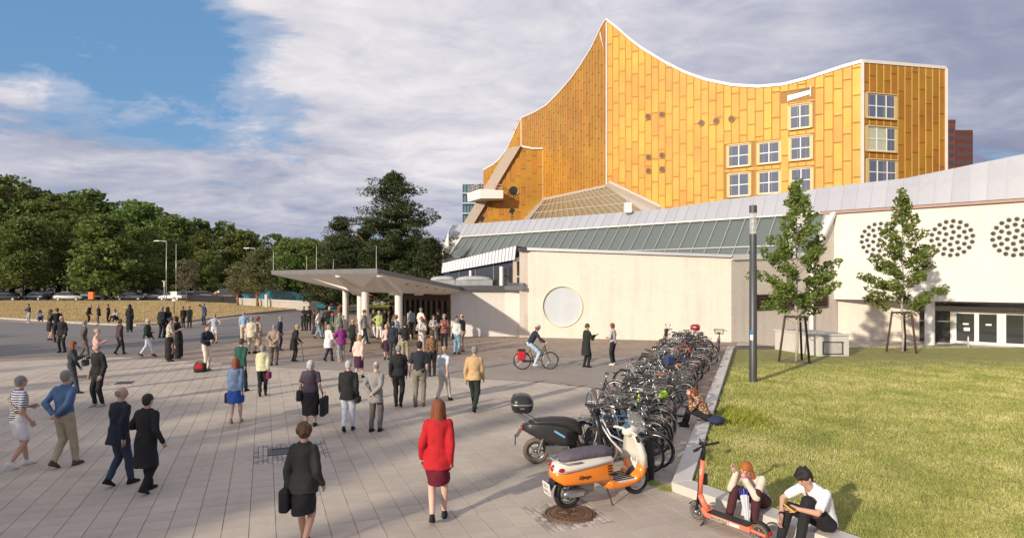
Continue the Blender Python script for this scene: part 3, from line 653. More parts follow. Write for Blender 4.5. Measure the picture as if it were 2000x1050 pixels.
for k, r_ in enumerate(WIN[id(we)]): window(we, r_, 3, 2, curtain=(k == 1))
s0, s1, z0, z1 = SLOT; org = wr.at(s0, z0)-HB; W_ = s1-s0
mb = MB(); mb.quad((0, -.08, .0), (W_, -.08, .35), (W_, -.08, .75), (0, -.08, .55)); mb.box((W_+.03, -.1, .55), (.08, .15, .9)); link('slanted_window', mb.mesh('slanted_window', mWhite), hall, org, (0, 0, wr.rz))
mb = MB(); mb.quad((0, -.06, .55), (W_, -.06, .75), (W_, -.06, 1.0)); link('slot_recess', mb.mesh('slot_recess', mDark), hall, org, (0, 0, wr.rz))
# portholes
mPort = M('porthole_brown', (.10, .05, .03), .5, 0, .15, 4)  # brown darkened in the colour so the proud disc looks recessed
def porthole(w, px, py, r_, mat, off=.16):
    t, z = w.hit(px, py); mb = MB(); mb.lathe([(r_, 0), (r_+.07, .02), (r_+.09, -.14)], axis='Y', n=20); mb.v = [(x, -y, zz) for x, y, zz in mb.v]
    o = link('porthole', mb.mesh('porthole', M('porthole_ring', (.45, .25, .06), .4, .3)), hall, w.at(t, z, off)-HB, (0, 0, w.rz))
    d = MB(); d.quad(*[(r_*math.cos(a*math.pi/10), .04, r_*math.sin(a*math.pi/10)) for a in range(20)]); link('porthole_glass', d.mesh('disc', mat), o)
for px, py in ((1266, 228), (1293, 224), (1370, 241), (1399, 237), (1429, 233), (1267, 307.5), (1293.5, 304), (1267, 334), (1293.5, 331)): porthole(wr, px, py, .27, mPort)
porthole(wb, 1003, 373, .62, mDark)
# ---- gilded panels: a staggered grid on every face
def panel_poly(pol, th=.045):   # polygon in (s, z), extruded outwards
    mb = MB(); n = len(pol); c = .03
    cx, cz = sum(p[0] for p in pol)/n, sum(p[1] for p in pol)/n
    def ins(p): return (p[0]+math.copysign(c, cx-p[0]), p[1]+math.copysign(c, cz-p[1]))
    mb.v = [(p[0], 0, p[1]) for p in pol]+[(ins(p)[0], -th, ins(p)[1]) for p in pol]
    mb.f = [tuple(range(n, 2*n))]+[(i, (i+1) % n, n+(i+1) % n, n+i) for i in range(n)]; mb.m = [0]*len(mb.f); return mb
PAN = []; seams = MB(); dseams = MB()
def panels(w, c, cw, L, z0, blocks, lowleft=None, rnd=0):
    n = max(1, round(w.L/cw)); cw = w.L/n
    for i in range(n):
        a, b = i*cw, (i+1)*cw; za, zb = interp(c, a)-.06, interp(c, b)-.06
        if lowleft:
            sa = [t for t in (a, b)]
            if b < lowleft(z0+2): pass
        iv = [(z0, max(za, zb))]
        for s0, s1, w0, w1 in blocks:
            if s0 < b-.12 and s1 > a+.12:
                new = []
                for u, v in iv:
                    if w1+.12 <= u or w0-.12 >= v: new.append((u, v)); continue
                    if u < w0-.15: new.append((u, w0-.12))
                    if v > w1+.15: new.append((w1+.12, v))
                iv = new
        offs = ((i*.38+rnd) % 1.0)*L+(.25 if i % 3 == 0 else 0)
        for u, v in iv:
            cuts = [u]; k = math.floor((u-offs)/L)+1
            while offs+k*L < v-.3:
                if offs+k*L > u+.3: cuts.append(offs+k*L)
                k += 1
            cuts.append(v)
            for p, q in zip(cuts, cuts[1:]):
                g = .025; lo = p+g; ta, tb = min(q-g, za), min(q-g, zb)
                al, ar = a+g, b-g
                if lowleft:
                    l0 = lowleft(lo); l1 = lowleft(min(q, max(ta, tb)))
                    if max(l0, l1) > ar-.1: continue
                    al = max(al, max(l0, l1)) if l1 > al or l0 > al else al
                if ta-lo < .1 or tb-lo < .1:
                    if max(ta, tb)-lo < .25: continue
                    ta, tb = max(ta, lo+.05), max(tb, lo+.05)
                pol = [(al, lo), (ar, lo), (ar, tb), (al, ta)]
                Y = w.at((a+b)/2).y; cx = w.at((a+b)/2).x/Y; fore = abs(w.d.x-cx*w.d.y)
                PAN.append((fore*(b-a)*(max(ta, tb)-lo)/Y**2*(1 if (lo+ta)/2 > 9 else .05), w, pol))
                dseams.add([w.at(al, p-.02, .03)-HB, w.at(ar, p-.02, .03)-HB, w.at(ar, p+.02, .03)-HB, w.at(al, p+.02, .03)-HB], [(0, 1, 2, 3)])
        if i:
            zt = interp(c, a)-.05
            if lowleft:
                while zt > z0 and lowleft(zt) > a: zt -= .15
            seams.bar(w.at(a, z0, .035)-HB, w.at(a, zt, .035)-HB, .035, .05)
panels(wr, cr, .755, 2.45, 6.5, WIN[id(wr)]+[(SLOT[0], SLOT[1], SLOT[2], SLOT[3]+.1)])
panels(wl, cl, .755, 2.5, 8.0, [], rnd=.2)
panels(we, ce, .76, 2.45, 6.5, WIN[id(we)], rnd=.5)
panels(w3, c3, .8, 2.6, 12, [], rnd=.1)
def lowleft(z):
    (t0, z0_), (t1, z1_) = wb.hit(926, 437), wb.hit(1018, 287); return t0+(t1-t0)*(z-z0_)/(z1_-z0_)+.05
panels(wb, cb, .77, 2.5, 7.0, [], lowleft=lowleft, rnd=.35)
PAN.sort(key=lambda p: -p[0])
for _, w, pol in PAN[:290]:
    x0, z0 = pol[0]; mb = panel_poly([(p[0]-x0, p[1]-z0) for p in pol]); link('panel', mb.mesh('panel', mGold), hall, w.at(x0, z0, .005)-HB, (0, 0, w.rz))
rest = MB()
for _, w, pol in PAN[290:]:
    mb = panel_poly(pol); rest.add([w.at(x, z, .005-y)-HB for x, y, z in mb.v], mb.f)
rest.build('panels', mGold, hall, kind='stuff'); seams.build('seam_ribs', mSeam, hall, kind='stuff'); dseams.build('seam_joints', mSeamDark, hall, kind='stuff')
# corner trims
mb = MB()
mb.bar(Vector((CA.x-.06, CA.y-.1, 8))-HB, Vector((CA.x-.06, CA.y-.1, cr[0][1]-.3))-HB, .16); mb.build('corner_trim', mCap, hall)
MB().bar(Vector((CB.x, CB.y-.1, 7))-HB, Vector((CB.x, CB.y-.1, ce[0][1]))-HB, .22).build('corner_trim', mCap, hall)
MB().bar(Vector((CE.x, CE.y-.05, 7))-HB, Vector((CE.x, CE.y-.05, ce[1][1]))-HB, .22).build('corner_trim', mCap, hall)
MB().bar(Vector((CL.x, CL.y-.1, 20))-HB, Vector((CL.x, CL.y-.1, lz))-HB, .2).build('corner_trim', mCap, hall)
# slits near the apex
mb = MB(); a, b = wl.hit(1172, 66), wl.hit(1184, 112); a2 = wl.hit(1181, 106)
mb.quad(wl.at(a[0], a[1], .09)-HB, wl.at(wl.hit(1174, 62)[0], wl.hit(1174, 62)[1], .09)-HB, wl.at(b[0]-.1, b[1], .09)-HB, wl.at(a2[0], a2[1]+.3, .09)-HB); mb.build('apex_slit', mCap, hall)
# wing edge band in board marked concrete, balcony, floodlights
def pl(w, pts, off0, off1, name, mat, parent=hall):
    f = [w.at(*w.hit(x, y), off1)-HB for x, y in pts]; b_ = [w.at(*w.hit(x, y), off0)-HB for x, y in pts]; mb = MB(); n = len(pts)
    mb.add(f+b_, [tuple(range(n)), tuple(range(n, 2*n))[::-1]]+[(i+n, (i+1) % n+n, (i+1) % n, i) for i in range(n)]); return mb.build(name, mat, parent)
mBoard = M('board_concrete', (.50, .42, .35), .9, 0, .2, 3, stretch=(8, 8, .6), bump=.3)
pl(wb, [(991, 291), (1017, 286), (924, 440), (904, 440)], -.4, .5, 'edge_band', mBoard)
pl(wb, [(1017, 284), (1040, 289), (1060, 289), (1060, 292), (1040, 292), (1017, 288)], -.3, .25, 'wing_cap', mCap)
pl(wb, [(1062, 386), (1076, 387), (1030, 436), (1016, 436)], 0, .8, 'ramp_edge', mBoard)
MB().bar(wb.at(wb.L, 10, .05)-HB, wb.at(wb.L, bl[3][1], .05)-HB, .1).build('corner_trim', mCap, hall)
bw = wb; t0, zb0 = bw.hit(914, 395); t1, _ = bw.hit(983, 392); zt = bw.hit(950, 377)[1]; zb_ = bw.hit(960, 392)[1]; tm = bw.hit(940, 390)[0]
mb = MB(); mb.add([bw.at(t0, zb_-.2, .3)-HB, bw.at(tm, zb_, 2.6)-HB, bw.at(t1, zb_, 2.6)-HB, bw.at(t1, zb_, 0)-HB, bw.at(t0, zb_-.2, 0)-HB, bw.at(t0-.1, zt-.1, .4)-HB, bw.at(tm, zt+.2, 2.7)-HB, bw.at(t1+.05, zt, 2.7)-HB, bw.at(t1+.05, zt, 0)-HB, bw.at(t0-.1, zt-.1, 0)-HB],
    [(0, 4, 3, 2, 1), (5, 6, 7, 8, 9), (0, 1, 6, 5), (1, 2, 7, 6), (2, 3, 8, 7), (0, 5, 9, 4)]); bal = mb.build('balcony', mWhite, hall)
mb = MB(); P3 = [bw.at(t0+.2, zt, .5)-HB, bw.at(tm, zt+.2, 2.6)-HB, bw.at(t1, zt, 2.6)-HB, bw.at(t1, zt, .1)-HB]
for h in (.35, .75):
    for a, b in zip(P3, P3[1:]): mb.bar(a+Vector((0, 0, h)), b+Vector((0, 0, h)), .06)
for a, b in zip(P3, P3[1:]):
    for k in range(4): q = a.lerp(b, k/3); mb.bar(q, q+Vector((0, 0, .78)), .06)
mb.build('railing', M('railing_red', (.62, .38, .30), .5), bal)
for px, py in ((1000, 416), (941, 431)):
    q = P(px, py, 74); t = thing('floodlight', 'black floodlight on the roof edge, '+('right one below the round window' if px > 990 else 'left one at the foot of the concrete band'), 'floodlight', q)
    MB().box((0, 0, .25), (.55, .35, .6), .3, Matrix.Rotation(.5, 3, 'Y')).build('lamp_head', mDark, t); MB().cyl((0, 0, -1.6), (0, 0, 0), .05).build('post', mDark, t)
# pyramid roof light at the hall's foot
py_ = thing('foyer_rooflight', 'olive glazed pyramid roof light at the foot of the golden hall', 'roof light', (9, 62, 8)); PB = Vector(py_.location)
apex = Vector((CA.x-.1, CA.y-.6, 3.5+180*69.4/F)); L1 = P(1062, 391, 86.2); L2 = P(1025, 436, 60); R1 = P(1286, 413, 52.5); R2 = P(1290, 418, 51)
mOlive = M('olive_glass', (.30, .27, .15), .3, .15, .12, 1.5, spec=.6, dirt=.3)
# panes as strips between apex-left edge and the lower rim
def facet(a, b, c, d, n, name, mat):
    for i in range(n):
        q = [a.lerp(b, (i+.04)/n), a.lerp(b, (i+.96)/n), d.lerp(c, (i+.96)/n), d.lerp(c, (i+.04)/n)]
        link(name, MB().quad(*[v-PB for v in q]).mesh(name, mat), py_)
low_r = P(1262, 418, 54)
facet(L1, apex, low_r, L2, 18, 'pane', mOlive)
mb = MB()
for k in (.0, .33, .66, 1.0): mb.bar(L1.lerp(L2, k)-PB+Vector((0, 0, .06)), apex.lerp(low_r, k)-PB+Vector((0, 0, .06)), .07)
for i in range(19): mb.bar(L1.lerp(apex, i/18)-PB+Vector((0, 0, .05)), L2.lerp(low_r, i/18)-PB+Vector((0, 0, .05)), .07)
mb.bar(L2-PB, L1-PB, .5, .3); mb.bar(L1-PB+Vector((0, 0, .1)), apex-PB+Vector((0, 0, .1)), .35, .3); mb.build('glazing_bars', mBoard, py_)
mb = MB(); mb.quad(*[v-PB for v in (apex+Vector((0, 0, .12)), low_r+Vector((0, 0, .1)), R2, R1+Vector((0, 0, .1)))]); mb.bar(apex-PB+Vector((.15, -.4, .25)), R1-PB+Vector((0, 0, .2)), .4, .35); mb.build('side_slope', mBoard, py_)
mb = MB(); mb.bar(apex-PB+Vector((.3, -.3, .5)), R1-PB+Vector((.2, .2, .45)), .16, .2); mb.build('flashing', mCap, py_)
q = P(1226, 414, 50.5); t = thing('roof_vent', 'small white box vent on the foyer roof by the golden corner', 'vent', q); MB().box((0, 0, .35), (.55, .5, .8)).build('vent_box', mWhite, t); MB().cyl((0, 0, .75), (0, 0, 1.2), .06).build('pipe', mAlu, t)
# ================================================================== low foyer building
foy = thing('foyer_building', 'long low white and cream brick foyer wing under a silver metal roof band', 'building', (10, 40, 0)); FB = Vector(foy.location)
FL = lambda mb, name, mat, sm=False, par=foy, **kw: mb.build(name, mat, par, sm, **kw)
def sub(v): return Vector(v)-FB
LB = Wall((-6.6, 64.5), (20.6, 40.0)); Ltot = LB.L+18.5     # the long roof edge line
ext = lambda s: LB.at(s, 0)
btop = sorted([(LB.s_of(x), LB.hit(x, y)[1]+.05) for x, y in ((882, 439), (1080, 424), (1286, 408), (1416, 388), (1560, 372), (1624, 362), (1762, 347), (2000, 298))]); btop.append((Ltot, btop[-1][1]+.35))
bbot = 7.85
n = round(Ltot/.82)
for i in range(n):
    a, b = Ltot*i/n, Ltot*(i+1)/n; za, zb = interp(btop, a), interp(btop, b); g = .012
    q = [LB.at(a+g, bbot, .25), LB.at(b-g, bbot, .25), LB.at(b-g, zb, -.75), LB.at(a+g, za, -.75)]
    q2 = [v-Vector((*LB.n, 0))*.05 for v in q]
    mb = MB(); mb.add([v-q[0] for v in q+q2], [(0, 1, 2, 3), (4, 7, 6, 5), (0, 4, 5, 1), (1, 5, 6, 2), (2, 6, 7, 3), (3, 7, 4, 0)]); link('roof_sheet', mb.mesh('roof_sheet', mZinc), foy, q[0]-FB)
mb = MB()
for i in range(n+1):
    a = Ltot*i/n; mb.bar(sub(LB.at(a, bbot, .265)), sub(LB.at(a, interp(btop, a), -.735)), .035, .05)
FL(mb, 'standing_seams', mZinc, kind='stuff')
# fascia strip under the band
mPink = M('copper_strip', (.42, .26, .22), .6, .1); sR = LB.L
mb = MB(); mb.bar(sub(LB.at(-.2, bbot-.06, .16)), sub(LB.at(sR-.8, bbot-.06, .16)), .12, .12); FL(mb, 'white_strip', mWhite)
mb = MB(); mb.bar(sub(LB.at(sR-.8, bbot-.09, .10)), sub(LB.at(Ltot, bbot-.09, .10)), .2, .15); FL(mb, 'copper_strip', mPink)
mb = MB(); mb.bar(sub(LB.at(sR-.8, bbot-.005, .12)), sub(LB.at(Ltot, bbot-.005, .12)), .2, .03); FL(mb, 'drip_edge', mDark)
# roof deck behind the band
mb = MB(); mb.quad(*[sub(v) for v in (LB.at(0, 8.6, -.7), LB.at(Ltot, 8.6, -.7), LB.at(Ltot, 8.6, -14), LB.at(14, 8.6, -14), LB.at(0, 8.6, -9))]); mb.quad(*[sub(v) for v in (LB.at(0, 0, -.6), LB.at(0, 8.7, -.6), LB.at(0, 8.7, -9), LB.at(0, 0, -9))]); FL(mb, 'roof_deck', mRoof)
mb = MB(); mb.quad(*[sub(v) for v in (LB.at(0, 0, -.9), LB.at(sR, 0, -.9), LB.at(sR, 8.6, -.9), LB.at(0, 8.6, -.9))]); FL(mb, 'inner_wall', mDark)
# inclined glazing
W2A = Vector((12.2, 34.8)); W2d = (Vector((20.9, 40.2))-W2A).normalized()
DO, GZ = 2.5, 5.05
def gz(s, k): return LB.at(s, (bbot-.14)+(GZ-bbot)*k, .08+DO*k)
s0g, s1g = LB.s_of(905), LB.s_of(1612); ng = round((s1g-s0g)/1.02)
mTr = .74
for i in range(ng):
    a, b = s0g+(s1g-s0g)*i/ng, s0g+(s1g-s0g)*(i+1)/ng
    for k0, k1 in ((0, mTr), (mTr, 1)):
        if i == 0:  q = [gz(a, k1), gz(b, k1), gz(b, k0), gz(a, k0)]
        else: q = [gz(a+.03, k1-.01), gz(b-.03, k1-.01), gz(b-.03, k0+.01), gz(a+.03, k0+.01)]
        e = random.uniform(-.01, .01); q[2].z += e; o0 = q[0].copy()
        link('pane', MB().quad(*[v-o0 for v in q]).mesh('pane', mGlassGr if i < ng-3 else mConcLt if i == ng-2 else mGlassGr), foy, o0-FB)
for i in range(ng+1):
    a = s0g+(s1g-s0g)*i/ng; mb = MB(); p, q = gz(a, 0), gz(a, 1); n_ = Vector((LB.n.x, LB.n.y, .8)).normalized()*.05; mb.bar(sub(p)+n_, sub(q)+n_, .06, .09); FL(mb, 'mullion', mAlu)
mb = MB(); mb.bar(sub(gz(s0g, mTr))+n_, sub(gz(s1g, mTr))+n_, .06, .08); FL(mb, 'transom', mAlu)
_o = LB.A+LB.n*(DO+.08); _k = _o-W2A; _den = LB.d.x*W2d.y-LB.d.y*W2d.x; _s = -( _k.x*W2d.y-_k.y*W2d.x)/_den; _bt = LB.at(_s, GZ, DO+.06)
for k0, k1 in ((0, .5), (.5, 1)):
    A0, B0_ = gz(s1g+.03, 0), Vector((20.55, 40.0, bbot-.14)); A1, B1 = gz(s1g+.03, 1), _bt; q = [A0.lerp(A1, k1), B0_.lerp(B1, k1), B0_.lerp(B1, k0), A0.lerp(A1, k0)]; o0 = q[0].copy(); link('pane', MB().quad(*[v-o0 for v in q]).mesh('pane', mConcLt), foy, o0-FB)
# sloping white end of the glazing on the left
mb = MB(); a = s0g-.1; mb.quad(*[sub(v) for v in (LB.at(a, bbot, .1), gz(a, 1), LB.at(a, 0, DO+.08), LB.at(a, 0, 0))]); mb.quad(*[sub(v) for v in (LB.at(0, 0, .02), LB.at(s0g, 0, .02), LB.at(s0g, bbot, .02), LB.at(0, bbot, .02))]); FL(mb, 'end_wall', mWhiteWall)
mb = MB(); mb.bar(sub(gz(s0g-.15, 0)), sub(gz(s0g-.15, 1)), .18, .2); FL(mb, 'end_beam', mWhite)
mb = MB(); mb.quad(*[sub(v) for v in (LB.at(s0g, 0, DO), LB.at(s1g, 0, DO), LB.at(s1g, GZ-.12, DO), LB.at(s0g, GZ-.12, DO))]); FL(mb, 'plinth_wall', mWhiteWall)
# brick walls
W1 = Wall((.96, 37.8), (12.2, 34.8)); W2 = Wall((12.2, 34.8), (20.9, 40.2)); WS = Wall((.45, 37.7), (.96, 37.8))
h0, h1 = W1.hit(1033, 488)[1], W1.hit(1427, 502)[1]
cs, cz = W1.hit(1098.5, 598); rad = 1.19; N = 32
circ = [(cs+rad*math.cos(2*math.pi*k/N), cz+rad*math.sin(2*math.pi*k/N)) for k in range(N)]
right_half = [circ[k % N] for k in range(-N//4, N//4+1)]; left_half = [circ[k] for k in range(N//4, 3*N//4+1)]
mb = MB(); zt_ = lambda s: h0+(h1-h0)*s/W1.L
mb.quad(*[sub(W1.at(s, z)) for s, z in [(cs, 0), (W1.L, 0), (W1.L, h1), (cs, zt_(cs))]+right_half[::-1]])
mb.quad(*[sub(W1.at(s, z)) for s, z in [(cs, zt_(cs)), (0, h0), (0, 0), (cs, 0)]+left_half[::-1]])
for k in range(N): a, b = circ[k], circ[(k+1) % N]; mb.quad(sub(W1.at(*a)), sub(W1.at(*b)), sub(W1.at(*b, -.3)), sub(W1.at(*a, -.3)))
FL(mb, 'brick_wall', mBrick)
mb = MB(); mb.quad(*[sub(WS.at(s, z)) for s, z in ((0, 0), (WS.L, 0), (WS.L, h0), (0, h0))]); mb.quad(*[sub(v) for v in (Vector((.45, 37.7, 0)), Vector((.45, 37.7, h0)), Vector((.6, 41, h0)), Vector((.6, 41, 0)))]); FL(mb, 'brick_pier', mBrick)
# dimly lit return wall with its raised gable towards the roof band
t7 = W2.L; gab = [(0, 0), (t7, 0), (t7, bbot), (W2.s_of(1590), W2.hit(1584, 470)[1]), (W2.s_of(1545), 4.95), (0, h1-.02)]
gab = [(0, -.4), (t7, -.4), (t7, bbot), (t7-.4, bbot-.1), (t7-2.6, 5.0), (0, h1-.02)]
mb = MB(); mb.quad(*[sub(W2.at(s, z)) for s, z in gab]); FL(mb, 'brick_wall', mBrick)
mb = MB(); mb.bar(sub(W2.at(t7-.45, bbot-.1, .05)), sub(W2.at(t7-2.65, 5.0, .05)), .3, .2); mb.bar(sub(W2.at(0, h1, .03)), sub(W2.at(t7-2.6, 5.0, .03)), .16, .3); FL(mb, 'coping', mWhite)
# coping and flat roof over the brick block
mb = MB(); mb.bar(sub(W1.at(-.03, h0+.06, .02)), sub(W1.at(W1.L+.03, h1+.06, .02)), .34, .16); FL(mb, 'coping', mZinc)
mb = MB(); mb.bar(sub(WS.at(-.03, h0+.02, .02)), sub(WS.at(WS.L, h0+.02, .02)), .3, .2); FL(mb, 'coping', mZincD)
mb = MB(); mb.quad(*[sub(v) for v in (W1.at(0, h0-.1, -.1), W1.at(W1.L, h1-.1, -.1), W2.at(t7-2.5, 4.85, -.1), LB.at(s1g, 4.8, DO-.1), LB.at(s0g+4, 4.8, DO-.1), Vector((.6, 46, 4.8)))]); FL(mb, 'flat_roof', mRoof)
# round window
mb = MB(); mb.lathe([(rad-.02, -.1), (rad-.02, .05), (rad+.045, .05), (rad+.045, -.02)], axis='Y', n=48); mb.v = [(x, -y, z) for x, y, z in mb.v]
rw = link('round_window', mb.mesh('ring', M('cream_ring', (.72, .60, .42), .5), True), foy, W1.at(cs, cz)-FB, (0, 0, W1.rz))
mb = MB(); mb.quad(*[((rad-.02)*math.cos(2*math.pi*k/48), .06, (rad-.02)*math.sin(2*math.pi*k/48)) for k in range(48)])
mRW = glassmat('pale_pane', (.66, .71, .75), .12, alpha=.84, spec=.8); link('pane', mb.mesh('pane', mRW), rw)
mRI = M('pale_interior', (.62, .66, .68), .8, 0, .05, 1)
mb = MB(); mb.box((0, 1.6, 0), (3.4, .1, 3.2)); mb.box((0, .9, 1.5), (3.4, 1.5, .1)); mb.box((0, .9, -1.5), (3.4, 1.5, .1)); mb.box((-1.65, .9, 0), (.1, 1.5, 3)); mb.box((1.65, .9, 0), (.1, 1.5, 3)); link('interior', mb.mesh('interior', mRI), rw)
mb = MB(); mb.cyl((-.15, .9, -1.4), (-.15, .9, 1.4), .2, n=16); mb.box((.55, .7, .35), (1.4, .15, .35)); link('inner_column', mb.mesh('inner', mWhite), rw)
# ventilation louvres on the return wall
s0, z0 = W2.hit(1477, 606); s1, _ = W2.hit(1616, 600); z1 = W2.hit(1477, 575)[1]; s1 = min(s1, t7-.3)
lv = link('louvre', MB().box(((s1-s0)/2, .0, (z1-z0)/2), (s1-s0, .04, z1-z0)).mesh('louvre_back', mDark), foy, W2.at(s0, z0, .03)-FB, (0, 0, W2.rz))
mLv = M('louvre_bronze', (.20, .135, .10), .5, .3, .1)
slat = MB(); slat.add([(0, -.03, 0), (s1-s0, -.03, 0), (s1-s0, -.13, .10), (0, -.13, .10), (0, -.03, .015), (s1-s0, -.03, .015), (s1-s0, -.13, .115), (0, -.13, .115)], [(0, 1, 2, 3), (4, 7, 6, 5), (0, 4, 5, 1), (3, 2, 6, 7)]); sm_ = slat.mesh('slat', mLv)
for k in range(6): link('slat', sm_, lv, (0, 0, (z1-z0)*k/6+.02))
# ---- white stage wall with its round clusters of portholes
SW = Wall((20.6, 40.0), (34.6, 27.4)); zb = 2.26
mb = MB(); mb.quad(*[sub(v) for v in (SW.at(0, zb), SW.at(SW.L, zb), SW.at(SW.L, bbot), SW.at(0, bbot))]); mb.quad(*[sub(v) for v in (SW.at(0, zb), SW.at(SW.L, zb), SW.at(SW.L, zb, -6), SW.at(0, zb, -6))]); FL(mb, 'stage_wall', mWhiteWall)
mb = MB(); mb.bar(sub(SW.at(0, zb, .01)), sub(SW.at(SW.L, zb, .01)), .06, .05); FL(mb, 'drip_edge', mWhite)
pr = MB(); pr.lathe([(.085, .0), (.10, .035), (.125, .035), (.13, 0)], axis='Y', n=14); pr.v = [(x, -y, z) for x, y, z in pr.v]; pr.mi = 1; pr.ell((0, 0, 0), (.095, .02, .095), 12, 6); prm = pr.mesh('porthole', [M('steel_ring', (.30, .28, .26), .5, .2), mDark], True)
pg = MB(); pg.ell((0, 0, 0), (.09, .03, .09), 12, 6); pgm = pg.mesh('lens', mGlassDk, True)
for cx, cy in ((1718, 468), (1859, 465), (1983, 463)):
    s, z = SW.hit(cx, cy); disc = MB(); disc.lathe([(1.22, 0), (1.22, .02), (1.13, .02), (1.12, 0)], axis='Y', n=40); disc.v = [(x, -y, zz) for x, y, zz in disc.v]
    d = link('porthole_cluster', disc.mesh('ring', mWhiteWall), foy, SW.at(s, z, .0)-FB, (0, 0, SW.rz))
    pts_ = [(.98*math.cos(a+.1), .98*math.sin(a+.1)) for a in np.arange(0, 2*math.pi-.01, 2*math.pi/18)]+[(.68*math.cos(a), .68*math.sin(a)) for a in np.arange(0, 2*math.pi-.01, 2*math.pi/12)]+[(.36*math.cos(a+.3), .36*math.sin(a+.3)) for a in np.arange(0, 2*math.pi-.01, 2*math.pi/6)]+[(0, 0)]
    for x, zz in pts_: o = link('porthole', prm, d, (x, 0, zz)); 
# ---- recessed wall, doors and column below the stage wall
W4 = Wall((20.95, 40.3), (25.2, 38.7)); W5 = Wall((25.2, 38.7), (35.4, 30.0)); gz0 = -.36
mb = MB(); mb.quad(*[sub(W4.at(s, z)) for s, z in ((0, gz0-.1), (W4.L, gz0-.1), (W4.L, zb), (0, zb))]); FL(mb, 'brick_wall', mBrick)
dr_ = thing('glass_doors', 'row of white framed glass doors under the white overhanging wall', 'doors', W5.at(0, gz0), W5.rz)
dl = lambda px: W5.s_of(px)
H5 = zb-gz0
mGrey = M('grey_lintel', (.36, .32, .29), .7)
mb = MB(); mb.box((W5.L/2, .1, H5-.09), (W5.L, .12, .18)); mb.box((W5.L/2, .1, H5-.53), (W5.L, .14, .3)); mb.build('lintel', mGrey, dr_)
mb = MB(); mb.box((W5.L/2, .16, H5-.28), (W5.L, .03, .22)); mb.build('transom_light', mGlassDk, dr_)
MB().box((W5.L/2, 0, -.04), (W5.L+.4, 1.0, .14)).build('threshold', mConcLt, dr_)
for a, b in ((1796, 1808), (1825, 1857)):
    MB().box(((dl(a)+dl(b))/2, .12, (H5-.7)/2), (dl(b)-dl(a), .03, H5-.7)).build('side_pane', mGlassDk, dr_)
posts = [(1856, 1868), (1903, 1912), (1947, 1965), (2000, 2010), (2050, 2070), (2120, 2140)]
for a, b in posts:
    s0, s1 = dl(a), min(dl(b), W5.L)
    if s0 < W5.L: MB().box(((s0+s1)/2, .05, (H5-.68)/2), (s1-s0, .14, H5-.68)).build('door_post', mWhite, dr_)
for (a0, a), (b, b0) in zip(posts, posts[1:]):
    s0, s1 = dl(a), min(dl(b), W5.L)
    if s0 < W5.L:
        d = MB(); hh = H5-.68
        for c_, sz in ((((s0+s1)/2, .06, .1), (s1-s0, .06, .16)), (((s0+s1)/2, .06, hh-.06), (s1-s0, .06, .12))): d.box(c_, sz)
        d = d.build('door', mWhite, dr_); MB().box(((s0+s1)/2, .08, hh/2), (s1-s0, .02, hh-.2)).build('pane', mGlassDk, d)
        if a < 1960:
            mb = MB(); mb.box((s0+.45, .055, hh*.62), (.28, .006, .10)); mb.box((s0+.5, .055, hh*.46) if a < 1900 else (s0+.45, .055, hh*.62), (.3, .006, .2) if a < 1900 else (.28, .007, .1)); mb.build('notice', mWhite, d)
MB().box((W5.L/2, .10, H5*.5), (W5.L, .015, .03)).build('rail', mAlu, dr_)
mb = MB(); mb.box((W5.L/2, 2.5, H5/2), (W5.L, .1, H5)); mb.build('dark_hallway', mDark, dr_)
cp = P(1816, 600, 37.0); t = thing('round_pillar', 'round white pillar under the overhang beside the glass doors', 'pillar', (cp.x, cp.y, gz0)); MB().lathe([(.26, -.1), (.26, H5)], n=28).build('shaft', mWhite, t, True)
bo = P(1891, 660, 34.5); t = thing('bollard', 'short grey bollard in front of the glass doors', 'bollard', (bo.x, bo.y, -.25)); mb = MB(); mb.lathe([(.04, 0), (.045, .55), (.03, .6), (0, .61)], n=10); mb.build('post', mAlu, t, True)
# concrete service box
bx_ = thing('service_box', 'low pale concrete box with a recessed metal hatch on the lawn edge', 'concrete box', (13.95, 28.5, -.08)); B0 = Vector((13.95, 28.5, -.08))
def slab_poly(pl_, z0, z1, name, mat, par, org): 
    mb = MB(); n = len(pl_); mb.loft([[Vector((*p, z0))-org for p in pl_], [Vector((*p, z1))-org for p in pl_]]); return mb.build(name, mat, par)
slab_poly([(13.2, 31.4), (13.95, 28.5), (15.4, 28.6), (14.7, 31.6)], -.15, .93, 'body', mConcLt, bx_, B0)
slab_poly([(13.15, 31.45), (13.92, 28.42), (15.46, 28.53), (14.74, 31.66)], .93, 1.0, 'lid', mConcLt, bx_, B0)
wbx = Wall((13.95, 28.5), (15.4, 28.6)); mb = MB()
for s0, s1, z0, z1 in ((.2, 1.15, .62, .66), (.2, 1.15, .08, .12), (.2, .24, .08, .66), (1.11, 1.15, .08, .66)): a, b = wbx.at(s0, z0, .01)-B0, wbx.at(s1, z1, .04)-B0; mb.box((a+b)/2, (abs(b.x-a.x)+.005, .05, abs(b.z-a.z)))
mb.build('hatch_frame', mZincD, bx_); MB().box(wbx.at(.67, .37, .008)-B0, (.87, .02, .5), wbx.rz).build('hatch', M('hatch_grey', (.55, .53, .5), .5, .2), bx_)
# paving strip by the building on the right
grid_sheet('building_apron', [x*.7+11.5 for x in range(0, 34)], [y*.5+33 for y in range(0, 18)], lambda x, y: max(-.012, .0)+drop(x, y)+.001, mConc, kind='structure')
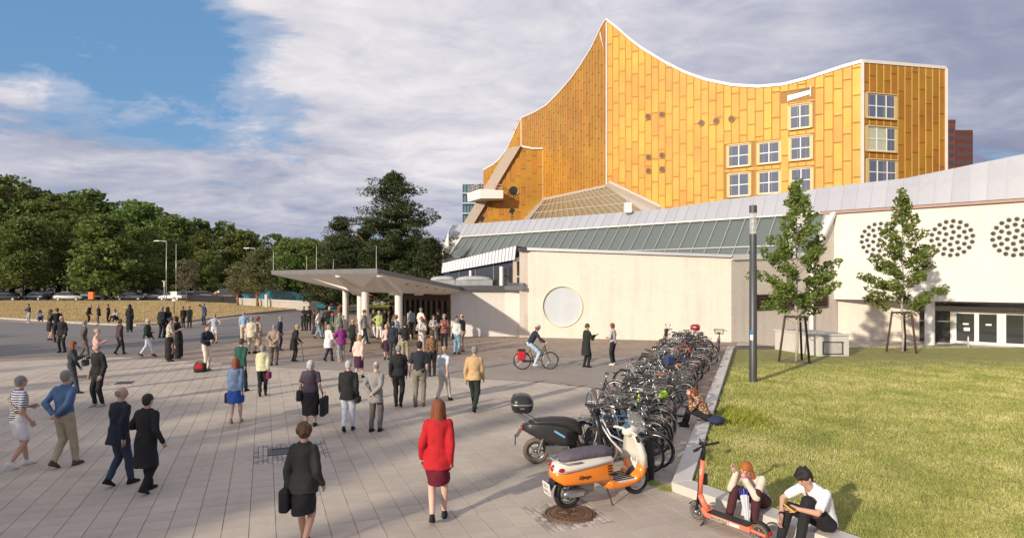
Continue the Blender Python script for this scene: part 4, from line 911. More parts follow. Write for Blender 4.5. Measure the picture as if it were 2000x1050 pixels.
# ---- entrance block: white wall, low roof, upper window band with corrugated fascia
ent = thing('entrance_block', 'low white entrance block with dark grey roof edge beside the canopy', 'building', (-2, 38.5, 0)); EB = Vector(ent.location)
se = lambda v: Vector(v)-EB
WA = Wall((-3.75, 38.2), (-.47, 38.45)); WB = Wall((-.47, 38.45), (.6, 38.3))
for w in (WA, WB): MB().quad(*[se(w.at(s, z)) for s, z in ((0, 0), (w.L, 0), (w.L, 2.84), (0, 2.84))]).build('white_wall', mWhiteWall, ent)
edge = [(-4.2, 37.85), (-.45, 38.05), (.75, 37.45), (1.0, 39.5), (1.0, 44), (-9.5, 47), (-9.5, 43)]
slab_poly(edge, 2.84, 3.1, 'roof_slab', mZincD, ent, EB); slab_poly([(-.3, 38.6), (.42, 38.0), (.44, 37.58), (.7, 37.5), (.9, 38.4), (.8, 40)], 3.1, 3.28, 'roof_edge_step', mZincD, ent, EB)
ar = [P(864, 514, 46), P(1008, 480, 38.6), P(1005, 507, 38.5), P(861.5, 533, 45.9)]
N_ = 24; mb = MB(); wv = Vector((-.3, -1, 0)).normalized()
top = [ar[0].lerp(ar[1], i/(N_*2))+wv*(.12 if i % 2 else 0) for i in range(N_*2+1)]; bot = [ar[3].lerp(ar[2], i/(N_*2))+wv*(.12 if i % 2 else 0) for i in range(N_*2+1)]
for i in range(N_*2): mb.quad(se(bot[i]), se(bot[i+1]), se(top[i+1]), se(top[i]))
mb.build('corrugated_fascia', M('corrugated_zinc', (.40, .41, .45), .5, .2, .05), ent)
mb = MB(); mb.quad(se(ar[1]), se(ar[2]), se(P(1010, 505, 39.5)), se(P(1014, 483, 39.5))); mb.quad(se(ar[0]), se(ar[1]), se(ar[1]+Vector((3, 8, 0))), se(ar[0]+Vector((1, 8, 0)))); mb.build('fascia_end', mZincD, ent)
a, b = P(868, 560, 46.2), P(1003, 560, 39.2); gw = Wall(a.xy, b.xy)
mb = MB(); mb.quad(*[se(v) for v in (gw.at(0, 3.0), gw.at(gw.L, 3.0), gw.at(gw.L, 4.9), gw.at(0, 4.2))]); mb.build('window_band', mGlassDk, ent)
for k in range(1, 4): MB().box(se(gw.at(gw.L*k/4, 3.85, .03)), (.05, .05, 1.5), gw.rz).build('mullion', mAlu, ent)
mb = MB(); q = P(979.5, 550, 39.6); mb.cyl(se((q.x, q.y, 3.05)), se((q.x, q.y, 4.3)), .13, n=14); q = P(919, 550, 42.8); mb.cyl(se((q.x, q.y, 3.05)), se((q.x, q.y, 4.1)), .1, n=12); mb.build('inner_pillar', mWhite, ent)
MB().box(se((.18, 38.95, 3.95)), (.25, .3, 1.8)).build('end_post', mBoard, ent)
# domed roof lights on the low roof
for k, (x0, x1, yy, lab) in enumerate(((839, 888, 42.2, 'left'), (889, 962, 40.6, 'right'))):
    a, b = P(x0, 556, yy), P(x1, 556, yy); w_ = b.x-a.x; t = thing('roof_dome', 'domed grey roof light on the entrance roof, %s one of the two' % lab, 'roof light', ((a.x+b.x)/2, yy+.9, 3.1))
    MB().box((0, 0, .18), (w_, 1.6, .36)).build('kerb_frame', M('weathered_zinc', (.36, .37, .38), .55, .3, .25, 2, dirt=.4), t)
    mb = MB(); mb.rings([(.36, w_/2*1.02, .85, 0, 0), (.45, w_/2, .83, 0, 0), (.54, w_/2*.8, .7, 0, 0), (.6, w_/2*.5, .45, 0, 0), (.62, w_/2*.1, .1, 0, 0)], 28, power=3.5); mb.build('dome', M('milky_dome', (.42, .43, .45), .35), t, True)
# entrance doors behind the canopy
WD = Wall((-7.3, 41.4), (-3.78, 38.22)); dd = thing('entrance_doors', 'dark bronze framed glass entrance doors under the canopy', 'doors', WD.at(0, 0), WD.rz)
MB().box((WD.L/2, .0, 2.42), (WD.L, .25, .5)).build('lintel', mBronze, dd)
nD = 9
for k in range(nD+1): MB().box((WD.L*k/nD, 0, 1.1), (.09, .14, 2.2)).build('post', mBronze, dd)
mDG = glassmat('amber_dark_glass', (.06, .045, .03), .08)
for k in range(nD):
    x = WD.L*(k+.5)/nD; d = MB().box((x, .05, .12), (WD.L/nD-.1, .05, .2)).build('door', mBronze, dd); MB().box((x, .06, 1.18), (WD.L/nD-.1, .015, 1.95)).build('pane', mDG, d); MB().bar((x+.1, -.03, .8), (x+.1, -.03, 1.5), .03).build('handle', M('brass', (.5, .33, .12), .3, .8), d)
MB().box((WD.L/2, 3.2, 1.3), (WD.L, .1, 2.6)).build('foyer_inside', mBronze, dd)
# ---- canopy
can = thing('entrance_canopy', 'angular white entrance canopy with folded soffit carried on round white columns', 'canopy', (-8, 36, 0)); NB = Vector(can.location); sn = lambda v: Vector(v)-NB
T1, T2, T3, T4, T5 = P(530, 528, 37), P(737, 524, 29), P(902, 560, 38), Vector((-4.3, 42.5, 3.1)), Vector((-11, 46.5, 3.8))
rim = [T1, T2, T3, T4, T5]; th = Vector((0, 0, -.23))
mb = MB(); mb.quad(*[sn(v) for v in rim]); 
for a, b in zip(rim, rim[1:]+rim[:1]): mb.quad(sn(a+th), sn(b+th), sn(b), sn(a))
mb.build('roof_slab', M('canopy_edge', (.20, .20, .205), .6, .2, .1, 2), can)
I = [P(686, 571, 40.0), P(700, 570, 35), P(773, 572, 33.3), P(877, 574.5, 38), Vector((-5.0, 41.5, 2.62)), Vector((-9.0, 44, 2.64))]
rb = [T1+th, T2+th, T3+th, T4+th, T5+th]
mSoff = M('soffit_white', (.85, .82, .77), .8, 0, .05, 1)
mb = MB()
for q in ((rb[0], I[0], I[1]), (rb[0], I[1], rb[1]), (rb[1], I[1], I[2]), (rb[1], I[2], rb[2]), (rb[2], I[2], I[3]), (rb[2], I[3], rb[3]), (rb[3], I[3], I[4]), (rb[3], I[4], rb[4]), (rb[4], I[4], I[5]), (rb[4], I[5], rb[0]), (rb[0], I[5], I[0])): mb.quad(*[sn(v) for v in q[::-1]])
mb.quad(*[sn(v) for v in I]); mb.build('soffit', mSoff, can)
def fin(a, b, w0, w1, d0, d1):
    mb = MB(); a, b = Vector(a), Vector(b); d = (b-a).normalized(); s_ = d.cross(Vector((0, 0, 1))).normalized(); k = Vector((0, 0, 1))
    mb.loft([[sn(a+s_*w0/2+k*.1), sn(a-s_*w0/2+k*.1), sn(a-s_*w0/2-k*d0), sn(a+s_*w0/2-k*d0)], [sn(b+s_*w1/2+k*.1), sn(b-s_*w1/2+k*.1), sn(b-s_*w1/2-k*d1), sn(b+s_*w1/2-k*d1)]]); mb.build('rib', mSoff, can)
m1 = rb[0].lerp(rb[1], .36); m2 = rb[0].lerp(rb[1], .66); fin(m1+(I[0]-m1)*.12, I[1]+Vector((0, 0, .05)), .2, .5, .06, .12); fin(m2+(I[1]-m2)*.1, I[1]+Vector((.05, 0, .02)), .25, .75, .06, .18); fin(rb[1]+(I[2]-rb[1])*.1, I[2]+Vector((0, .1, .02)), .25, .7, .05, .14)
m3 = rb[1].lerp(rb[2], .45); fin(m3+(I[3]-m3)*.1, I[3].lerp(I[2], .6), .2, .5, .04, .1)
for k in range(5): q = rb[1].lerp(rb[2], .25+.13*k).lerp(I[2].lerp(I[3], .3+.13*k), .35); MB().lathe([(.09, 0), (.09, .05)], sn(q-Vector((0, 0, .03))), n=12).build('downlight', mZincD, can)
q = I[3].lerp(I[2], .22); MB().box(sn(q+Vector((0, .15, -.02))), (.9, .12, .04), -.2).build('soffit_lamp', None or M('warm_tube', (.8, .5, .15), .4), can)
for x, y, z in ((675, 42.2, 2.66), (704, 37.0, 2.74), (713.5, 34.4, 2.8), (778.5, 33.2, 2.8)):
    p = P(x, 600, y); MB().lathe([(.20, 0), (.20, z+.3)], sn((p.x, p.y, 0)), n=24).build('column', mWhite, can, True)
for x, yt, yb, yy in ((534, 490, 528, 38), (618, 480, 526, 35), (735, 480, 525, 29.2), (651, 505, 525, 43), (599, 498, 526, 43)):
    a, b = P(x, yb+2, yy), P(x, yt, yy); MB().cyl(sn(a), sn(b), .022, .012, 6).build('lightning_rod', mAlu, can)
# western wing seen behind the pine
ww = thing('west_wing', 'white angular wing of the building half hidden behind the big pine', 'building', (-9, 60, 0)); WWB = Vector(ww.location)
a, b = P(838, 560, 60), P(876, 560, 58); w_ = Wall(a.xy, b.xy)
MB().quad(*[w_.at(s, z)-WWB for s, z in ((0, 0), (w_.L, 0), (w_.L, 8.0), (w_.L*.55, 5.5), (0, 3.2))]).build('white_wall', mWhiteWall, ww)
MB().quad(*[v-WWB for v in (P(800, 482, 72), P(826, 474, 72), P(830, 484, 72), P(806, 490, 72))]).build('white_panel', mWhite, ww)
mb = MB()
for k in range(7): mb.bar(P(806, 489+k*2.6, 71.5)-WWB, P(852, 487+k*2.6, 71.5)-WWB, .12, .08)
mb.build('stair_slats', M('timber_slats', (.5, .36, .24), .7), ww)
MB().quad(*[v-WWB for v in (P(800, 490, 72.3), P(856, 480, 72.3), P(856, 560, 72.3), P(800, 560, 72.3))]).build('rear_wall', mWhiteWall, ww)
# ================================================================== distant buildings
gt = thing('glass_tower', 'blue green glass office tower behind the left end of the golden hall', 'building', P(925, 560, 150)); TB = Vector(gt.location)
a, b, c = P(903, 357, 150), P(938, 366, 150), P(906, 357, 150)
x0, x1, ztp = P(904, 357, 150).x-TB.x, P(948, 357, 150).x-TB.x, P(925, 360, 150).z-TB.z
MB().box(((x0+x1)/2, 4, ztp/2), (x1-x0, 8, ztp)).build('body', glassmat('teal_glass', (.10, .20, .22), .1), gt)
for k in range(6):
    z = ztp-2.2-k*2.4
    if z > 0: MB().box(((x0+x1)/2, -.3, z), (x1-x0+.3, .8, .3)).build('floor_edge', M('light_metal', (.55, .6, .62), .4, .3), gt)
for k in range(8): MB().box((x0+(x1-x0)*k/7, -.1, ztp/2+.1), (.12, .15, ztp+.1)).build('fin', M('teal_metal', (.10, .2, .22), .4, .4), gt)
rt = thing('brick_tower', 'dark red brick tower block far behind the right end of the hall', 'building', P(1877, 560, 260)); RB = Vector(rt.location)
mRB = M('red_brick', (.13, .05, .042), .85, 0, .12, .5); zt1, zt2 = P(0, 238, 260).z-RB.z, P(0, 255, 260).z-RB.z; xa, xb, xc = [P(x, 300, 260).x-RB.x for x in (1848, 1866, 1902)]
MB().box(((xa+xb)/2, 6, zt1/2), (xb-xa, 12, zt1)).build('tower_body', mRB, rt); MB().box(((xb+xc)/2, 6.5, zt2/2), (xc-xb, 12, zt2)).build('side_body', mRB, rt)
mb = MB()
for k in range(14): mb.box((xb+.4+(xc-xb-.8)*k/13, .35, zt2/2), (.22, .4, zt2+.6))
mb.build('piers', mRB, rt)
wm = MB().box((0, 0, 0), (.55, .1, 1.6)).mesh('window', M('tower_window', (.05, .055, .07), .2, spec=.8))
for r_ in range(7):
    for k in range(13): link('window', wm, rt, (xb+.7+(xc-xb-.8)*k/13, .25, zt2-3-r_*3.4))
    for k in range(3): link('window', wm, rt, (xa+1.2+(xb-xa-1.6)*k/3, -.12, zt1-3.5-r_*3.4))
mb = MB()
for k in range(8): mb.box((xa+.2+(xb-xa-.4)*k/7, 0, zt1+.3), (.35, .4, 1))
mb.build('crenellation', mRB, rt)
# ================================================================== trees
mBark = M('bark', (.13, .10, .075), .9, 0, .25, 6, bump=.8, bscale=25)
mBarkR = M('pine_bark', (.26, .13, .08), .9, 0, .25, 4, bump=.8, bscale=20)
mLeafA = leafmat('forest_leaf', ((.07, .11, .028), (.15, .205, .052), (.28, .31, .09)))
mLeafB = leafmat('oak_leaf', ((.09, .15, .03), (.19, .27, .06), (.34, .38, .11)), .4)
mNeedle = leafmat('pine_needle', ((.022, .042, .016), (.05, .078, .026), (.11, .12, .045)), .15)
mNeedleL = leafmat('young_pine_needle', ((.06, .075, .03), (.13, .14, .055), (.26, .24, .11)), .2)
def leaves(centers, radii, per, size, flat=.6, seed=0, asp=.62):
    """many small leaf faces spread round the clump centres"""
    r = np.random.default_rng(seed); C_ = np.repeat(np.array(centers), per, 0); Rr = np.repeat(np.array(radii), per, 0); n = len(C_)
    d = r.normal(0, 1, (n, 3)); d /= np.linalg.norm(d, axis=1)[:, None]; rad = r.uniform(.35, 1.0, n)**.6
    p = C_+d*Rr*rad[:, None]
    a = r.normal(0, 1, (n, 3)); a[:, 2] *= flat; a /= np.linalg.norm(a, axis=1)[:, None]
    b = np.cross(a, r.normal(0, 1, (n, 3))); b /= np.linalg.norm(b, axis=1)[:, None]
    s = size*r.uniform(.6, 1.35, n)[:, None]
    v = np.stack([p-a*s, p+b*s*asp, p+a*s, p-b*s*asp], 1)
    return v.reshape(-1, 3), np.arange(4*n).reshape(n, 4)
def crown_mesh(name, H, Rr, base, ncl, per, size, mat, seed, shape='round', cl=(.9, 1.5)):
    r = random.Random(seed); cs, rs = [], []
    lobes = [(r.uniform(0, 6.28), r.uniform(.15, .9), r.uniform(.72, 1.12)) for _ in range(9)]
    k = 0
    while len(cs) < ncl:
        t = r.random(); z = base+(H-base)*t
        if shape == 'round': w = math.sqrt(max(0, 1-((t-.45)/.58)**2))
        elif shape == 'cone': w = (1-t)**.75*(.9+.3*math.sin(t*22))
        else: w = math.sqrt(max(0, 1-((t-.4)/.62)**2))*(.8+.2*math.sin(t*15))
        a = r.uniform(0, 6.28); q = r.random()**.42
        lob = 1
        for la, lt, ls in lobes:
            da = math.cos(a-la)*.5+.5; lob *= 1+(ls-1)*da*max(0, 1-abs(t-lt)*3)*1.6
        rr_ = Rr*w*q*lob; c = (rr_*math.cos(a), rr_*math.sin(a), z+r.uniform(-.3, .3)); cs.append(c)
        s_ = r.uniform(*cl)*(.6+.4*w); rs.append((s_, s_, s_*.62))
    v, f = leaves(cs, rs, per, size, seed=seed); return np_mesh(name, v, f, mat, 4), cs
def limbs(H, base, cs, r0, seed, mat, n=26, name='trunk', lean=0):
    r = random.Random(seed); mb = MB(); top = H*.86
    pts = [(lean*t*t+.12*math.sin(t*5+seed), .1*math.cos(t*4+seed), top*t) for t in [i/8 for i in range(9)]]
    mb.tube(pts, [r0*(1.25 if i == 0 else 1-.85*i/8) for i in range(9)], 9)
    for c in r.sample(list(cs), min(n, len(cs))):
        z0 = max(base*.8, c[2]-math.hypot(c[0], c[1])*.7-.4); z0 = min(z0, top*.93); t = z0/top; s = Vector((lean*t*t+.12*math.sin(t*5+seed), .1*math.cos(t*4+seed), z0)); e = Vector(c); m_ = s.lerp(e, .5)+Vector((0, 0, -.08*(e-s).length))
        w = r0*(1-.8*t)*.42; mb.tube([s, m_, e], [w, w*.65, w*.2], 5)
    return mb.mesh(name, mat, True)
def plant(name, label, cat, loc, tm, cm, rz=0, sc=(1, 1, 1), group=None, cname='crown'):
    t = thing(name, label, cat, loc, rz, group); t.scale = sc; link('trunk', tm, t); link(cname, cm, t); return t
# ---- wood behind the car park: four trees shared by many individuals
FT = []
for k, (H, Rr, b) in enumerate(((19, 7.0, 2.6), (17, 6.2, 3.0), (21, 6.6, 4.0), (14, 5.6, 1.8))):
    cm, cs = crown_mesh('crown', H, Rr, b, 150, 62, .30, mLeafA, 40+k, 'round', (.9, 2.0)); FT.append((H, cm, limbs(H, b, cs, .36, k, mBark)))
# skyline heights measured in the picture: (x, y of treetops)
SKY = [(-60, 335), (0, 340), (40, 352), (80, 378), (150, 374), (200, 392), (260, 400), (330, 410), (400, 432), (470, 442), (540, 460), (600, 458), (660, 455), (720, 470), (800, 470), (860, 480)]
rr = random.Random(5); k = 0
desc = ['dark', 'mid green', 'bright green', 'deep green', 'yellow tinged']
def forest(px, Y, ytop, label, group=None, v=None):
    global k
    p = P(px, 580, Y); H, cm, tm = FT[(k if v is None else v) % 4]; zt = HC-(ytop-YH)/F*Y; s = zt/H*1.0; w = s*rr.uniform(.95, 1.2); k += 1
    return plant('broadleaf_tree', label, 'tree', (p.x, p.y, 0), tm, cm, rr.uniform(0, 6.28), (w, w, s), group)
GR = 'trees of the wood behind the car park'
LBL = 'broadleaf tree of the dense wood rising behind the parked cars'
for q_, x in enumerate(range(-402, 900, 52)): forest(x+rr.uniform(-12, 12), 150+rr.uniform(-6, 6), interp(SKY, x)+rr.uniform(-4, 10), 'tree on the skyline of the wood, %s from the left in the back row' % ORD[q_+1], GR)
for q_, x in enumerate(range(-400, 760, 66)): forest(x+rr.uniform(-14, 14), 132+rr.uniform(-5, 5), interp(SKY, x)+rr.uniform(14, 34), 'tree of the wood, %s from the left in the middle row below the skyline' % ORD[q_+1], GR)
for q_, x in enumerate(range(560, 900, 48)): forest(x, 122, interp(SKY, x)+rr.uniform(0, 14), 'tree of the wood behind the pines, %s from the left' % ORD[q_+1], GR)
GF = 'front row of trees along the parked cars'
FR = [(-40, 112, 400, 'large tree at the left edge in the row before the wood'), (45, 108, 430, 'bright green tree in the front row behind the leftmost cars'), (125, 116, 415, 'tall tree with a bare trunk showing above the silver car'), (205, 104, 425, 'broad tree in the middle of the front row by the orange bin'), (285, 112, 440, 'tree in the front row behind the dark parked cars'), (345, 118, 470, 'lower tree in the front row right of the tall street lamp'), (405, 112, 490, 'light green low tree above the white parked cars')]
for i, (x, Y, yt, lb) in enumerate(FR): forest(x, Y, yt, lb, None, i)
# undergrowth filling the gaps below the crowns
cs, rs = [], []
r_ = random.Random(3)
for i in range(320): x = r_.uniform(-150, 8); y = 137+r_.uniform(-4, 22); cs.append((x, y, r_.uniform(.3, 3.6))); rs.append((2.4, 1.6, 1.6))
v, f = leaves(cs, rs, 46, .30, seed=8); link('undergrowth', np_mesh('undergrowth', v, f, mLeafA, 4), None, label='dark leafy undergrowth along the foot of the wood', cat='undergrowth', kind='stuff')
# ---- the big pine by the entrance and its neighbours
def pine_mesh(H, Rr, base, seed, tiers, mat, per=150, size=.15, width=None):
    r = random.Random(seed); cs, rs, ends = [], [], []
    for i in range(tiers):
        t = (i+.5)/tiers; z = base+(H-base)*t; w = Rr*(width(t) if width else (1-t)**.7)
        nb = max(3, int(8-3*t)); a0 = r.uniform(0, 6.28)
        for j in range(nb):
            a = a0+6.28*j/nb+r.uniform(-.35, .35); L = w*r.uniform(.6, 1.15); ex, ey, ez = L*math.cos(a), L*math.sin(a), z+L*.16+r.uniform(-.35, .35); ends.append((ex, ey, ez))
            m = max(2, int(L/.62))
            for q in range(m):
                u = (q+1)/m; s_ = r.uniform(.48, .9)*(.75+.35*u); cs.append((ex*u+r.uniform(-.3, .3), ey*u+r.uniform(-.3, .3), z+(ez-z)*u+r.uniform(-.15, .25))); rs.append((s_*1.25, s_*1.25, s_*.55))
    cs += [(0, 0, H-.2), (.2, .1, H-.7)]; rs += [(.35, .35, .6), (.6, .6, .5)]
    v, f = leaves(cs, rs, per, size, seed=seed, asp=.28); return np_mesh('crown', v, f, mat, 4), ends
def pine(px, Y, H, Rr, seed, label, name='pine_tree', mat=None, bark=None, base=None, tiers=None, width=None, per=120, size=.16):
    p = P(px, 580, Y); base = H*.18 if base is None else base; cm, ends = pine_mesh(H, Rr, base, seed, tiers or int(H*1.0), mat or mNeedle, per, size, width)
    tm = limbs(H, base, ends, H*.017+.06, seed, bark or mBarkR, 30, lean=.2); return plant(name, label, 'pine tree', (p.x, p.y, 0), tm, cm)
wbig = lambda t: (1.0 if t < .35 else (1-t)**.62*1.32)*(.8+.25*math.sin(t*24))
pine(768, 62, 14.0, 5.7, 11, 'tall dark pine with layered branches rising above the entrance canopy', width=wbig, base=1.6, tiers=15, per=150, size=.15)
pine(664, 66, 9.8, 3.6, 12, 'smaller dark pine left of the tall pine above the canopy', base=.8, per=110, tiers=11)
pine(712, 70, 9.2, 3.4, 13, 'dark pine squeezed between the two taller pines', base=.8, per=100, tiers=10)
pine(842, 56, 6.9, 2.6, 14, 'dark pine in front of the white end of the building', base=.6, per=120, tiers=9)
pine(808, 60, 7.4, 2.8, 17, 'low dark pine at the right foot of the tall pine', base=.5, per=100, tiers=8)
pine(640, 74, 7.2, 3.0, 18, 'bushy dark pine behind the left part of the canopy', base=.5, per=90, tiers=8)
pine(503, 78, 7.0, 2.6, 15, 'young pale green pine with a forked top on the dry field', mat=mNeedleL, base=2.0, per=110, size=.15, tiers=8)
pine(466, 82, 5.4, 1.9, 16, 'smaller young pine leaning left on the dry field', mat=mNeedleL, base=1.8, per=110, size=.15, tiers=6)
# grey leaved small tree by the white cars
cm, cs = crown_mesh('crown', 6.0, 2.5, 2.0, 60, 45, .12, leafmat('grey_leaf', ((.09, .085, .05), (.17, .15, .09), (.28, .24, .15))), 77, 'round', (.4, .8)); p = P(365, 590, 95)
plant('small_tree', 'small tree with sparse brownish grey leaves in front of the white cars', 'tree', (p.x, p.y, 0), limbs(6.0, 2, cs, .12, 5, mBark, 20), cm, 0, (1, 1, 1.05))
# ---- two young oaks on the lawn with their stakes
def oak(p, H, seed, label, base=2.1, Rr=1.65):
    r = random.Random(seed); cs, rs, ends = [], [], []
    nb = 42
    for i in range(nb):
        t = i/nb; z = base*.92+(H-base)*t*.97; w = Rr*((1-t)**.85)*(1.0 if t > .12 else .62+t*3)*r.uniform(.62, 1.18); a = i*2.4+r.uniform(-.4, .4)
        e = (w*math.cos(a), w*math.sin(a), z+w*r.uniform(.25, .6)); ends.append(e)
        m = max(2, int(w/.2))
        for q in range(m):
            u = .3+.7*(q+1)/m; s_ = r.uniform(.17, .34); cs.append((e[0]*u+r.uniform(-.1, .1), e[1]*u+r.uniform(-.1, .1), z+(e[2]-z)*u+r.uniform(-.12, .12))); rs.append((s_, s_, s_*.8))
    for i in range(9): cs.append((r.uniform(-.16, .16), r.uniform(-.16, .16), H-1.25+i*.15)); rs.append((.2, .2, .16))
    v, f = leaves(cs, rs, 46, .075, seed=seed, asp=.6); cm = np_mesh('crown', v, f, mLeafB, 4)
    mb = MB(); tp = [(.03*math.sin(k*1.7+seed), .03*math.cos(k*2.1+seed), (H-.5)*k/9) for k in range(10)]
    mb.tube(tp, [.062-.0055*k for k in range(10)], 8)
    for e in ends:
        k_ = max(1.6, e[2]-math.hypot(e[0], e[1])*.75); mb.tube([(0, 0, k_), (e[0]*.5, e[1]*.5, k_+(e[2]-k_)*.45), e], [.02, .013, .005], 5)
    tm = mb.mesh('trunk', M('young_bark', (.42, .37, .32), .8, 0, .2, 6, bump=.4), True)
    t = thing('young_oak', label, 'tree', (p[0], p[1], lawnz(p[0], p[1])), 0); link('trunk', tm, t); link('crown', cm, t)
    s = thing('tree_stakes', 'three dark wooden stakes with a top frame propping '+('the left young oak' if seed == 31 else 'the right young oak'), 'stakes', (p[0], p[1], lawnz(p[0], p[1])), .35)
    mW = M('dark_timber', (.075, .052, .04), .8, 0, .25, 5, bump=.4); feet = [(.72*math.cos(a), .72*math.sin(a)) for a in (.5, 2.6, 4.7)]; tops = [(.46*math.cos(a), .46*math.sin(a)) for a in (.5, 2.6, 4.7)]
    for (a, b), (c, d) in zip(feet, tops): MB().tube([(a, b, -.05), (c, d, 2.0)], .048, 8).build('stake', mW, s, True)
    for i in range(3): MB().bar((*tops[i], 1.95), (*tops[(i+1) % 3], 1.95), .035, .09).build('cross_rail', mW, s)
    mb = MB()
    for c in tops: mb.bar((*c, 1.98), (0, 0, 1.98), .02, .05)
    mb.build('tie', mDark, s); return t
o1 = G(1561, 703, -.03); oak((12.1, 26.6), 7.75, 31, 'young oak with a sparse irregular crown between the lamp post and the white wall', Rr=1.95)
oak((18.85, 30.2), 7.85, 32, 'young oak standing in front of the round porthole clusters', Rr=1.95)
# ---- trees behind the photographer: they stand on the far side of the plaza and shade it
SH = []
def caster(c, x, y, reach, wid, v=None, nar=1.0):
    """tree whose treetop shadow ends near (x, y) on the plaza"""
    H, cm, tm = FT[(len(SH) if v is None else v) % 4]; L = reach; s = L*math.tan(R(SUN_EL))/H
    loc = (x-.643*L, y-.766*L, 0); SH.append(plant('plaza_tree', c, 'tree', loc, tm, cm, x, (wid, wid, s), 'trees of the row along the near side of the plaza'))
for x, y, r_, w in ((-2.9, 15.4, 39, .80), (-10.6, 16.4, 40, .9), (-18.5, 16.5, 40, .7), (-3.2, 11, 40, .16), (.8, 12.6, 38, .10), (4.0, 20.5, 42, .12), (-15, 20.5, 44, .15), (-9.0, 17, 41, .14), (-20, 24, 44, .2),
    (-26, 31, 38, .8), (-33, 37, 42, .9), (-20, 33, 40, .25), (-12, 33, 42, .12), (-9, 29, 44, .10), (-42, 46, 40, .9), (-15, 40, 40, .3)):
    caster('tree behind the photographer at the plaza, %s of the row' % ORD[len(SH)+1], x, y, r_, w)
# ================================================================== bicycles
def xl(mb, spec, n=16, power=2.4):   # loft along x: (x, cz, ry, rz)
    rg = []
    for x, cz, ry, rz in spec:
        r_ = []
        for j in range(n):
            t = 2*math.pi*j/n+math.pi/n; c_, s_ = math.cos(t), math.sin(t); e = 2/power; r_.append((x, ry*math.copysign(abs(c_)**e, c_), cz+rz*math.copysign(abs(s_)**e, s_)))
        rg.append(r_)
    return mb.loft(rg)
mRub = M('rubber', (.028, .026, .025), .75, 0, .2, 20); mRubD = M('dusty_rubber', (.16, .125, .10), .85, 0, .2, 15)
mChr = M('chrome', (.55, .55, .56), .22, .9, .06, 10); mSteel = M('bike_steel', (.30, .30, .31), .35, .8, .1, 10); mBlk = M('black_paint', (.02, .02, .022), .35, 0, .2, 8, spec=.6); mSad = M('saddle_black', (.025, .023, .022), .55)
mTan = M('saddle_tan', (.38, .13, .035), .5); mRedL = M('red_lens', (.45, .01, .015), .2, spec=.8); mLens = M('white_lens', (.65, .66, .68), .15, .2)
WR = .34
def wheel_meshes():
    ty = MB().torus((0, 0, 0), WR-.018, .019, 36, 8).mesh('tyre', mRub, True); rm_ = MB(); rm_.lathe([(WR-.052, -.011), (WR-.052, .011), (WR-.032, .013), (WR-.032, -.013), (WR-.052, -.011)], axis='Y', n=36); rim = rm_.mesh('rim', M('rim_grey', (.26, .26, .27), .35, .8, .1, 10), True)
    sp = MB()
    for k in range(28): a = 2*math.pi*k/28; s_ = .025*(1 if k % 2 else -1); sp.bar((.02*math.cos(a+.5*(k % 4-1.5)), s_, .02*math.sin(a+.5*(k % 4-1.5))), ((WR-.05)*math.cos(a), 0, (WR-.05)*math.sin(a)), .0028)
    hub = MB().cyl((0, -.045, 0), (0, .045, 0), .017, n=10); hub.lathe([(.028, -.03), (.028, -.026)], axis='Y', n=12)
    return ty, rim, sp.mesh('spokes', mSteel), hub.mesh('hub', mSteel, True)
WM = wheel_meshes()
AX0, AX1, BB = Vector((-.53, 0, WR)), Vector((.54, 0, WR)), Vector((-.09, 0, .29))
def frame_mesh(kind):
    mb = MB(); r = .0165
    if kind == 'step': ST, HT0, HT1 = Vector((-.24, 0, .80)), Vector((.335, 0, .93)), Vector((.385, 0, .76))
    else: ST, HT0, HT1 = Vector((-.25, 0, .84)), Vector((.335, 0, .90)), Vector((.375, 0, .76))
    mb.tube([BB, ST], r, 8); mb.tube([HT0, HT1], r*1.25, 8)
    if kind == 'step': mb.tube([HT1+Vector((-.01, 0, .03)), (.16, 0, .50), (-.0, 0, .36), BB], r*1.25, 8); mb.tube([HT0+Vector((0, 0, -.04)), (.17, 0, .60), (-.14, 0, .50)], r, 8)
    else: mb.tube([HT1+Vector((-.01, 0, .02)), BB], r*1.2, 8); mb.tube([HT0+Vector((.01, 0, -.04)), ST+Vector((0, 0, -.04))], r, 8)
    for s_ in (-1, 1): mb.tube([BB+Vector((0, s_*.03, 0)), AX0+Vector((0, s_*.06, 0))], .009, 6); mb.tube([ST+Vector((0, s_*.015, -.05)), AX0+Vector((0, s_*.06, 0))], .008, 6)
    return mb.mesh('frame', mBlk, True)
FR_ = {'step': frame_mesh('step'), 'diamond': frame_mesh('diamond')}
fk = MB(); fk.tube([(.385, 0, .75), (.40, 0, .70)], .02, 8)
for s_ in (-1, 1): fk.tube([(.395, s_*.01, .72), (.40, s_*.05, .68), (.46, s_*.052, .50), AX1+Vector((0, s_*.052, 0))], .011, 7)
FORK = fk.mesh('fork', mBlk, True)
def fender(c, a0, a1):
    mb = MB(); rg = []
    for k in range(13):
        a = R(a0+(a1-a0)*k/12); rr_ = WR+.022; rg.append([Vector((c.x+(rr_+dz)*math.cos(a), y, c.z+(rr_+dz)*math.sin(a))) for y, dz in ((-.026, -.012), (-.014, .004), (.014, .004), (.026, -.012), (.014, -.002), (-.014, -.002))])
    mb.loft(rg); return mb.mesh('mudguard', mBlk, True)
FEN = (fender(AX0, 40, 215), fender(AX1, -35, 150))
sd_ = MB(); xl(sd_, [(-.13, .0, .075, .022), (-.08, .005, .085, .03), (0, 0, .055, .025), (.08, -.005, .028, .018), (.13, -.01, .018, .012)]); SAD = sd_.mesh('saddle', mSad, True)
SP_ = MB().cyl((-.24, 0, .78), (-.29, 0, .96), .0125, n=8).mesh('seat_post', mChr, True)
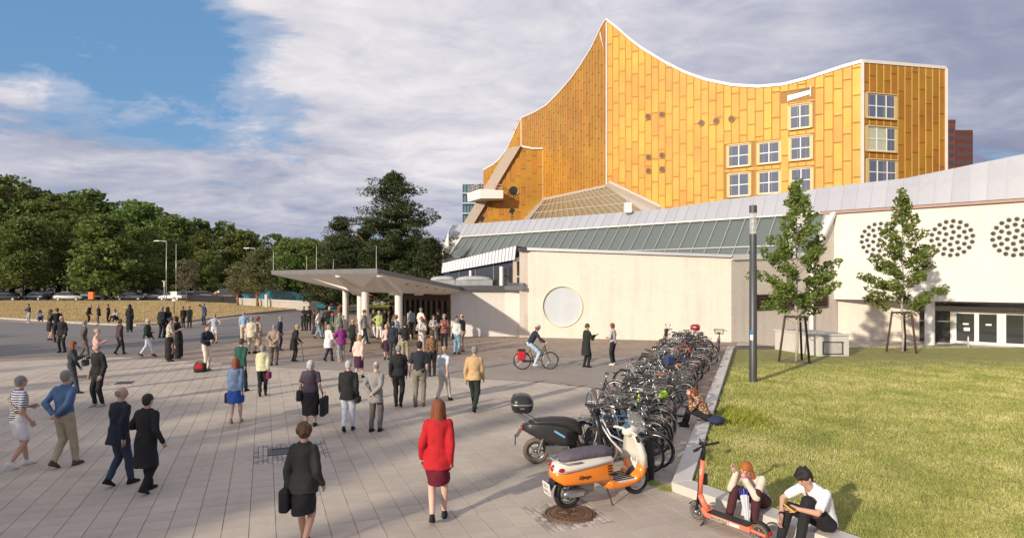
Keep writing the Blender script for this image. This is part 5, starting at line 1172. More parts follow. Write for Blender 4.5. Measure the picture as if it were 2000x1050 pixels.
def bar_mesh(k):
    mb = MB(); h = 1.08 if k == 'up' else 1.0; x0 = .315
    mb.tube([(.335, 0, .92), (x0, 0, h-.03)], .013, 8); mb.tube([(x0, 0, h-.03), (x0+.06, 0, h)], .014, 8)
    if k == 'up': pts_ = [(.14, -.29, h-.01), (.26, -.27, h+.01), (.37, -.15, h+.03), (.385, 0, h), (.37, .15, h+.03), (.26, .27, h+.01), (.14, .29, h-.01)]
    elif k == 'flat': pts_ = [(.33, -.31, h+.01), (.37, -.15, h), (.375, 0, h), (.37, .15, h), (.33, .31, h+.01)]
    else: pts_ = [(.30, -.2, h-.13), (.40, -.205, h-.15), (.47, -.21, h-.07), (.43, -.21, h), (.37, -.18, h), (.375, 0, h), (.37, .18, h), (.43, .21, h), (.47, .21, h-.07), (.40, .205, h-.15), (.30, .2, h-.13)]
    mb.tube(pts_, .0115, 8); return mb.mesh('handlebar', mChr if k != 'drop' else mBlk, True), pts_
BARS = {k: bar_mesh(k) for k in ('up', 'flat', 'drop')}
def grip_mesh(a, b): return MB().tube([a, Vector(a).lerp(Vector(b), .95)], .018, 8).mesh('grip', mSad, True)
GRP = {k: [grip_mesh(v[1][0], v[1][1]), grip_mesh(v[1][-1], v[1][-2])] for k, v in BARS.items()}
cr_ = MB(); cr_.lathe([(.085, -.052), (.095, -.05), (.085, -.046), (.0, -.046), (0, -.052), (.085, -.052)], axis='Y', n=20); cr_.bar((0, -.06, 0), (.12, -.065, -.12), .018, .012); cr_.bar((0, .06, 0), (-.12, .065, .12), .018, .012); CRK = cr_.mesh('crankset', mSteel)
pd_ = MB().box((0, 0, 0), (.09, .08, .022)); PED = pd_.mesh('pedal', mBlk); CG = MB().box((-.29, -.07, .335), (.46, .02, .08)).mesh('chain_guard', mBlk)
rk = MB()
for s_ in (-1, 1): rk.bar((-.78, s_*.06, .74), (-.36, s_*.06, .74), .010); rk.bar((-.60, s_*.065, .74), (-.53, s_*.065, .36), .008)
for x in (-.78, -.64, -.50, -.36): rk.bar((x, -.06, .74), (x, .06, .74), .010)
RACK = rk.mesh('luggage_rack', mSteel)
def basket_mesh(d, w, h):
    mb = MB()
    for z in (0, h*.35, h*.7, h): 
        k = 1+.18*z/h
        for a, b in (((-d/2*k, -w/2*k), (d/2*k, -w/2*k)), ((d/2*k, -w/2*k), (d/2*k, w/2*k)), ((d/2*k, w/2*k), (-d/2*k, w/2*k)), ((-d/2*k, w/2*k), (-d/2*k, -w/2*k))): mb.bar((*a, z), (*b, z), .006 if z < h else .010)
    for i in range(9):
        t = -1+2*i/8
        for sx, sy, ex, ey in ((t*d/2, -w/2, t*d/2*1.18, -w/2*1.18), (t*d/2, w/2, t*d/2*1.18, w/2*1.18), (-d/2, t*w/2, -d/2*1.18, t*w/2*1.18), (d/2, t*w/2, d/2*1.18, t*w/2*1.18)): mb.bar((sx, sy, 0), (ex, ey, h), .004)
        mb.bar((t*d/2, -w/2, 0), (t*d/2, w/2, 0), .004)
    return mb.mesh('basket', mSteel)
BSK = basket_mesh(.26, .36, .24)
HL = MB().cyl((.42, 0, .80), (.48, 0, .80), .022, .035, 12).mesh('headlight', mChr, True); TL = MB().box((-.80, 0, .70), (.03, .07, .04)).mesh('tail_light', mRedL)
KS = MB().tube([(-.12, .03, .28), (-.16, .16, .01)], .008, 6).mesh('kickstand', mSteel)
def slotmat(o, m): o.material_slots[0].link = 'OBJECT'; o.material_slots[0].material = m; return o
def paint(col): return M('paint_%d_%d_%d' % tuple(int(c*100) for c in col), col, .32, .1, .06, 6, spec=.6, coat=.4)
def bicycle(loc, rz, label, col=(.02, .02, .022), kind='diamond', bars='flat', rack=True, basket=False, fend=True, saddle=None, lean=.07, steer=0.0, pedal_a=.8, group=None, cat='bicycle', name='bicycle', tyre=None):
    t = thing(name, label, cat, loc, 0, group); t.rotation_euler = (lean, 0, rz); pm_ = paint(col)
    slotmat(link('frame', FR_[kind], t), pm_)
    pv = Vector((.37, 0, 0)); Rm = Matrix.Rotation(steer, 4, 'Z')
    def st(o): o.matrix_basis = Matrix.Translation(pv) @ Rm @ Matrix.Translation(-pv) @ o.matrix_basis; return o
    slotmat(st(link('fork', FORK, t)), pm_)
    for c, f in ((AX0, 0), (AX1, 1)):
        w = link('wheel', WM[0], t, tuple(c), (0, random.uniform(0, 1), 0)); 
        if f: st(w)
        if tyre: slotmat(w, tyre)
        for m in WM[1:]: link(m.name.split('.')[0], m, w)
    if fend: slotmat(link('mudguard', FEN[0], t), random.choice((mBlk, mBlk, mSteel, pm_))); slotmat(st(link('mudguard', FEN[1], t)), random.choice((mBlk, mBlk, mSteel)))
    link('seat_post', SP_, t); s_ = link('saddle', SAD, t, (-.285, 0, .985)); slotmat(s_, saddle or mSad)
    st(link('handlebar', BARS[bars][0], t)); 
    for g in GRP[bars]: st(link('grip', g, t))
    c = link('crankset', CRK, t, tuple(BB), (0, pedal_a, 0)); link('pedal', PED, c, (.12, -.11, -.12), (0, -pedal_a, 0)); link('pedal', PED, c, (-.12, .11, .12), (0, -pedal_a, 0))
    if rack: link('luggage_rack', RACK, t); link('tail_light', TL, t)
    if kind == 'step': link('chain_guard', CG, t)
    if basket: st(link('basket', BSK, t, (.50, 0, .88)))
    st(link('headlight', HL, t)); link('kickstand', KS, t); return t
# the long row parked against the kerb; each label says which one it is
COLS = [((.02, .02, .022), 'black'), ((.30, .31, .33), 'silver grey'), ((.03, .07, .22), 'dark blue'), ((.45, .015, .02), 'red'), ((.55, .56, .57), 'silver'), ((.015, .04, .03), 'dark green'), ((.03, .28, .50), 'bright blue'), ((.10, .10, .11), 'charcoal'), ((.70, .70, .68), 'white'), ((.06, .05, .045), 'dark brown')]
kx = lambda u, off: K0+D1*u+Vector((-D1.y, D1.x))*off
r_ = random.Random(21); u = .95; i = 0; nb2 = 0
while u < 20.6:
    if 4.1 < u < 5.05: u = 5.1; i += 1; continue      # the gap where the woman crouches
    ci = [4, 6, 0, 1, 0, 7, 0, 8, 0, 5, 0, 1, 0, 0, 4, 0, 2, 9, 0, 1, 3, 0, 7, 0, 0, 3, 0, 1, 5, 0, 0, 0, 3, 4, 0, 7, 0, 1, 9, 0][i % 40]; col, cn = COLS[ci]
    kind = r_.choice(('step', 'diamond', 'diamond')); bars = r_.choice(('up', 'flat', 'flat', 'drop') if kind == 'diamond' else ('up', 'up', 'flat')); bk = i in (3, 7, 8, 14, 22, 27, 31); sad = mTan if i in (9, 12, 18) else None
    ang = math.atan2(.50, -.86)+r_.gauss(0, .12); flip = r_.random() < .35; dist = 1.02+r_.uniform(-.08, .42)
    c = kx(u, dist); rz = ang+(math.pi if flip else 0)
    extra = ('tan leather saddle' if sad else 'wire basket' if bk else {'drop': 'drop handlebar', 'up': 'swept back handlebar', 'flat': 'flat handlebar'}[bars])
    if i == 0: lb = 'nearest bicycle of the kerb row, silver, its wheel beside the bin'
    elif i == 1: lb = 'bright blue bicycle second from the front of the kerb row'
    elif i < 12: lb = '%s bicycle with %s, %s from the bin, kerb side line' % (cn, extra, ORD[i+1])
    else: lb = '%s bicycle with %s, %s from the bin, kerb side line' % (cn, extra, ORD[i+1])
    bicycle((c.x, c.y, 0), rz, lb, col, kind, bars, rack=r_.random() < .75, basket=bk, fend=r_.random() < .75, saddle=sad, lean=r_.choice((-1, 1))*r_.uniform(.03, .13), steer=r_.gauss(0, .35), pedal_a=r_.uniform(0, 3), group='bicycles parked in a row against the kerb wall')
    if r_.random() < .72:   # a second, staggered layer standing further out
        col2, cn2 = COLS[r_.choice((0, 0, 0, 1, 7, 7, 9, 5))]; c2 = kx(u+r_.uniform(.12, .3), dist+r_.uniform(.45, .85)*(1 if u > 4 else .25)+(0 if u > 2 else -.25))
        nb2 += 1; b2 = r_.choice(('up', 'flat')); bk2 = r_.random() < .2
        bicycle((c2.x, c2.y, 0), rz+math.pi*(r_.random() < .7)+r_.gauss(0, .1), '%s bicycle with %s, %s from the scooters, plaza side' % (cn2, 'wire basket' if bk2 else 'swept back handlebar' if b2 == 'up' else 'flat handlebar', ORD[nb2]), col2, r_.choice(('step', 'diamond')), b2, rack=r_.random() < .7, basket=bk2, fend=r_.random() < .7, lean=r_.choice((-1, 1))*r_.uniform(.03, .13), steer=r_.gauss(0, .4), group='bicycles parked in a row against the kerb wall')
    u += r_.uniform(.50, .66) if u < 5 else r_.uniform(.60, .82); i += 1
# neon covers and bags lying on bicycles
for px, py, lab, d in ((1296, 775, 'neon yellow green saddle cover in the middle of the bicycle row', (.28, .12, .16)), (1247, 790, 'neon yellow pump bottle on a bicycle near the front of the row', (.05, .05, .26))):
    q = P(px, py, 14.6 if px > 1260 else 13.9); t = thing('neon_cover' if px > 1260 else 'neon_bottle', lab, 'cover', q, .5); o = MB().rings([(0, d[0]/2, d[1]/2, 0, 0), (d[2]*.6, d[0]*.42, d[1]*.45, 0, 0), (d[2], d[0]*.15, d[1]*.2, .02, 0)], 12).build('cover', M('neon', (.50, .80, .03), .5), t, True)
q = P(1307, 703, 18.5); t = thing('blue_pannier', 'dark blue bag strapped on a bicycle in the middle of the row', 'bag', q); o = MB().box((0, 0, 0), (.3, .2, .26), .5).build('bag_body', M('navy_nylon', (.03, .05, .14), .6), t); bevel(o, .05, 3)
# rented city bicycle standing alone at the far end
c = G(1407, 690); bicycle((c.x-.1, c.y, 0), 1.2, 'maroon city bicycle with a front basket standing alone by the brick corner', (.16, .02, .03), 'step', 'up', basket=True, steer=.2, lean=.04)
# ---- the rider crossing the plaza
c = G(1047, 721); rz = .06; cb_ = bicycle((c.x, c.y, 0), rz, 'black bicycle with a red pannier ridden across the plaza', (.02, .02, .022), 'step', 'up', fend=True, lean=0, pedal_a=.2, name='ridden_bicycle')
pb_ = thing('red_pannier', 'red pannier bag with black top hung on the rear rack of the ridden bicycle', 'pannier', (c.x, c.y, 0), rz); o = MB().box((-.58, -.15, .56), (.30, .13, .36)).build('bag_body', M('red_nylon', (.50, .015, .03), .5), pb_); bevel(o, .04, 3); o = MB().box((-.58, -.15, .77), (.30, .14, .10)).build('roll_top', mSad, pb_); bevel(o, .03, 2)
RIDER = (c, rz)
# ================================================================== motor scooters
mCream = M('cream_paint', (.74, .69, .60), .28, 0, .03, 4, spec=.6, coat=.5); mOrange = M('orange_paint', (.86, .24, .015), .25, 0, .04, 4, spec=.6, coat=.6); mGreyP = M('satin_black', (.035, .033, .034), .38, .1, .15, 5, coat=.2, dirt=.3)
def mwheel(par, x, r_, tw, rub, rimm, name='wheel'):
    w = link(name, MB().torus((0, 0, 0), r_-tw*.5, tw*.52, 36, 10, sq=1.15).mesh('tyre', rub, True), par, (x, 0, r_))
    mb = MB(); mb.lathe([(r_-tw, -tw*.42), (r_-tw-.02, -tw*.3), (r_-tw-.025, 0), (r_-tw-.02, tw*.3), (r_-tw, tw*.42)], axis='Y', n=32)
    for k in range(5): a = 2*math.pi*k/5; mb.bar((0, 0, 0), ((r_-tw)*math.cos(a), 0, (r_-tw)*math.sin(a)), .032, .02, up=(0, 1, 0))
    mb.cyl((0, -.06, 0), (0, .06, 0), .035, n=14); link('rim', mb.mesh('rim', rimm, True), w)
    dsk = MB(); dsk.lathe([(.05, -.065), (.095, -.065), (.095, -.06), (.05, -.06)], axis='Y', n=20); link('brake_disc', dsk.mesh('disc', mChr), w); return w
rs, fs = G(1101, 988).xy, G(1246, 966).xy; dirv = (fs-rs).normalized(); rzs = math.atan2(dirv.y, dirv.x)+.12; cs_ = (rs+fs)/2
sc = thing('motor_scooter', 'orange and cream retro motor scooter with a grey quilted seat cover', 'motor scooter', (cs_.x, cs_.y, 0), rzs); sc.rotation_euler = (R(5), 0, rzs)
mwheel(sc, -.66, .245, .085, mRub, mChr); 
fw_ = mwheel(sc, .68, .245, .08, mRub, mLens)
def shell(spec_side, name, mat, par, n=20, power=2.6): mb = MB(); xl(mb, spec_side, n, power); return mb.build(name, mat, par, True)
def halfshell(st, z0f, z1f, name, mat, par):
    """body skin between two height curves, bulging sideways; st: (x, z0, z1, w0, w1)"""
    mb = MB(); rg = []
    for x, z0, z1, w0, w1 in st:
        pts_ = [];
        for k in range(7): q = k/6; pts_.append((x, -(w0+(w1-w0)*q+.018*math.sin(q*math.pi)), z0+(z1-z0)*q))
        rg.append(pts_+[(a, -b, c_) for a, b, c_ in pts_[::-1]])
    mb.loft(rg); return mb.build(name, mat, par, True)
halfshell([(-.98, .56, .60, .03, .03), (-.95, .50, .625, .11, .11), (-.85, .445, .64, .17, .165), (-.6, .43, .665, .205, .195), (-.3, .42, .69, .215, .205), (-.05, .40, .705, .205, .195), (.04, .38, .705, .19, .18)], 0, 0, 'side_panel', mOrange, sc)
halfshell([(-.97, .605, .68, .04, .02), (-.92, .63, .74, .115, .075), (-.8, .645, .77, .165, .12), (-.55, .668, .785, .197, .135), (-.25, .695, .79, .207, .135), (0, .71, .785, .192, .12), (.05, .71, .76, .175, .10)], 0, 0, 'rear_cowl', mCream, sc)
for s_ in (-1, 1): MB().tube([(-.95, s_*.115, .622), (-.85, s_*.19, .642), (-.6, s_*.218, .667), (-.3, s_*.228, .692), (-.05, s_*.218, .708), (.03, s_*.20, .71)], .009, 6).build('trim_strip', mChr, sc)
halfshell([(-.02, .25, .40, .14, .20), (.06, .24, .38, .17, .20), (.2, .24, .33, .19, .21), (.5, .25, .34, .19, .20), (.58, .28, .42, .16, .19)], 0, 0, 'floor_tunnel', mOrange, sc)
o = MB().box((.30, 0, .342), (.58, .40, .02)).build('floorboard', mCream, sc)
for y in (-.15, -.09, -.03, .03, .09, .15): MB().box((.30, y, .356), (.50, .022, .012)).build('foot_strip', mRub, sc)
halfshell([(-.12, .36, .70, .16, .17), (.0, .36, .72, .15, .17), (.06, .36, .70, .12, .13), (.09, .36, .6, .10, .09)], 0, 0, 'seat_base', mCream, sc)
# leg shield, front fairing, headset
mb = MB(); rg = []
for z, x, w, th_ in ((.27, .58, .17, .06), (.40, .61, .22, .08), (.55, .615, .25, .09), (.72, .59, .245, .095), (.86, .555, .205, .095), (.96, .52, .14, .085), (1.02, .49, .08, .07)):
    rg.append([(x-.02+.05*(1-(y/w)**2)*(1 if f else .2)+(th_ if f else 0), y, z) for f, ys_ in ((0, (-w, -w*.5, 0, w*.5, w)), (1, (w*.95, w*.5, 0, -w*.5, -w*.95))) for y in ys_])
mb.loft(rg[2:]); mb.build('leg_shield', mCream, sc, True); mb = MB(); mb.loft(rg[:3]); mb.build('lower_fairing', mOrange, sc, True)
halfshell([(.50, .25, .36, .17, .20), (.58, .27, .42, .17, .21), (.66, .33, .50, .12, .17), (.70, .40, .54, .06, .10)], 0, 0, 'front_skirt', mOrange, sc)
halfshell([(.60, .44, .56, .06, .04), (.68, .49, .58, .07, .04), (.78, .48, .55, .065, .035), (.86, .42, .47, .05, .03)], 0, 0, 'front_fender', mCream, sc)
for s_ in (-1, 1): MB().tube([(.60, s_*.06, .62), (.66, s_*.075, .40), (.685, s_*.075, .245)], .022, 8).build('fork_leg', mSteel, sc, True)
shell([(.36, 1.06, .04, .03), (.40, 1.07, .085, .07), (.48, 1.085, .10, .085), (.56, 1.075, .085, .075), (.61, 1.06, .06, .055), (.63, 1.06, .03, .03)], 'headset', mCream, sc); shell([(.60, 1.055, .062, .062), (.64, 1.055, .055, .055), (.655, 1.055, .03, .03)], 'headlight', mLens, sc, power=2)
MB().cyl((.44, 0, 1.13), (.425, 0, 1.165), .058, n=24).build('dial_ring', mChr, sc); MB().cyl((.425, 0, 1.163), (.422, 0, 1.170), .05, n=24).build('dial', M('dial_blue', (.05, .12, .20), .2), sc)
MB().tube([(.36, -.36, 1.05), (.42, -.24, 1.075), (.46, -.08, 1.08), (.46, .08, 1.08), (.42, .24, 1.075), (.36, .36, 1.05)], .02, 10).build('handlebar', mCream, sc, True)
for s_ in (-1, 1):
    MB().tube([(.335, s_*.40, 1.042), (.39, s_*.29, 1.065)], .026, 10).build('grip', mRub, sc, True); MB().tube([(.43, s_*.38, 1.03), (.47, s_*.22, 1.06)], .007, 6).build('brake_lever', mChr, sc)
    MB().tube([(.42, s_*.22, 1.09), (.44, s_*.28, 1.2), (.42, s_*.34, 1.27)], .007, 6).build('mirror_stem', mChr, sc); mb = MB(); mb.ell((.42, s_*.36, 1.29), (.02, .062, .055), 16, 8); mb.build('mirror', mChr, sc, True)
MB().ell((-.01, 0, .86), (.01, .01, .01)).build('seat_lock', mChr, sc)
mQuilt = M('quilted_cover', (.12, .10, .125), .85, 0, .15, 14, bump=1.5, bscale=9)
shell([(-.84, .79, .05, .03), (-.80, .81, .13, .055), (-.65, .825, .155, .065), (-.4, .83, .165, .068), (-.15, .825, .165, .07), (.0, .815, .15, .075), (.07, .79, .10, .08), (.10, .75, .05, .04)], 'seat_cover', mQuilt, sc, 22, 2.6)
MB().tube([(-.55, -.18, .76), (-.82, -.17, .765), (-.95, -.08, .80), (-.96, .08, .80), (-.82, .17, .765), (-.55, .18, .76)], .014, 8).build('grab_rail', M('grey_rail', (.42, .42, .42), .4, .4), sc, True)
shell([(-.985, .655, .02, .02), (-.965, .66, .045, .045), (-.94, .67, .055, .05)], 'tail_light', mRedL, sc, power=2)
for s_ in (-1, 1): mb = MB(); mb.ell((-.90, s_*.150, .68), (.055, .022, .03), 12, 7); mb.build('indicator', mRedL, sc, True)
for k in range(4):
    for s_ in (-1, 1): MB().box((-.055+.008*k, s_*.226, .655-.045*k), (.085, .012, .016)).build('vent_slot', mDark, sc)
for s_ in (-1, 1): MB().box((.03, s_*.206, .50), (.17, .012, .03)).build('foot_peg', mDark, sc)
link('lettering', text_mesh('script', 'Django', .075, mDark, .002, .35), sc, (-.52, -.229, .545), (R(90), 0, R(-2)))
MB().box((-.62, 0, .43), (.60, .30, .03)).build('under_tray', mDark, sc); MB().bar((-.93, 0, .50), (-1.02, 0, .36), .14, .02).build('plate_bracket', mDark, sc)
pl0 = MB().box((0, 0, 0), (.012, .19, .20)); o = link('number_plate', pl0.mesh('plate', mWhite), sc, (-1.045, 0, .37), (0, R(-14), 0)); 
for k, tx in enumerate(('551', 'WLI')): link('plate_text', text_mesh('digits', tx, .085, mDark, .001), o, (-.008, 0, .045-.09*k), (R(90), 0, R(-90)))
mb = MB(); xl(mb, [(-.86, .30, .035, .04), (-.80, .30, .06, .065), (-.50, .29, .06, .065), (-.42, .28, .03, .03)]); mb.v = [(x, y-.17, z) for x, y, z in mb.v]; mb.build('exhaust', mSteel, sc, True)
MB().box((-.66, -.235, .305), (.26, .012, .07)).build('exhaust_guard', mChr, sc)
MB().box((-.42, .03, .30), (.40, .20, .17)).build('engine', mSteel, sc); MB().tube([(-.60, .12, .28), (-.66, .12, .62)], .03, 8).build('shock_absorber', mSteel, sc)
MB().tube([(-.02, -.14, .26), (.02, -.26, .01), (.08, -.27, .008)], .011, 6).build('side_stand', mDark, sc)
mb = MB(); mb.quad((.62, -.21, 1.08), (.62, .21, 1.08), (.60, .22, 1.26), (.54, .15, 1.38), (.54, -.15, 1.38), (.60, -.22, 1.26)); o = mb.build('windscreen', glassmat('clear_screen', (.75, .75, .75), .05, alpha=.22), sc)
# ---- black electric scooter with top box
def moped(loc, rz, label, box='black', screen=True, group=None, boxcol=(.022, .022, .024)):
    t = thing('electric_scooter', label, 'motor scooter', loc, rz, group); t.rotation_euler = (R(4), 0, rz)
    mwheel(t, -.66, .25, .09, mRubD, mSteel); mwheel(t, .68, .25, .09, mRubD, mSteel)
    halfshell([(-.92, .66, .76, .05, .04), (-.75, .58, .80, .12, .10), (-.5, .46, .80, .16, .13), (-.2, .40, .76, .17, .14), (.02, .38, .70, .16, .12), (.10, .36, .6, .12, .1)], 0, 0, 'rear_body', mGreyP, t)
    shell([(-.80, .80, .08, .03), (-.60, .82, .14, .05), (-.35, .83, .155, .065), (-.1, .80, .16, .09), (.08, .73, .15, .12), (.17, .66, .12, .12), (.21, .60, .06, .06)], 'seat', M('seat_vinyl', (.03, .028, .028), .5, 0, .1, 5), t, 20)
    for s_ in (-1, 1): MB().bar((-.33, s_*.176, .68), (-.13, s_*.182, .56), .012, .035).build('blue_stripe', M('light_blue', (.15, .42, .68), .4), t); MB().tube([(-.62, s_*.13, .28), (-.52, s_*.13, .58)], .028, 8).build('shock_absorber', mSteel, t)
    for s_ in (-1, 1):
        MB().box((-.28, s_*.15, .31), (.42, .03, .15)).build('battery_cover', mSteel, t)
    link('lettering', text_mesh('tag', 'niu', .07, mWhite, .001, .2), t, (-.33, -.185, .52), (R(90), 0, 0)) if 0 else None
    MB().box((.22, 0, .30), (.50, .34, .06)).build('floorboard', mGreyP, t)
    mb = MB(); rg = []
    for z, x, w in ((.28, .50, .16), (.45, .52, .23), (.65, .50, .25), (.82, .47, .20), (.97, .44, .12)): rg.append([(x-.02+(.09 if f else 0), y, z) for f, ys_ in ((0, (-w, 0, w)), (1, (w*.8, 0, -w*.8))) for y in ys_])
    mb.loft(rg); mb.build('leg_shield', mBlk, t, True)
    halfshell([(.50, .44, .56, .09, .05), (.68, .50, .56, .09, .04), (.84, .44, .50, .07, .03)], 0, 0, 'front_fender', mBlk, t)
    for s_ in (-1, 1): MB().tube([(.56, s_*.07, .62), (.68, s_*.08, .25)], .024, 8).build('fork_leg', mSteel, t, True)
    shell([(.36, 1.0, .05, .03), (.42, 1.01, .10, .06), (.52, 1.0, .10, .07), (.58, .99, .05, .04)], 'headset', mBlk, t); MB().cyl((.57, 0, .95), (.62, 0, .93), .06, n=18).build('headlight', mLens, t)
    MB().tube([(.34, -.36, 1.03), (.42, -.1, 1.03), (.42, .1, 1.03), (.34, .36, 1.03)], .017, 8).build('handlebar', mDark, t)
    for s_ in (-1, 1):
        MB().tube([(.33, s_*.39, 1.03), (.38, s_*.26, 1.03)], .024, 8).build('grip', mRub, t); MB().tube([(.40, s_*.2, 1.04), (.43, s_*.24, 1.18), (.41, s_*.33, 1.24)], .008, 6).build('mirror_stem', mDark, t)
        m_ = MB(); m_.ell((.41, s_*.36, 1.26), (.02, .07, .05), 14, 8); m_.build('mirror', M('mirror_reflect_blue', (.30, .42, .52), .1, .7), t, True)  # blue reflection put into the mirror colour
    if screen:
        mb = MB(); mb.loft([[(.52-.02*a, -w, z), (.55-.02*a, -w*.5, z), (.56-.02*a, 0, z), (.55-.02*a, w*.5, z), (.52-.02*a, w, z), (.51-.02*a, w, z), (.55-.02*a, 0, z), (.51-.02*a, -w, z)] for a, w, z in ((0, .13, 1.05), (2, .17, 1.2), (4.5, .15, 1.36), (6, .08, 1.44))]); mb.build('windscreen', glassmat('smoked_screen', (.20, .14, .10), .1, alpha=.62), t, True)
    MB().bar((-.95, 0, .66), (-1.04, 0, .52), .03, .06).build('plate_arm', mSteel, t); MB().box((-1.06, 0, .46), (.02, .13, .17)).build('number_plate', mDark, t); shell([(-.96, .70, .06, .03), (-.92, .70, .08, .04)], 'tail_light', mRedL, t)
    mb = MB()
    for s_ in (-1, 1): mb.tube([(-.60, s_*.1, .80), (-.86, s_*.12, .94), (-1.0, s_*.12, 1.02)], .011, 6); mb.tube([(-.78, s_*.1, .78), (-1.0, s_*.1, .98)], .011, 6)
    mb.build('box_bracket', mSteel, t)
    bc = M('case_%s' % box, boxcol, .35, 0, .1, 4, coat=.3); mb = MB(); mb.rings([(0, .17, .19, 0, 0), (.05, .20, .22, 0, 0), (.15, .215, .235, 0, 0), (.22, .205, .225, 0, 0), (.29, .16, .18, -.01, 0), (.315, .08, .1, -.01, 0)], 22, power=3.4); b = link('top_case', mb.mesh('case', bc, True), t, (-.93, 0, 1.02))
    mb = MB(); mb.rings([(.135, .219, .239, 0, 0), (.175, .219, .239, 0, 0)], 22, power=3.4); link('case_band', mb.mesh('band', mSteel, True), b); MB().box((0, -.235, .10), (.08, .012, .022)).build('badge', mChr, b); return t
m0 = G(1047, 904).xy; moped((m0.x+.66, m0.y+.02, 0), .02, 'dusty black electric scooter with smoked windscreen and black top box', 'black')
MB().bar((.0, 0, 0), (.0, 0, 0), .01)
c = G(1352, 692); moped((c.x-.35, c.y+1.6, 0), 2.6, 'scooter with a red top box at the far end of the bicycle row', 'red', False, boxcol=(.35, .012, .02))
# second dark scooter squeezed between the orange one and the bicycles
mm = G(1208, 915).xy; moped((mm.x+.12, mm.y+.9, 0), .55, 'dark scooter half hidden behind the cream leg shield, round clear windscreen', 'dark', False, boxcol=(.03, .03, .035)) if 0 else None
c = G(1190, 905); bicycle((c.x+.05, c.y+.75, 0), .5, 'black basket bicycle right behind the headset of the orange scooter', (.02, .02, .022), 'step', 'up', basket=True, lean=-.06, steer=.3)
# ---- litter bin
c = G(1263, 941); bn = thing('litter_bin', 'black cylindrical litter bin between the orange scooter and the bicycles', 'bin', (c.x, c.y+.16, 0))
mb = MB(); mb.lathe([(.155, 0), (.165, .01), (.165, .72), (.172, .73), (.172, .76), (.15, .775), (.10, .77), (.095, .70)], n=36); mb.build('shell', M('bin_black', (.018, .018, .02), .45, .1, .2, 4), bn, True)
mb = MB(); mb.lathe([(0, .68), (.1, .68)], n=24); mb.build('liner', mDark, bn); MB().box((0, -.1665, .35), (.012, .006, .62)).build('door_gap', mBlk, bn); MB().box((-.05, -.163, .66), (.05, .006, .015), -.3).build('maker_badge', mChr, bn)
# ---- coral rental kick scooter
f0, r0 = G(1362, 1013).xy, Vector((G(1362, 1013).x+.60, G(1362, 1013).y-.82)); dv = (f0-r0).normalized(); rzk = math.atan2(dv.y, dv.x); ck = (f0+r0)/2
mCoral = M('coral_paint', (.86, .20, .12), .35, 0, .04, 5, coat=.3)
kk = thing('kick_scooter', 'coral red rental kick scooter parked along the near kerb', 'kick scooter', (ck.x, ck.y, 0), rzk); kk.rotation_euler = (R(-4), 0, rzk)
mwheel(kk, .50, .125, .05, mRubD, mSteel); mwheel(kk, -.50, .125, .05, mRubD, mSteel)
mb = MB(); mb.prism([(-.40, .12), (.30, .12), (.36, .17), (.38, .24), (.33, .24), (.28, .19), (-.40, .19)], -.085, .085); o = mb.build('deck_body', mCoral, kk); bevel(o, .012, 2)
MB().box((-.04, 0, .194), (.64, .15, .012)).build('deck_mat', mSad, kk)
mb = MB(); mb.rings([(.0, .14, .035, 0, 0), (.03, .14, .035, 0, 0)], 12)
fnd = MB(); rg = []
for k in range(10): a = R(20+150*k/9); rg.append([(-.50+(.15+dz)*math.cos(a), y, .125+(.15+dz)*math.sin(a)) for y, dz in ((-.04, 0), (.04, 0), (.04, .008), (-.04, .008))])
fnd.loft(rg); fnd.build('rear_fender', mSad, kk, True); MB().box((-.655, 0, .17), (.02, .06, .05)).build('tail_light', mRedL, kk)
ff = MB(); rg = []
for k in range(8): a = R(30+110*k/7); rg.append([(.50+(.145+dz)*math.cos(a), y, .125+(.145+dz)*math.sin(a)) for y, dz in ((-.03, 0), (.03, 0), (.03, .007), (-.03, .007))])
ff.loft(rg); ff.build('front_fender', mSad, kk, True)
for s_ in (-1, 1): MB().tube([(.50, s_*.045, .125), (.455, s_*.045, .30)], .014, 8).build('fork_leg', mDark, kk); 
st0, st1 = Vector((.455, 0, .30)), Vector((.335, 0, 1.10)); dvn = (st1-st0).normalized()
MB().tube([(.32, 0, .20), (.40, 0, .30), st0+dvn*.09], .042, 12).build('neck', mCoral, kk, True)
MB().tube([st0, st0+dvn*.10], .036, 12).build('lower_collar', mDark, kk, True); MB().tube([st0+dvn*.10, st0+dvn*.62], .033, 14).build('stem', mCoral, kk, True); MB().tube([st0+dvn*.62, st1], .027, 12).build('upper_stem', mDark, kk, True)
MB().tube([(.30, -.26, 1.12), (.335, -.08, 1.12), (.335, .08, 1.12), (.30, .26, 1.12)], .014, 8).build('handlebar', mDark, kk, True)
for s_ in (-1, 1): MB().tube([(.29, s_*.28, 1.12), (.315, s_*.15, 1.12)], .02, 8).build('grip', mRub, kk); MB().tube([(.36, s_*.22, 1.10), (.37, s_*.09, 1.11)], .006, 5).build('brake_lever', mDark, kk)
MB().box((.345, 0, 1.15), (.10, .07, .04)).build('display', mDark, kk); MB().tube([(.34, .05, 1.16), (.36, .06, 1.24)], .01, 6).build('bell', mDark, kk)
q = st0+dvn*.32; MB().box(q+Vector((-.02, -.055, 0)), (.06, .05, .16)).build('lock_box', mDark, kk); MB().box(q+Vector((-.03, -.083, .02)), (.03, .004, .05)).build('sticker', mWhite, kk)
link('lettering', text_mesh('logo', 'voi.', .07, mWhite, .001), kk, tuple(st0+dvn*.45+Vector((0, .036, 0))), (R(90), R(-82), R(180)))
o = MB().box((.06, .088, .155), (.26, .004, .045)).build('deck_label', mWhite, kk); MB().box((.065, .0895, .155), (.25, .004, .035)).build('label_field', mDark, kk); link('lettering', text_mesh('label', 'FAHRE GRATIS', .034, mWhite, .001), kk, (.06, .0925, .155), (R(90), 0, R(180)))
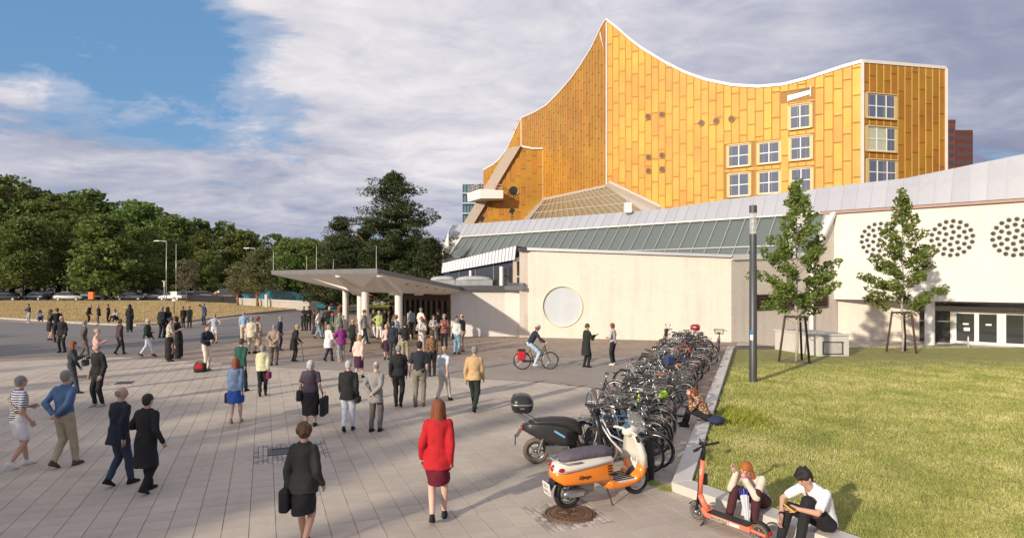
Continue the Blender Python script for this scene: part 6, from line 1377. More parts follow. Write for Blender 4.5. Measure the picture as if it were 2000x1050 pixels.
MB().box((-.17, .088, .155), (.16, .004, .04)).build('pale_label', mWhite, kk)
MB().tube([(-.40, .04, .15), (-.62, .05, .14)], .02, 8).build('rear_arm', mCoral, kk); MB().tube([(.28, .05, .14), (.33, .17, .01)], .007, 5).build('kickstand', mDark, kk); MB().tube([(.22, .05, .14), (.33, .17, .01)], .007, 5).build('kickstand_brace', mDark, kk)
MB().tube([(.33, .03, 1.08), (.40, .05, .90), (.43, .05, .5), (.48, .03, .3)], .006, 5).build('cable', mDark, kk)
# ================================================================== lamp post on the lawn
lz0 = lawnz(8.1, 21.1); lp = thing('lamp_post', 'tall grey cylindrical lamp post with a glass top on the lawn', 'lamp post', (8.13, 21.1, lz0))
mPole = M('pole_grey', (.09, .092, .098), .45, .4, .06, 3)
MB().lathe([(.125, -.1), (.125, 3.9), (.115, 3.91), (.115, 4.98), (.105, 5.0)], n=28).build('pole', mPole, lp, True); MB().lathe([(.115, 4.98), (.115, 5.72)], n=28).build('glass_tube', glassmat('lamp_glass', (.80, .80, .78), .08, alpha=.35), lp, True)
MB().cyl((0, 0, 4.98), (0, 0, 5.72), .035, n=14).build('lamp_core', mAlu, lp); MB().lathe([(0, 5.70), (.125, 5.70), (.125, 5.93), (.11, 5.95), (0, 5.95)], n=28).build('cap', mZincD, lp)
for k in range(3): MB().lathe([(.112, 5.12+k*.2), (.118, 5.13+k*.2), (.112, 5.14+k*.2)], n=24).build('louvre_ring', mAlu, lp)
for z, h, m_ in ((1.62, .14, M('sticker_blue', (.03, .22, .45), .5)), (1.42, .18, mWhite)): mb = MB(); mb.loft([[(.1265*math.cos(a), .1265*math.sin(a), zz) for a in [R(200+12*k) for k in range(5)]] for zz in (z, z+h)]) if 0 else mb.add([(.1265*math.cos(R(200+12*k)), .1265*math.sin(R(200+12*k)), zz) for zz in (z, z+h) for k in range(5)], [(k, k+1, k+6, k+5) for k in range(4)]); mb.build('sticker', m_, lp)
# ================================================================== parked cars, street furniture in the distance
def car_meshes(L, Wd, H, van=False):
    b = MB(); xl(b, [(-L/2, .62, Wd*.40, .22), (-L/2+.12, .60, Wd*.47, .34), (-L*.30, .60, Wd*.5, .37), (0, .59, Wd*.5, .37), (L*.25, .58, Wd*.5, .34), (L*.42, .54, Wd*.47, .28), (L/2-.06, .50, Wd*.42, .22), (L/2, .46, Wd*.36, .16)], 20, 3.6)
    g = MB()
    if van: xl(g, [(-L/2+.06, 1.15, Wd*.44, .45), (-L/2+.3, 1.2, Wd*.47, .62), (L*.18, 1.2, Wd*.47, .62), (L*.30, 1.05, Wd*.45, .45), (L*.42, .85, Wd*.42, .2)], 20, 3.6)
    else: xl(g, [(-L/2+.12, .98, Wd*.40, .14), (-L*.36, 1.12, Wd*.42, .30), (-L*.22, 1.16, Wd*.42, H-1.17), (L*.05, 1.16, Wd*.42, H-1.17), (L*.16, 1.10, Wd*.42, .26), (L*.27, .96, Wd*.40, .1)], 20, 3.2)
    gl = MB()
    for s_ in (-1, 1):
        y = s_*(Wd*.43+.015 if not van else Wd*.48)
        for x0, x1 in ((-L*.33, -L*.12), (-L*.10, L*.12)): gl.quad((x0, y, .98), (x1+.12, y, .98), (x1, y*.97, H-.16), (x0+.1, y*.97, H-.16))
    return b.mesh('body', mBlk, True), g.mesh('cabin', mGlassDk if not van else mBlk, True), gl.mesh('side_windows', mGlassDk)
CM = [car_meshes(4.4, 1.8, 1.47), car_meshes(5.0, 1.95, 2.1, True)]
tyre_c = MB(); tyre_c.lathe([(0, -.10), (.2, -.10), (.3, -.09), (.32, -.05), (.32, .05), (.3, .09), (.2, .10), (0, .10)], axis='Y', n=20); tyre_c = tyre_c.mesh('wheel', mRub, True); hubc = MB().cyl((0, -.115, 0), (0, .115, 0), .18, n=14).mesh('hub_cap', mAlu)
def car(px, Y, rz, col, label, van=False):
    p = P(px, 580, Y); t = thing('parked_car' if not van else 'parked_van', label, 'car' if not van else 'van', (p.x, p.y, 0), rz, 'vehicles parked along the wood'); b, g, gl = CM[1 if van else 0]; pm_ = paint(col); L = 5.0 if van else 4.4; H = 2.1 if van else 1.47
    slotmat(link('body', b, t), pm_); o = link('cabin', g, t); 
    if van: slotmat(o, pm_)
    link('side_windows', gl, t)
    if not van: slotmat(link('car_roof', MB().box((-L*.09, 0, H-.01), (L*.30, 1.25, .05)).mesh('roof', pm_), t), pm_)
    for x in (-L*.31, L*.31):
        for s_ in (-1, 1): w = link('wheel', tyre_c, t, (x, s_*.80, .32)); link('hub_cap', hubc, w)
    for s_ in (-1, 1): MB().box((L/2-.07, s_*.62, .62), (.10, .3, .14)).build('headlight', mLens, t); MB().box((-L/2+.06, s_*.68, .75), (.08, .22, .18)).build('tail_light', mRedL, t)
    return t
for a in ((12, 101, .2, (.02, .02, .022), 'black car at the far left edge under the trees'), (72, 103, 2.9, (.03, .035, .06), 'dark blue car with its red tail lights towards the field'), (137, 102, .12, (.50, .50, .50), 'silver estate car left of the orange bin'), (205, 106, 3.3, (.03, .03, .035), 'black car just right of the orange bin'), (256, 103, .2, (.10, .11, .12), 'dark grey car in the middle of the parked row'),
          (300, 112, .3, (.30, .31, .32), 'grey delivery van behind the dark grey car', True), (338, 103, 3.0, (.74, .74, .74), 'white car left of the white signboard pole'), (375, 105, .5, (.72, .72, .73), 'white car right of the white signboard pole'), (404, 110, .2, (.22, .23, .24), 'grey car behind the small grey leaved tree'), (441, 107, 3.1, (.12, .07, .05), 'brown van near the small young pines', True), (170, 112, .1, (.14, .14, .15), 'grey car behind the silver estate car'), (470, 112, .1, (.02, .18, .28), 'teal blue car behind the young pines')): car(*a)
def street_lamp(px, ytop, Y, arm, label):
    p = P(px, 580, Y); H = P(px, ytop, Y).z; t = thing('street_lamp', label, 'street lamp', (p.x, p.y, 0)); mb = MB().tube([(0, 0, 0), (0, 0, H)], [.08, .05], 8); mb.build('pole', mAlu, t, True)
    if arm: MB().bar((0, 0, H), (arm, 0, H+.1), .07).build('arm', mWhite, t); MB().box((arm*1.0, 0, H+.06), (.9, .3, .14)).build('lamp_head', mWhite, t)
    return t
street_lamp(325, 471, 100, -1.5, 'left tall white street lamp with an arm in front of the wood'); street_lamp(498, 485, 100, -1.3, 'right tall white street lamp with an arm above the young pines'); street_lamp(344, 476, 104, 0, 'white pole without an arm right of the left street lamp'); street_lamp(512, 489, 104, 0, 'white pole without an arm above the young pines')
p = P(321, 600, 84); t = thing('park_lantern', 'low lantern with a pale funnel head on the field edge', 'lantern', (p.x, p.y, 0)); z1 = P(0, 548, 84).z; MB().cyl((0, 0, 0), (0, 0, z1-.8), .06, n=8).build('pole', mAlu, t); MB().lathe([(.08, z1-.8), (.12, z1-.2), (.35, z1), (0, z1+.02)], n=14).build('lamp_head', mWhite, t)
p = P(340, 620, 62); t = thing('sign_pole', 'grey pole with small signs and a white signboard on the field kerb', 'sign', (p.x, p.y, 0)); zt = P(0, 568, 62).z; MB().cyl((0, 0, 0), (0, 0, zt), .05, n=8).build('pole', mZincD, t); MB().box((0, -.06, zt-.3), (.62, .03, .5)).build('signboard', mWhite, t); MB().box((0, -.06, zt-.9), (.34, .03, .22)).build('small_sign', mAlu, t)
p = P(179, 590, 96); t = thing('orange_bin', 'orange litter bin on a post at the field edge', 'bin', (p.x, p.y, 0)); MB().box((0, 0, 1.0), (.75, .5, 1.1)).build('bin_body', M('bin_orange', (.75, .16, .03), .5), t); MB().cyl((0, 0, 0), (0, 0, .6), .06).build('post', mZincD, t)
p = P(520, 600, 76); t = thing('concrete_post', 'pale concrete post beside the young pine', 'post', (p.x, p.y, 0)); MB().box((0, 0, .8), (.3, .3, 1.7)).build('post', mConcLt, t)
# blue glass screen and low walls of the memorial behind the canopy
bs = thing('blue_glass_screen', 'long blue glass screen wall behind the left part of the canopy', 'glass wall', P(566, 590, 80)); BO = Vector(bs.location); mBG = glassmat('blue_glass', (.015, .16, .24), .1, spec=.8)
bs.location.z = 0; BO.z = 0
for k in range(14):
    a, b = P(476+k*13, 590, 84-k*.6), P(476+(k+1)*13-.6, 590, 84-(k+1)*.6); za = (HC-(560+k*1.3-YH)/F*84) if k < 10 else 1.4
    MB().quad(*[v-BO for v in (Vector((a.x, a.y, 0)), Vector((b.x, b.y, 0)), Vector((b.x, b.y, max(1.35, za))), Vector((a.x, a.y, max(1.35, za))))]).build('glass_panel', mBG, bs)
lw = thing('low_concrete_wall', 'long low grey concrete wall on the path beside the young pines', 'wall', (P(545, 590, 70).x, 70, 0)); LO = Vector(lw.location)
a, b = P(470, 590, 84), P(612, 590, 70); MB().bar(Vector((a.x, a.y, .45))-LO, Vector((b.x, b.y, .45))-LO, 1.0, .9).build('wall_body', mConc, lw); MB().bar(Vector((a.x, a.y, .95))-LO, Vector((b.x, b.y, .95))-LO, 1.2, .1).build('wall_cap', mConcLt, lw)
lw2 = thing('long_timber_bench', 'long dark bench wall in front of the parked cars', 'bench', (P(420, 590, 90).x, 90, 0)); LO = Vector(lw2.location); a, b = P(372, 585, 96), P(470, 588, 88); MB().bar(Vector((a.x, a.y, .6))-LO, Vector((b.x, b.y, .6))-LO, .8, 1.0).build('bench_body', mDark, lw2)
sheet('small_green_lawn', [tuple(G(x, y).xy) for x, y in ((716, 606), (758, 606), (770, 597), (722, 596))], .06, mLawn, kind='structure')
n = 6000; c0, c1 = G(738, 606), G(744, 597); pts_ = np.stack([rng.uniform(c0.x-1.2, c0.x+1.3, n)*1.0, rng.uniform(c0.y, c1.y, n), np.full(n, .06)], 1); pts_[:, 0] *= pts_[:, 1]/c0.y
blades('small_lawn_grass', pts_, .08, .2, .08, mGrass, label='bright green grass behind the middle column of the canopy', cat='grass')
p = P(757, 592, 84); t = thing('stone_wall', 'low rough stone wall behind the green grass', 'wall', (p.x, p.y, 0))
for k in range(6): mb = MB(); mb.ell((-2.5+k*1.0, 0, .5), (.58, .4, .75+.1*(k % 2)), 8, 5); mb.build('stone', mConc, t)
# ================================================================== people
mSkin = M('skin', (.56, .33, .24), .55, 0, .06, 8); mSkinP = M('skin_pale', (.64, .42, .33), .55, 0, .06, 8); mSkinT = M('skin_tan', (.42, .24, .16), .55, 0, .06, 8)
HAIR = {'grey': (.27, .255, .235), 'white': (.52, .50, .47), 'brown': (.10, .055, .03), 'dark': (.025, .02, .018), 'red': (.34, .085, .025), 'auburn': (.22, .065, .025), 'blond': (.48, .33, .16), 'copper': (.42, .13, .03)}
def cloth(col, pat=None):
    key = 'cloth_%d_%d_%d_%s' % (col[0]*100, col[1]*100, col[2]*100, pat or 'plain')
    if key in MATS: return MATS[key]
    m = M(key, col, .85, 0, .16, 7, bump=.8, bscale=11)
    if pat:
        t = m.node_tree; b = t.nodes['Principled BSDF']; tc = NN(t, 'ShaderNodeTexCoord'); L = t.links.new
        if pat == 'stripe': w = NN(t, 'ShaderNodeTexWave', bands_direction='Z', i_Scale=7.5); L(tc.outputs['Object'], w.inputs[0]); f = MATH(t, 'GREATER_THAN', w.outputs['Fac'], .5); c2 = (.05, .07, .14)
        elif pat == 'finestripe': w = NN(t, 'ShaderNodeTexWave', bands_direction='Z', i_Scale=9.0); L(tc.outputs['Object'], w.inputs[0]); f = MATH(t, 'GREATER_THAN', w.outputs['Fac'], .7); c2 = (.28, .36, .50)
        else:
            w = NN(t, 'ShaderNodeTexVoronoi', i_Scale=16.0 if pat != 'print' else 22.0); L(tc.outputs['Object'], w.inputs[0]); f = MATH(t, 'LESS_THAN', w.outputs['Distance'], .42)
            c2 = {'blotch': (.06, .07, .10), 'floral': (.45, .16, .06), 'print': (.5, .42, .30)}[pat]
        L(MIXC(t, f, b.inputs['Base Color'].links[0].from_socket, c2), b.inputs['Base Color'])
    return m
BLACK, NAVY, DGREY = (.016, .016, .019), (.022, .028, .05), (.05, .05, .055)
LATE = []   # (object, fold amplitude): the shells are fused once, all together
def fuse(name, mb, mat, parent, vox=.018, fold=0.0, sm=4, label=None):
    me = mb.mesh(name, mat); o = link(name, me, parent, label=label)
    r = o.modifiers.new('fuse', 'REMESH'); r.mode = 'VOXEL'; r.voxel_size = vox; r.use_smooth_shade = True
    s = o.modifiers.new('smooth', 'SMOOTH'); s.iterations = sm; s.factor = .5
    LATE.append((o, fold)); return o
def finish_people():
    bpy.context.view_layer.update(); dg = bpy.context.evaluated_depsgraph_get()
    done = []
    for o, fold in LATE: done.append((o, fold, bpy.data.meshes.new_from_object(o.evaluated_get(dg))))
    for o, fold, me in done:
        old = o.data; o.modifiers.clear(); n = len(me.vertices)
        if n == 0: bpy.data.meshes.remove(me); continue
        if fold:
            co = np.empty(n*3, np.float32); me.vertices.foreach_get('co', co); co = co.reshape(-1, 3); no = np.empty(n*3, np.float32); me.vertices.foreach_get('normal', no); no = no.reshape(-1, 3)
            ph = random.uniform(0, 6); x, y, z = co.T
            w = np.sin(x*31+np.sin(z*13+ph)*2.1+ph)+.7*np.sin(y*27+np.sin(z*17-ph)*1.8)+.8*np.sin(z*24+np.sin(x*15+ph)*2.4+y*11)
            co += no*(w*fold*.45)[:, None]; me.vertices.foreach_set('co', co.ravel())
        me.shade_smooth(); me.name = old.name; o.data = me; bpy.data.meshes.remove(old)
def rot2(v, a): c, s = math.cos(a), math.sin(a); return Vector((v[0], v[1]*c-v[2]*s, v[1]*s+v[2]*c))   # about x
def two_bone(a, b, l1, l2, pole):
    a, b = Vector(a), Vector(b); d = b-a; L = min(d.length, (l1+l2)*.999); d.normalize(); b = a+d*L
    x = (l1*l1-l2*l2+L*L)/(2*L); h = math.sqrt(max(0, l1*l1-x*x)); p = Vector(pole); p -= d*p.dot(d); p = p.normalized() if p.length > 1e-4 else Vector((0, 1, 0))
    return a+d*x+p*h, b
def hand(mb, wrist, elbow, s, side, palm_dir=None, curl=.5, open_=False):
    """palm, four unequal bent fingers and a thumb; raw fine geometry joined into the body"""
    w = Vector(wrist); d = (w-Vector(elbow)).normalized()
    if palm_dir is not None: d = (d*.4+Vector(palm_dir).normalized()).normalized()
    out = Vector((side, 0, 0)); nrm = out-d*out.dot(d); nrm = nrm.normalized() if nrm.length > .05 else Vector((0, 0, 1)); fwd = d.cross(nrm)*side
    if fwd.y < 0: fwd = -fwd
    def pt(a, b, c): return w+(d*a+fwd*b-nrm*c)*s
    mb.loft([[pt(a, b*wd, c*th) for b, c in ((1, .6), (.5, 1), (-.5, 1), (-1, .6), (-1, -.6), (-.5, -1), (.5, -1), (1, -.6))] for a, wd, th in ((-.02, .026, .018), (.02, .032, .016), (.055, .040, .015), (.09, .039, .013))])
    for k, (off, ln) in enumerate(((.030, .072), (.011, .080), (-.009, .075), (-.028, .058))):
        b0 = pt(.085, off, 0); c_ = curl*(1+.12*k); m1 = pt(.085+ln*.5, off*1.1, ln*.22*c_); m2 = pt(.085+ln*(.86-.12*c_), off*1.1, ln*.62*c_); mb.tube([b0, m1, m2], [.0085*s, .0078*s, .0055*s], 6)
    mb.tube([pt(.018, .026, .004), pt(.048, .052, .014), pt(.082, .056, .022*(.4+curl))], [.0105*s, .0092*s, .0065*s], 6)
def person(loc, heading, H, label, top, bottom, hair='grey', hairstyle='short', sex='m', pose='stand', arms='down', sleeves='long', coat=0.0, skirt=0.0, skirt_w=.0, flare=0, skin=None, shoes=BLACK, vox=None, group=None, wide=1.0, lean=.06, face=True, tpat=None, bpat=None, phase=1, stride=.16, extras=(), headturn=0, nod=0, fold=.008, shorts=False, joints=None):
    """builds one figure; local +Y is where it faces"""
    near = loc[1] < 17; vox = vox or (.014 if near else .019 if loc[1] < 28 else .025)
    t = thing('person', label, 'person', loc, heading, group); s = H/1.75; skin = skin or mSkin
    sw = (.168 if sex == 'm' else .145)*wide; hw = (.155 if sex == 'm' else .165)*wide; J = {}
    for sd_, nm in ((-1, 'L'), (1, 'R')):
        J['hip'+nm] = Vector((sd_*.088, 0, .93)); J['sho'+nm] = Vector((sd_*sw, .0, 1.395))
    J['pel'] = Vector((0, 0, .95)); J['che'] = Vector((0, 0, 1.25)); J['neck'] = Vector((0, -.005, 1.49)); J['head'] = Vector((0, .015, 1.635))
    if lean and not joints:
        for k in ('shoL', 'shoR', 'che', 'neck', 'head'):
            v = J[k]-J['pel']; J[k] = J['pel']+rot2(v, -lean)
    fwd = Vector((0, 1, 0)); leg = {}
    for sd_, nm in ((-1, 'L'), (1, 'R')):
        k = sd_*phase
        if pose == 'walk': ank = Vector((sd_*.075, k*stride+.02, .085 if k > 0 else .14)); toe = .06 if k < 0 else 0
        elif pose == 'wide': ank = Vector((sd_*.17, k*.04, .085)); toe = 0
        else: ank = Vector((sd_*.10, k*.035, .085)); toe = 0
        kn, ank = two_bone(J['hip'+nm], ank, .44, .425, (sd_*.1, 1, 0)); leg[nm] = (J['hip'+nm], kn, ank)
    am = arms if isinstance(arms, (list, tuple)) else (arms, arms); arm = {}
    for i, (sd_, nm) in enumerate(((-1, 'L'), (1, 'R'))):
        a = am[i]; sh = J['sho'+nm]; pole = (sd_*.25, -1, -.1)
        if a == 'down': k = -sd_*phase if pose == 'walk' else .25; w = sh+Vector((sd_*.035, k*.13+.03, -.53))
        elif a == 'back': w = Vector((sd_*.03, -.19, .99)); pole = (sd_, -.6, 0)
        elif a == 'front': w = Vector((sd_*.05, .24, 1.12)); pole = (sd_, -.3, -1)
        elif a == 'phone': w = Vector((sd_*.07, .34, 1.24)); pole = (sd_*.6, -.3, -1)
        elif a == 'ear': w = J['head']+Vector((sd_*.12, .07, -.07)); pole = (sd_*.8, .4, -1)
        elif a == 'brow': w = J['head']+Vector((sd_*.13, .16, .02)); pole = (sd_*1.5, .1, -.2)
        elif a == 'cross': w = Vector((-sd_*.10, .20, 1.20)); pole = (sd_, 0, -.6)
        elif a == 'hip': w = Vector((sd_*.19, .03, 1.02)); pole = (sd_, -.5, 0)
        elif a == 'cane': w = sh+Vector((sd_*.12, .22, -.46))
        elif a == 'bag': w = sh+Vector((sd_*.05, -.01, -.52))
        elif a == 'link': w = Vector((sd_*.14, .22, 1.15)); pole = (sd_, -.4, -1)
        elif a == 'out': w = sh+Vector((sd_*.10, .06, -.50))
        elif a == 'fwd': w = sh+Vector((-sd_*.03, .50, -.20)); pole = (sd_*.5, 0, -1)
        el, w = two_bone(sh, w, .30, .265, pole); arm[nm] = (sh, el, w)
    hc = J['head']; HT = Matrix.Rotation(-headturn, 3, 'Z') @ Matrix.Rotation(-nod, 3, 'X')
    if joints:
        for k, v in joints.items():
            if k in ('legL', 'legR'): leg[k[3]] = tuple(Vector(p) for p in v)
            elif k in ('armL', 'armR'): arm[k[3]] = tuple(Vector(p) for p in v)
            else: J[k] = Vector(v)
        hc = J['head']
        for nm in 'LR': J['hip'+nm] = leg[nm][0]; J['sho'+nm] = arm[nm][0]
    S_ = lambda v: Vector(v)*s
    bg = Vector(J['pel']); ch = Vector(J['che']); nk = Vector(J['neck'])
    def torso(mb, infl, zlo=0.0, ztop=True):
        # stations from pelvis to shoulders along the spine
        up = (nk-bg); ax = (J['shoR']-J['shoL']).normalized(); st = [(-.10, hw*.92, .105), (0.0, hw, .118), (.12, hw*.93, .112), (.24, hw*.80 if sex == 'f' else hw*.92, .103), (.40, sw*.90, .122), (.60, sw*1.04, .122), (.76, sw*1.0, .108), (.86, sw*.80, .088), (.935, sw*.50, .068), (1.0, .056, .056)]
        if wide > 1.1: st = [(a, b, c*wide**1.4) for a, b, c in st]
        rg = []
        for k, rx, ry in st:
            # quadratic spine through pelvis, chest, neck
            c = bg*(1-k)*(1-2*k)+ch*4*k*(1-k)*1.0+nk*k*(2*k-1) if 0 <= k <= 1 else bg+up*k
            dirv = (up if k < 0 else (bg*(4*k-3)+ch*(4-8*k)+nk*(4*k-1))).normalized(); f_ = ax.cross(dirv).normalized()*-1
            rg.append([S_(c+ax*(rx+infl)*math.cos(a*math.pi/8)+f_*(ry+infl)*math.sin(a*math.pi/8)) for a in range(16)])
        mb.loft(rg)
    # ---- body
    b = MB(); torso(b, -.016)
    b.caps(S_(nk+Vector((0, 0, -.04))), S_(hc+Vector((0, -.01, -.07))), .056*s, .052*s)
    hm = HT; b.ell(S_(hc), (.074*s, .094*s, .112*s), 16, 12, hm); b.ell(S_(hc+hm @ Vector((0, .022, -.055))), (.055*s, .068*s, .062*s), 12, 9, hm)
    b.caps(S_(hc+hm @ Vector((0, .088, .008))), S_(hc+hm @ Vector((0, .105, -.025))), .010*s, .015*s, 8)
    for sd_ in (-1, 1): b.ell(S_(hc+hm @ Vector((sd_*.076, -.005, -.01))), (.012*s, .02*s, .032*s), 8, 6, hm)
    for nm, sd_ in (('L', -1), ('R', 1)):
        sh, el, w = arm[nm]; b.caps(S_(sh), S_(el), .052*s, .040*s); b.caps(S_(el), S_(w), .040*s, .027*s)
        hp, kn, an = leg[nm]; b.caps(S_(hp), S_(kn), .083*s, .056*s); b.caps(S_(kn), S_(kn.lerp(an, .35)), .056*s, .055*s); b.caps(S_(kn.lerp(an, .35)), S_(an), .055*s, .036*s)
    body = fuse('body', b, skin, t, vox)
    hb = MB()
    for nm, sd_ in (('L', -1), ('R', 1)):
        pdv = None; cu = .55
        if am[0 if nm == 'L' else 1] in ('phone', 'front'): pdv = (-sd_*.4, 1, .2); cu = .9
        if joints and 'palm'+nm in joints: pdv = joints['palm'+nm]
        hand(hb, S_(arm[nm][2]), S_(arm[nm][1]), s*1.0, sd_, pdv, cu)
    body['_hands'] = 1; HANDS.append((body, hb))
    # ---- clothes
    tb = MB(); tg = .016 if not coat else .028; torso(tb, tg)
    for nm in 'LR':
        sh, el, w = arm[nm]; tb.caps(S_(sh), S_(sh.lerp(el, .4)), (.058+tg*.35)*s, (.054+tg*.3)*s)
        if sleeves == 'long': tb.caps(S_(sh), S_(el), (.060+tg*.35)*s, (.056+tg*.2)*s); tb.caps(S_(el), S_(el.lerp(w, .96)), (.056+tg*.2)*s, (.043+tg*.1)*s)
        elif sleeves == 'short': tb.caps(S_(sh), S_(sh.lerp(el, .72)), (.058+tg*.35)*s, (.058+tg*.2)*s)
    if coat:   # skirt of the jacket or coat, reaching coat metres below the pelvis
        zl = .98-coat; tb.rings([(1.05*s, (hw+.03)*s, .145*s, 0, 0), (.95*s, (hw+.035)*s, .155*s, 0, 0), ((.5*(.95+zl))*s, (hw+.042)*s, .17*s, 0, -.01*s), (zl*s, (hw+.05+coat*.05)*s, .18*s, 0, -.015*s)], 20)
    fuse('jacket' if coat else 'shirt', tb, cloth(top, tpat), t, vox, fold)
    if skirt:
        zl = skirt; bb = MB(); sp = stride*.5 if pose == 'walk' else 0
        bb.rings([(1.04*s, (hw-.015)*s, .12*s, 0, 0), (.93*s, (hw+.02)*s, .145*s, 0, 0), ((.93+zl)/2*s, (hw+.015+flare*.5)*s, (.15+flare*.4+sp*.4)*s, 0, 0), (zl*s, (hw-.01+flare)*s, (.14+flare*.8+sp*.8)*s, 0, 0)], 20)
        fuse('skirt', bb, cloth(bottom, bpat), t, vox, fold*1.4)
    else:
        bb = MB(); bb.rings([(1.03*s, (hw+.004)*s, .115*s, 0, 0), (.95*s, (hw+.012)*s, .13*s, 0, 0), (.87*s, (hw+.002)*s, .12*s, 0, 0), (.82*s, (hw-.02)*s, .1*s, 0, 0)], 16) if not joints else bb.ell(S_(bg), ((hw+.01)*s, .15*s, .13*s), 14, 10)
        for nm in 'LR':
            hp, kn, an = leg[nm]
            if shorts: bb.caps(S_(hp), S_(hp.lerp(kn, .75)), .108*s, .105*s)
            else: bb.caps(S_(hp), S_(kn), .102*s, .076*s); bb.caps(S_(kn), S_(an.lerp(kn, .06)), .076*s, .058*s)
        fuse('trousers' if not shorts else 'shorts', bb, cloth(bottom, bpat), t, vox, fold)
    # ---- shoes
    for nm, sd_ in (('L', -1), ('R', 1)):
        hp, kn, an = leg[nm]; lift = an.z-.085; pitch = -min(.7, lift*8) if pose == 'walk' else 0; Rm = Matrix.Rotation(pitch, 3, 'X'); o0 = S_(an)
        if joints and 'foot'+nm in joints: Rm = Matrix.Rotation(joints['foot'+nm], 3, 'Z')
        sb = MB(); sb.rings([(-.082*s, .040*s, .125*s, 0, .045*s), (-.07*s, .046*s, .135*s, 0, .045*s), (-.045*s, .044*s, .125*s, 0, .04*s), (-.02*s, .038*s, .085*s, 0, .01*s), (.015*s, .034*s, .05*s, 0, -.015*s)], 14, Rm, o0, 2.4); sb.build('shoe', cloth(shoes), t, True)
    # ---- hair
    if hairstyle != 'bald' or True:
        hbm = MB(); c0 = hc+hm @ Vector((0, -.014, .028)); q = lambda v: S_(hc+hm @ Vector(v))
        if hairstyle == 'bald': hbm.rings([(-.05*s, .070*s, .080*s, 0, -.02*s), (-.01*s, .080*s, .090*s, 0, -.02*s), (.025*s, .079*s, .088*s, 0, -.022*s), (.045*s, .066*s, .075*s, 0, -.025*s)], 16, hm, S_(hc))
        else: hbm.ell(q((0, -.014, .024)), (.087*s, .102*s, .094*s), 16, 12, hm); hbm.ell(q((0, -.045, -.015)), (.078*s, .066*s, .085*s), 12, 9, hm)
        if hairstyle == 'bob':
            for sd_ in (-1, 1): hbm.caps(q((sd_*.065, -.02, .03)), q((sd_*.08, -.015, -.09)), .038*s, .032*s)
            hbm.caps(q((0, -.045, .0)), q((0, -.06, -.085)), .082*s, .055*s)
        if hairstyle == 'long':
            for sd_ in (-1, 1): hbm.caps(q((sd_*.06, -.02, .03)), q((sd_*.085, -.01, -.16)), .042*s, .034*s)
            hbm.caps(q((0, -.05, .02)), q((0, -.085, -.24)), .08*s, .062*s); hbm.caps(q((.03, -.06, 0)), q((.05, -.09, -.27)), .05*s, .03*s)
        if hairstyle == 'curly':
            r_ = random.Random(int(H*1000)+int(loc[0]*10))
            for _ in range(44): a = r_.uniform(0, 6.28); e = r_.uniform(-.9, 1.4); v = Vector((math.cos(a)*math.cos(e)*.085, math.sin(a)*math.cos(e)*.09-.03, math.sin(e)*.095+.02)); hbm.ell(q(v), (.034*s,)*3, 8, 6) if v.y < .045 or v.z > .06 else None
        if hairstyle == 'tousled':
            r_ = random.Random(4)
            for _ in range(46): a = r_.uniform(0, 6.28); e = r_.uniform(.1, 1.5); v = Vector((math.cos(a)*math.cos(e)*.084, math.sin(a)*math.cos(e)*.096-.012, math.sin(e)*.098+.035)); w_ = v+Vector((r_.uniform(-.02, .02), r_.uniform(.0, .045), r_.uniform(-.035, .0))); hbm.caps(q(v), q(w_), .019*s, .010*s, 8)
        if hairstyle == 'bun': hbm.ell(q((0, -.12, .05)), (.045*s,)*3, 10, 8)
        fuse('hair', hbm, M('hair_'+hair, HAIR[hair], .55, 0, .25, 30, bump=.6, bscale=60, stretch=(3, 3, .6)), t, .011 if near else .016, .003)
    if face:
        e = MB()
        for sd_ in (-1, 1): e.ell(S_(hc+hm @ Vector((sd_*.030, .084, .012))), (.014*s, .008*s, .007*s), 8, 5, hm); e.bar(S_(hc+hm @ Vector((sd_*.014, .093, .032))), S_(hc+hm @ Vector((sd_*.048, .082, .034))), .006*s, .008*s)
        e.build('eyes', M('eye_dark', (.05, .035, .03), .3), t)
        MB().ell(S_(hc+hm @ Vector((0, .083, -.058))), (.024*s, .012*s, .007*s), 10, 5, hm).build('mouth', M('lips', (.42, .16, .14), .5), t)
    t['_arm'] = 0; del t['_arm']; del body['_hands']
    return t, J, arm, leg, s, S_
HANDS = []
def join_hands():
    for body, hb in HANDS:
        me = body.data; n0 = len(me.vertices)
        v = np.empty(n0*3, np.float32); me.vertices.foreach_get('co', v); v = v.reshape(-1, 3)
        nl = len(me.loops); lv = np.empty(nl, np.int32); me.loops.foreach_get('vertex_index', lv); lt = np.empty(len(me.polygons), np.int32); me.polygons.foreach_get('loop_total', lt)
        hv = np.array(hb.v, np.float32); hl = np.array([i+n0 for f in hb.f for i in f], np.int32); ht = np.array([len(f) for f in hb.f], np.int32)
        V_ = np.concatenate([v, hv]); LV = np.concatenate([lv, hl]); LT = np.concatenate([lt, ht]); LS = np.concatenate([[0], np.cumsum(LT)[:-1]]).astype(np.int32)
        m = bpy.data.meshes.new('body'); m.vertices.add(len(V_)); m.vertices.foreach_set('co', V_.ravel()); m.loops.add(len(LV)); m.loops.foreach_set('vertex_index', LV); m.polygons.add(len(LT)); m.polygons.foreach_set('loop_start', LS); m.polygons.foreach_set('loop_total', LT)
        m.materials.append(me.materials[0]); m.update(calc_edges=True); m.shade_smooth(); body.data = m; bpy.data.meshes.remove(me)
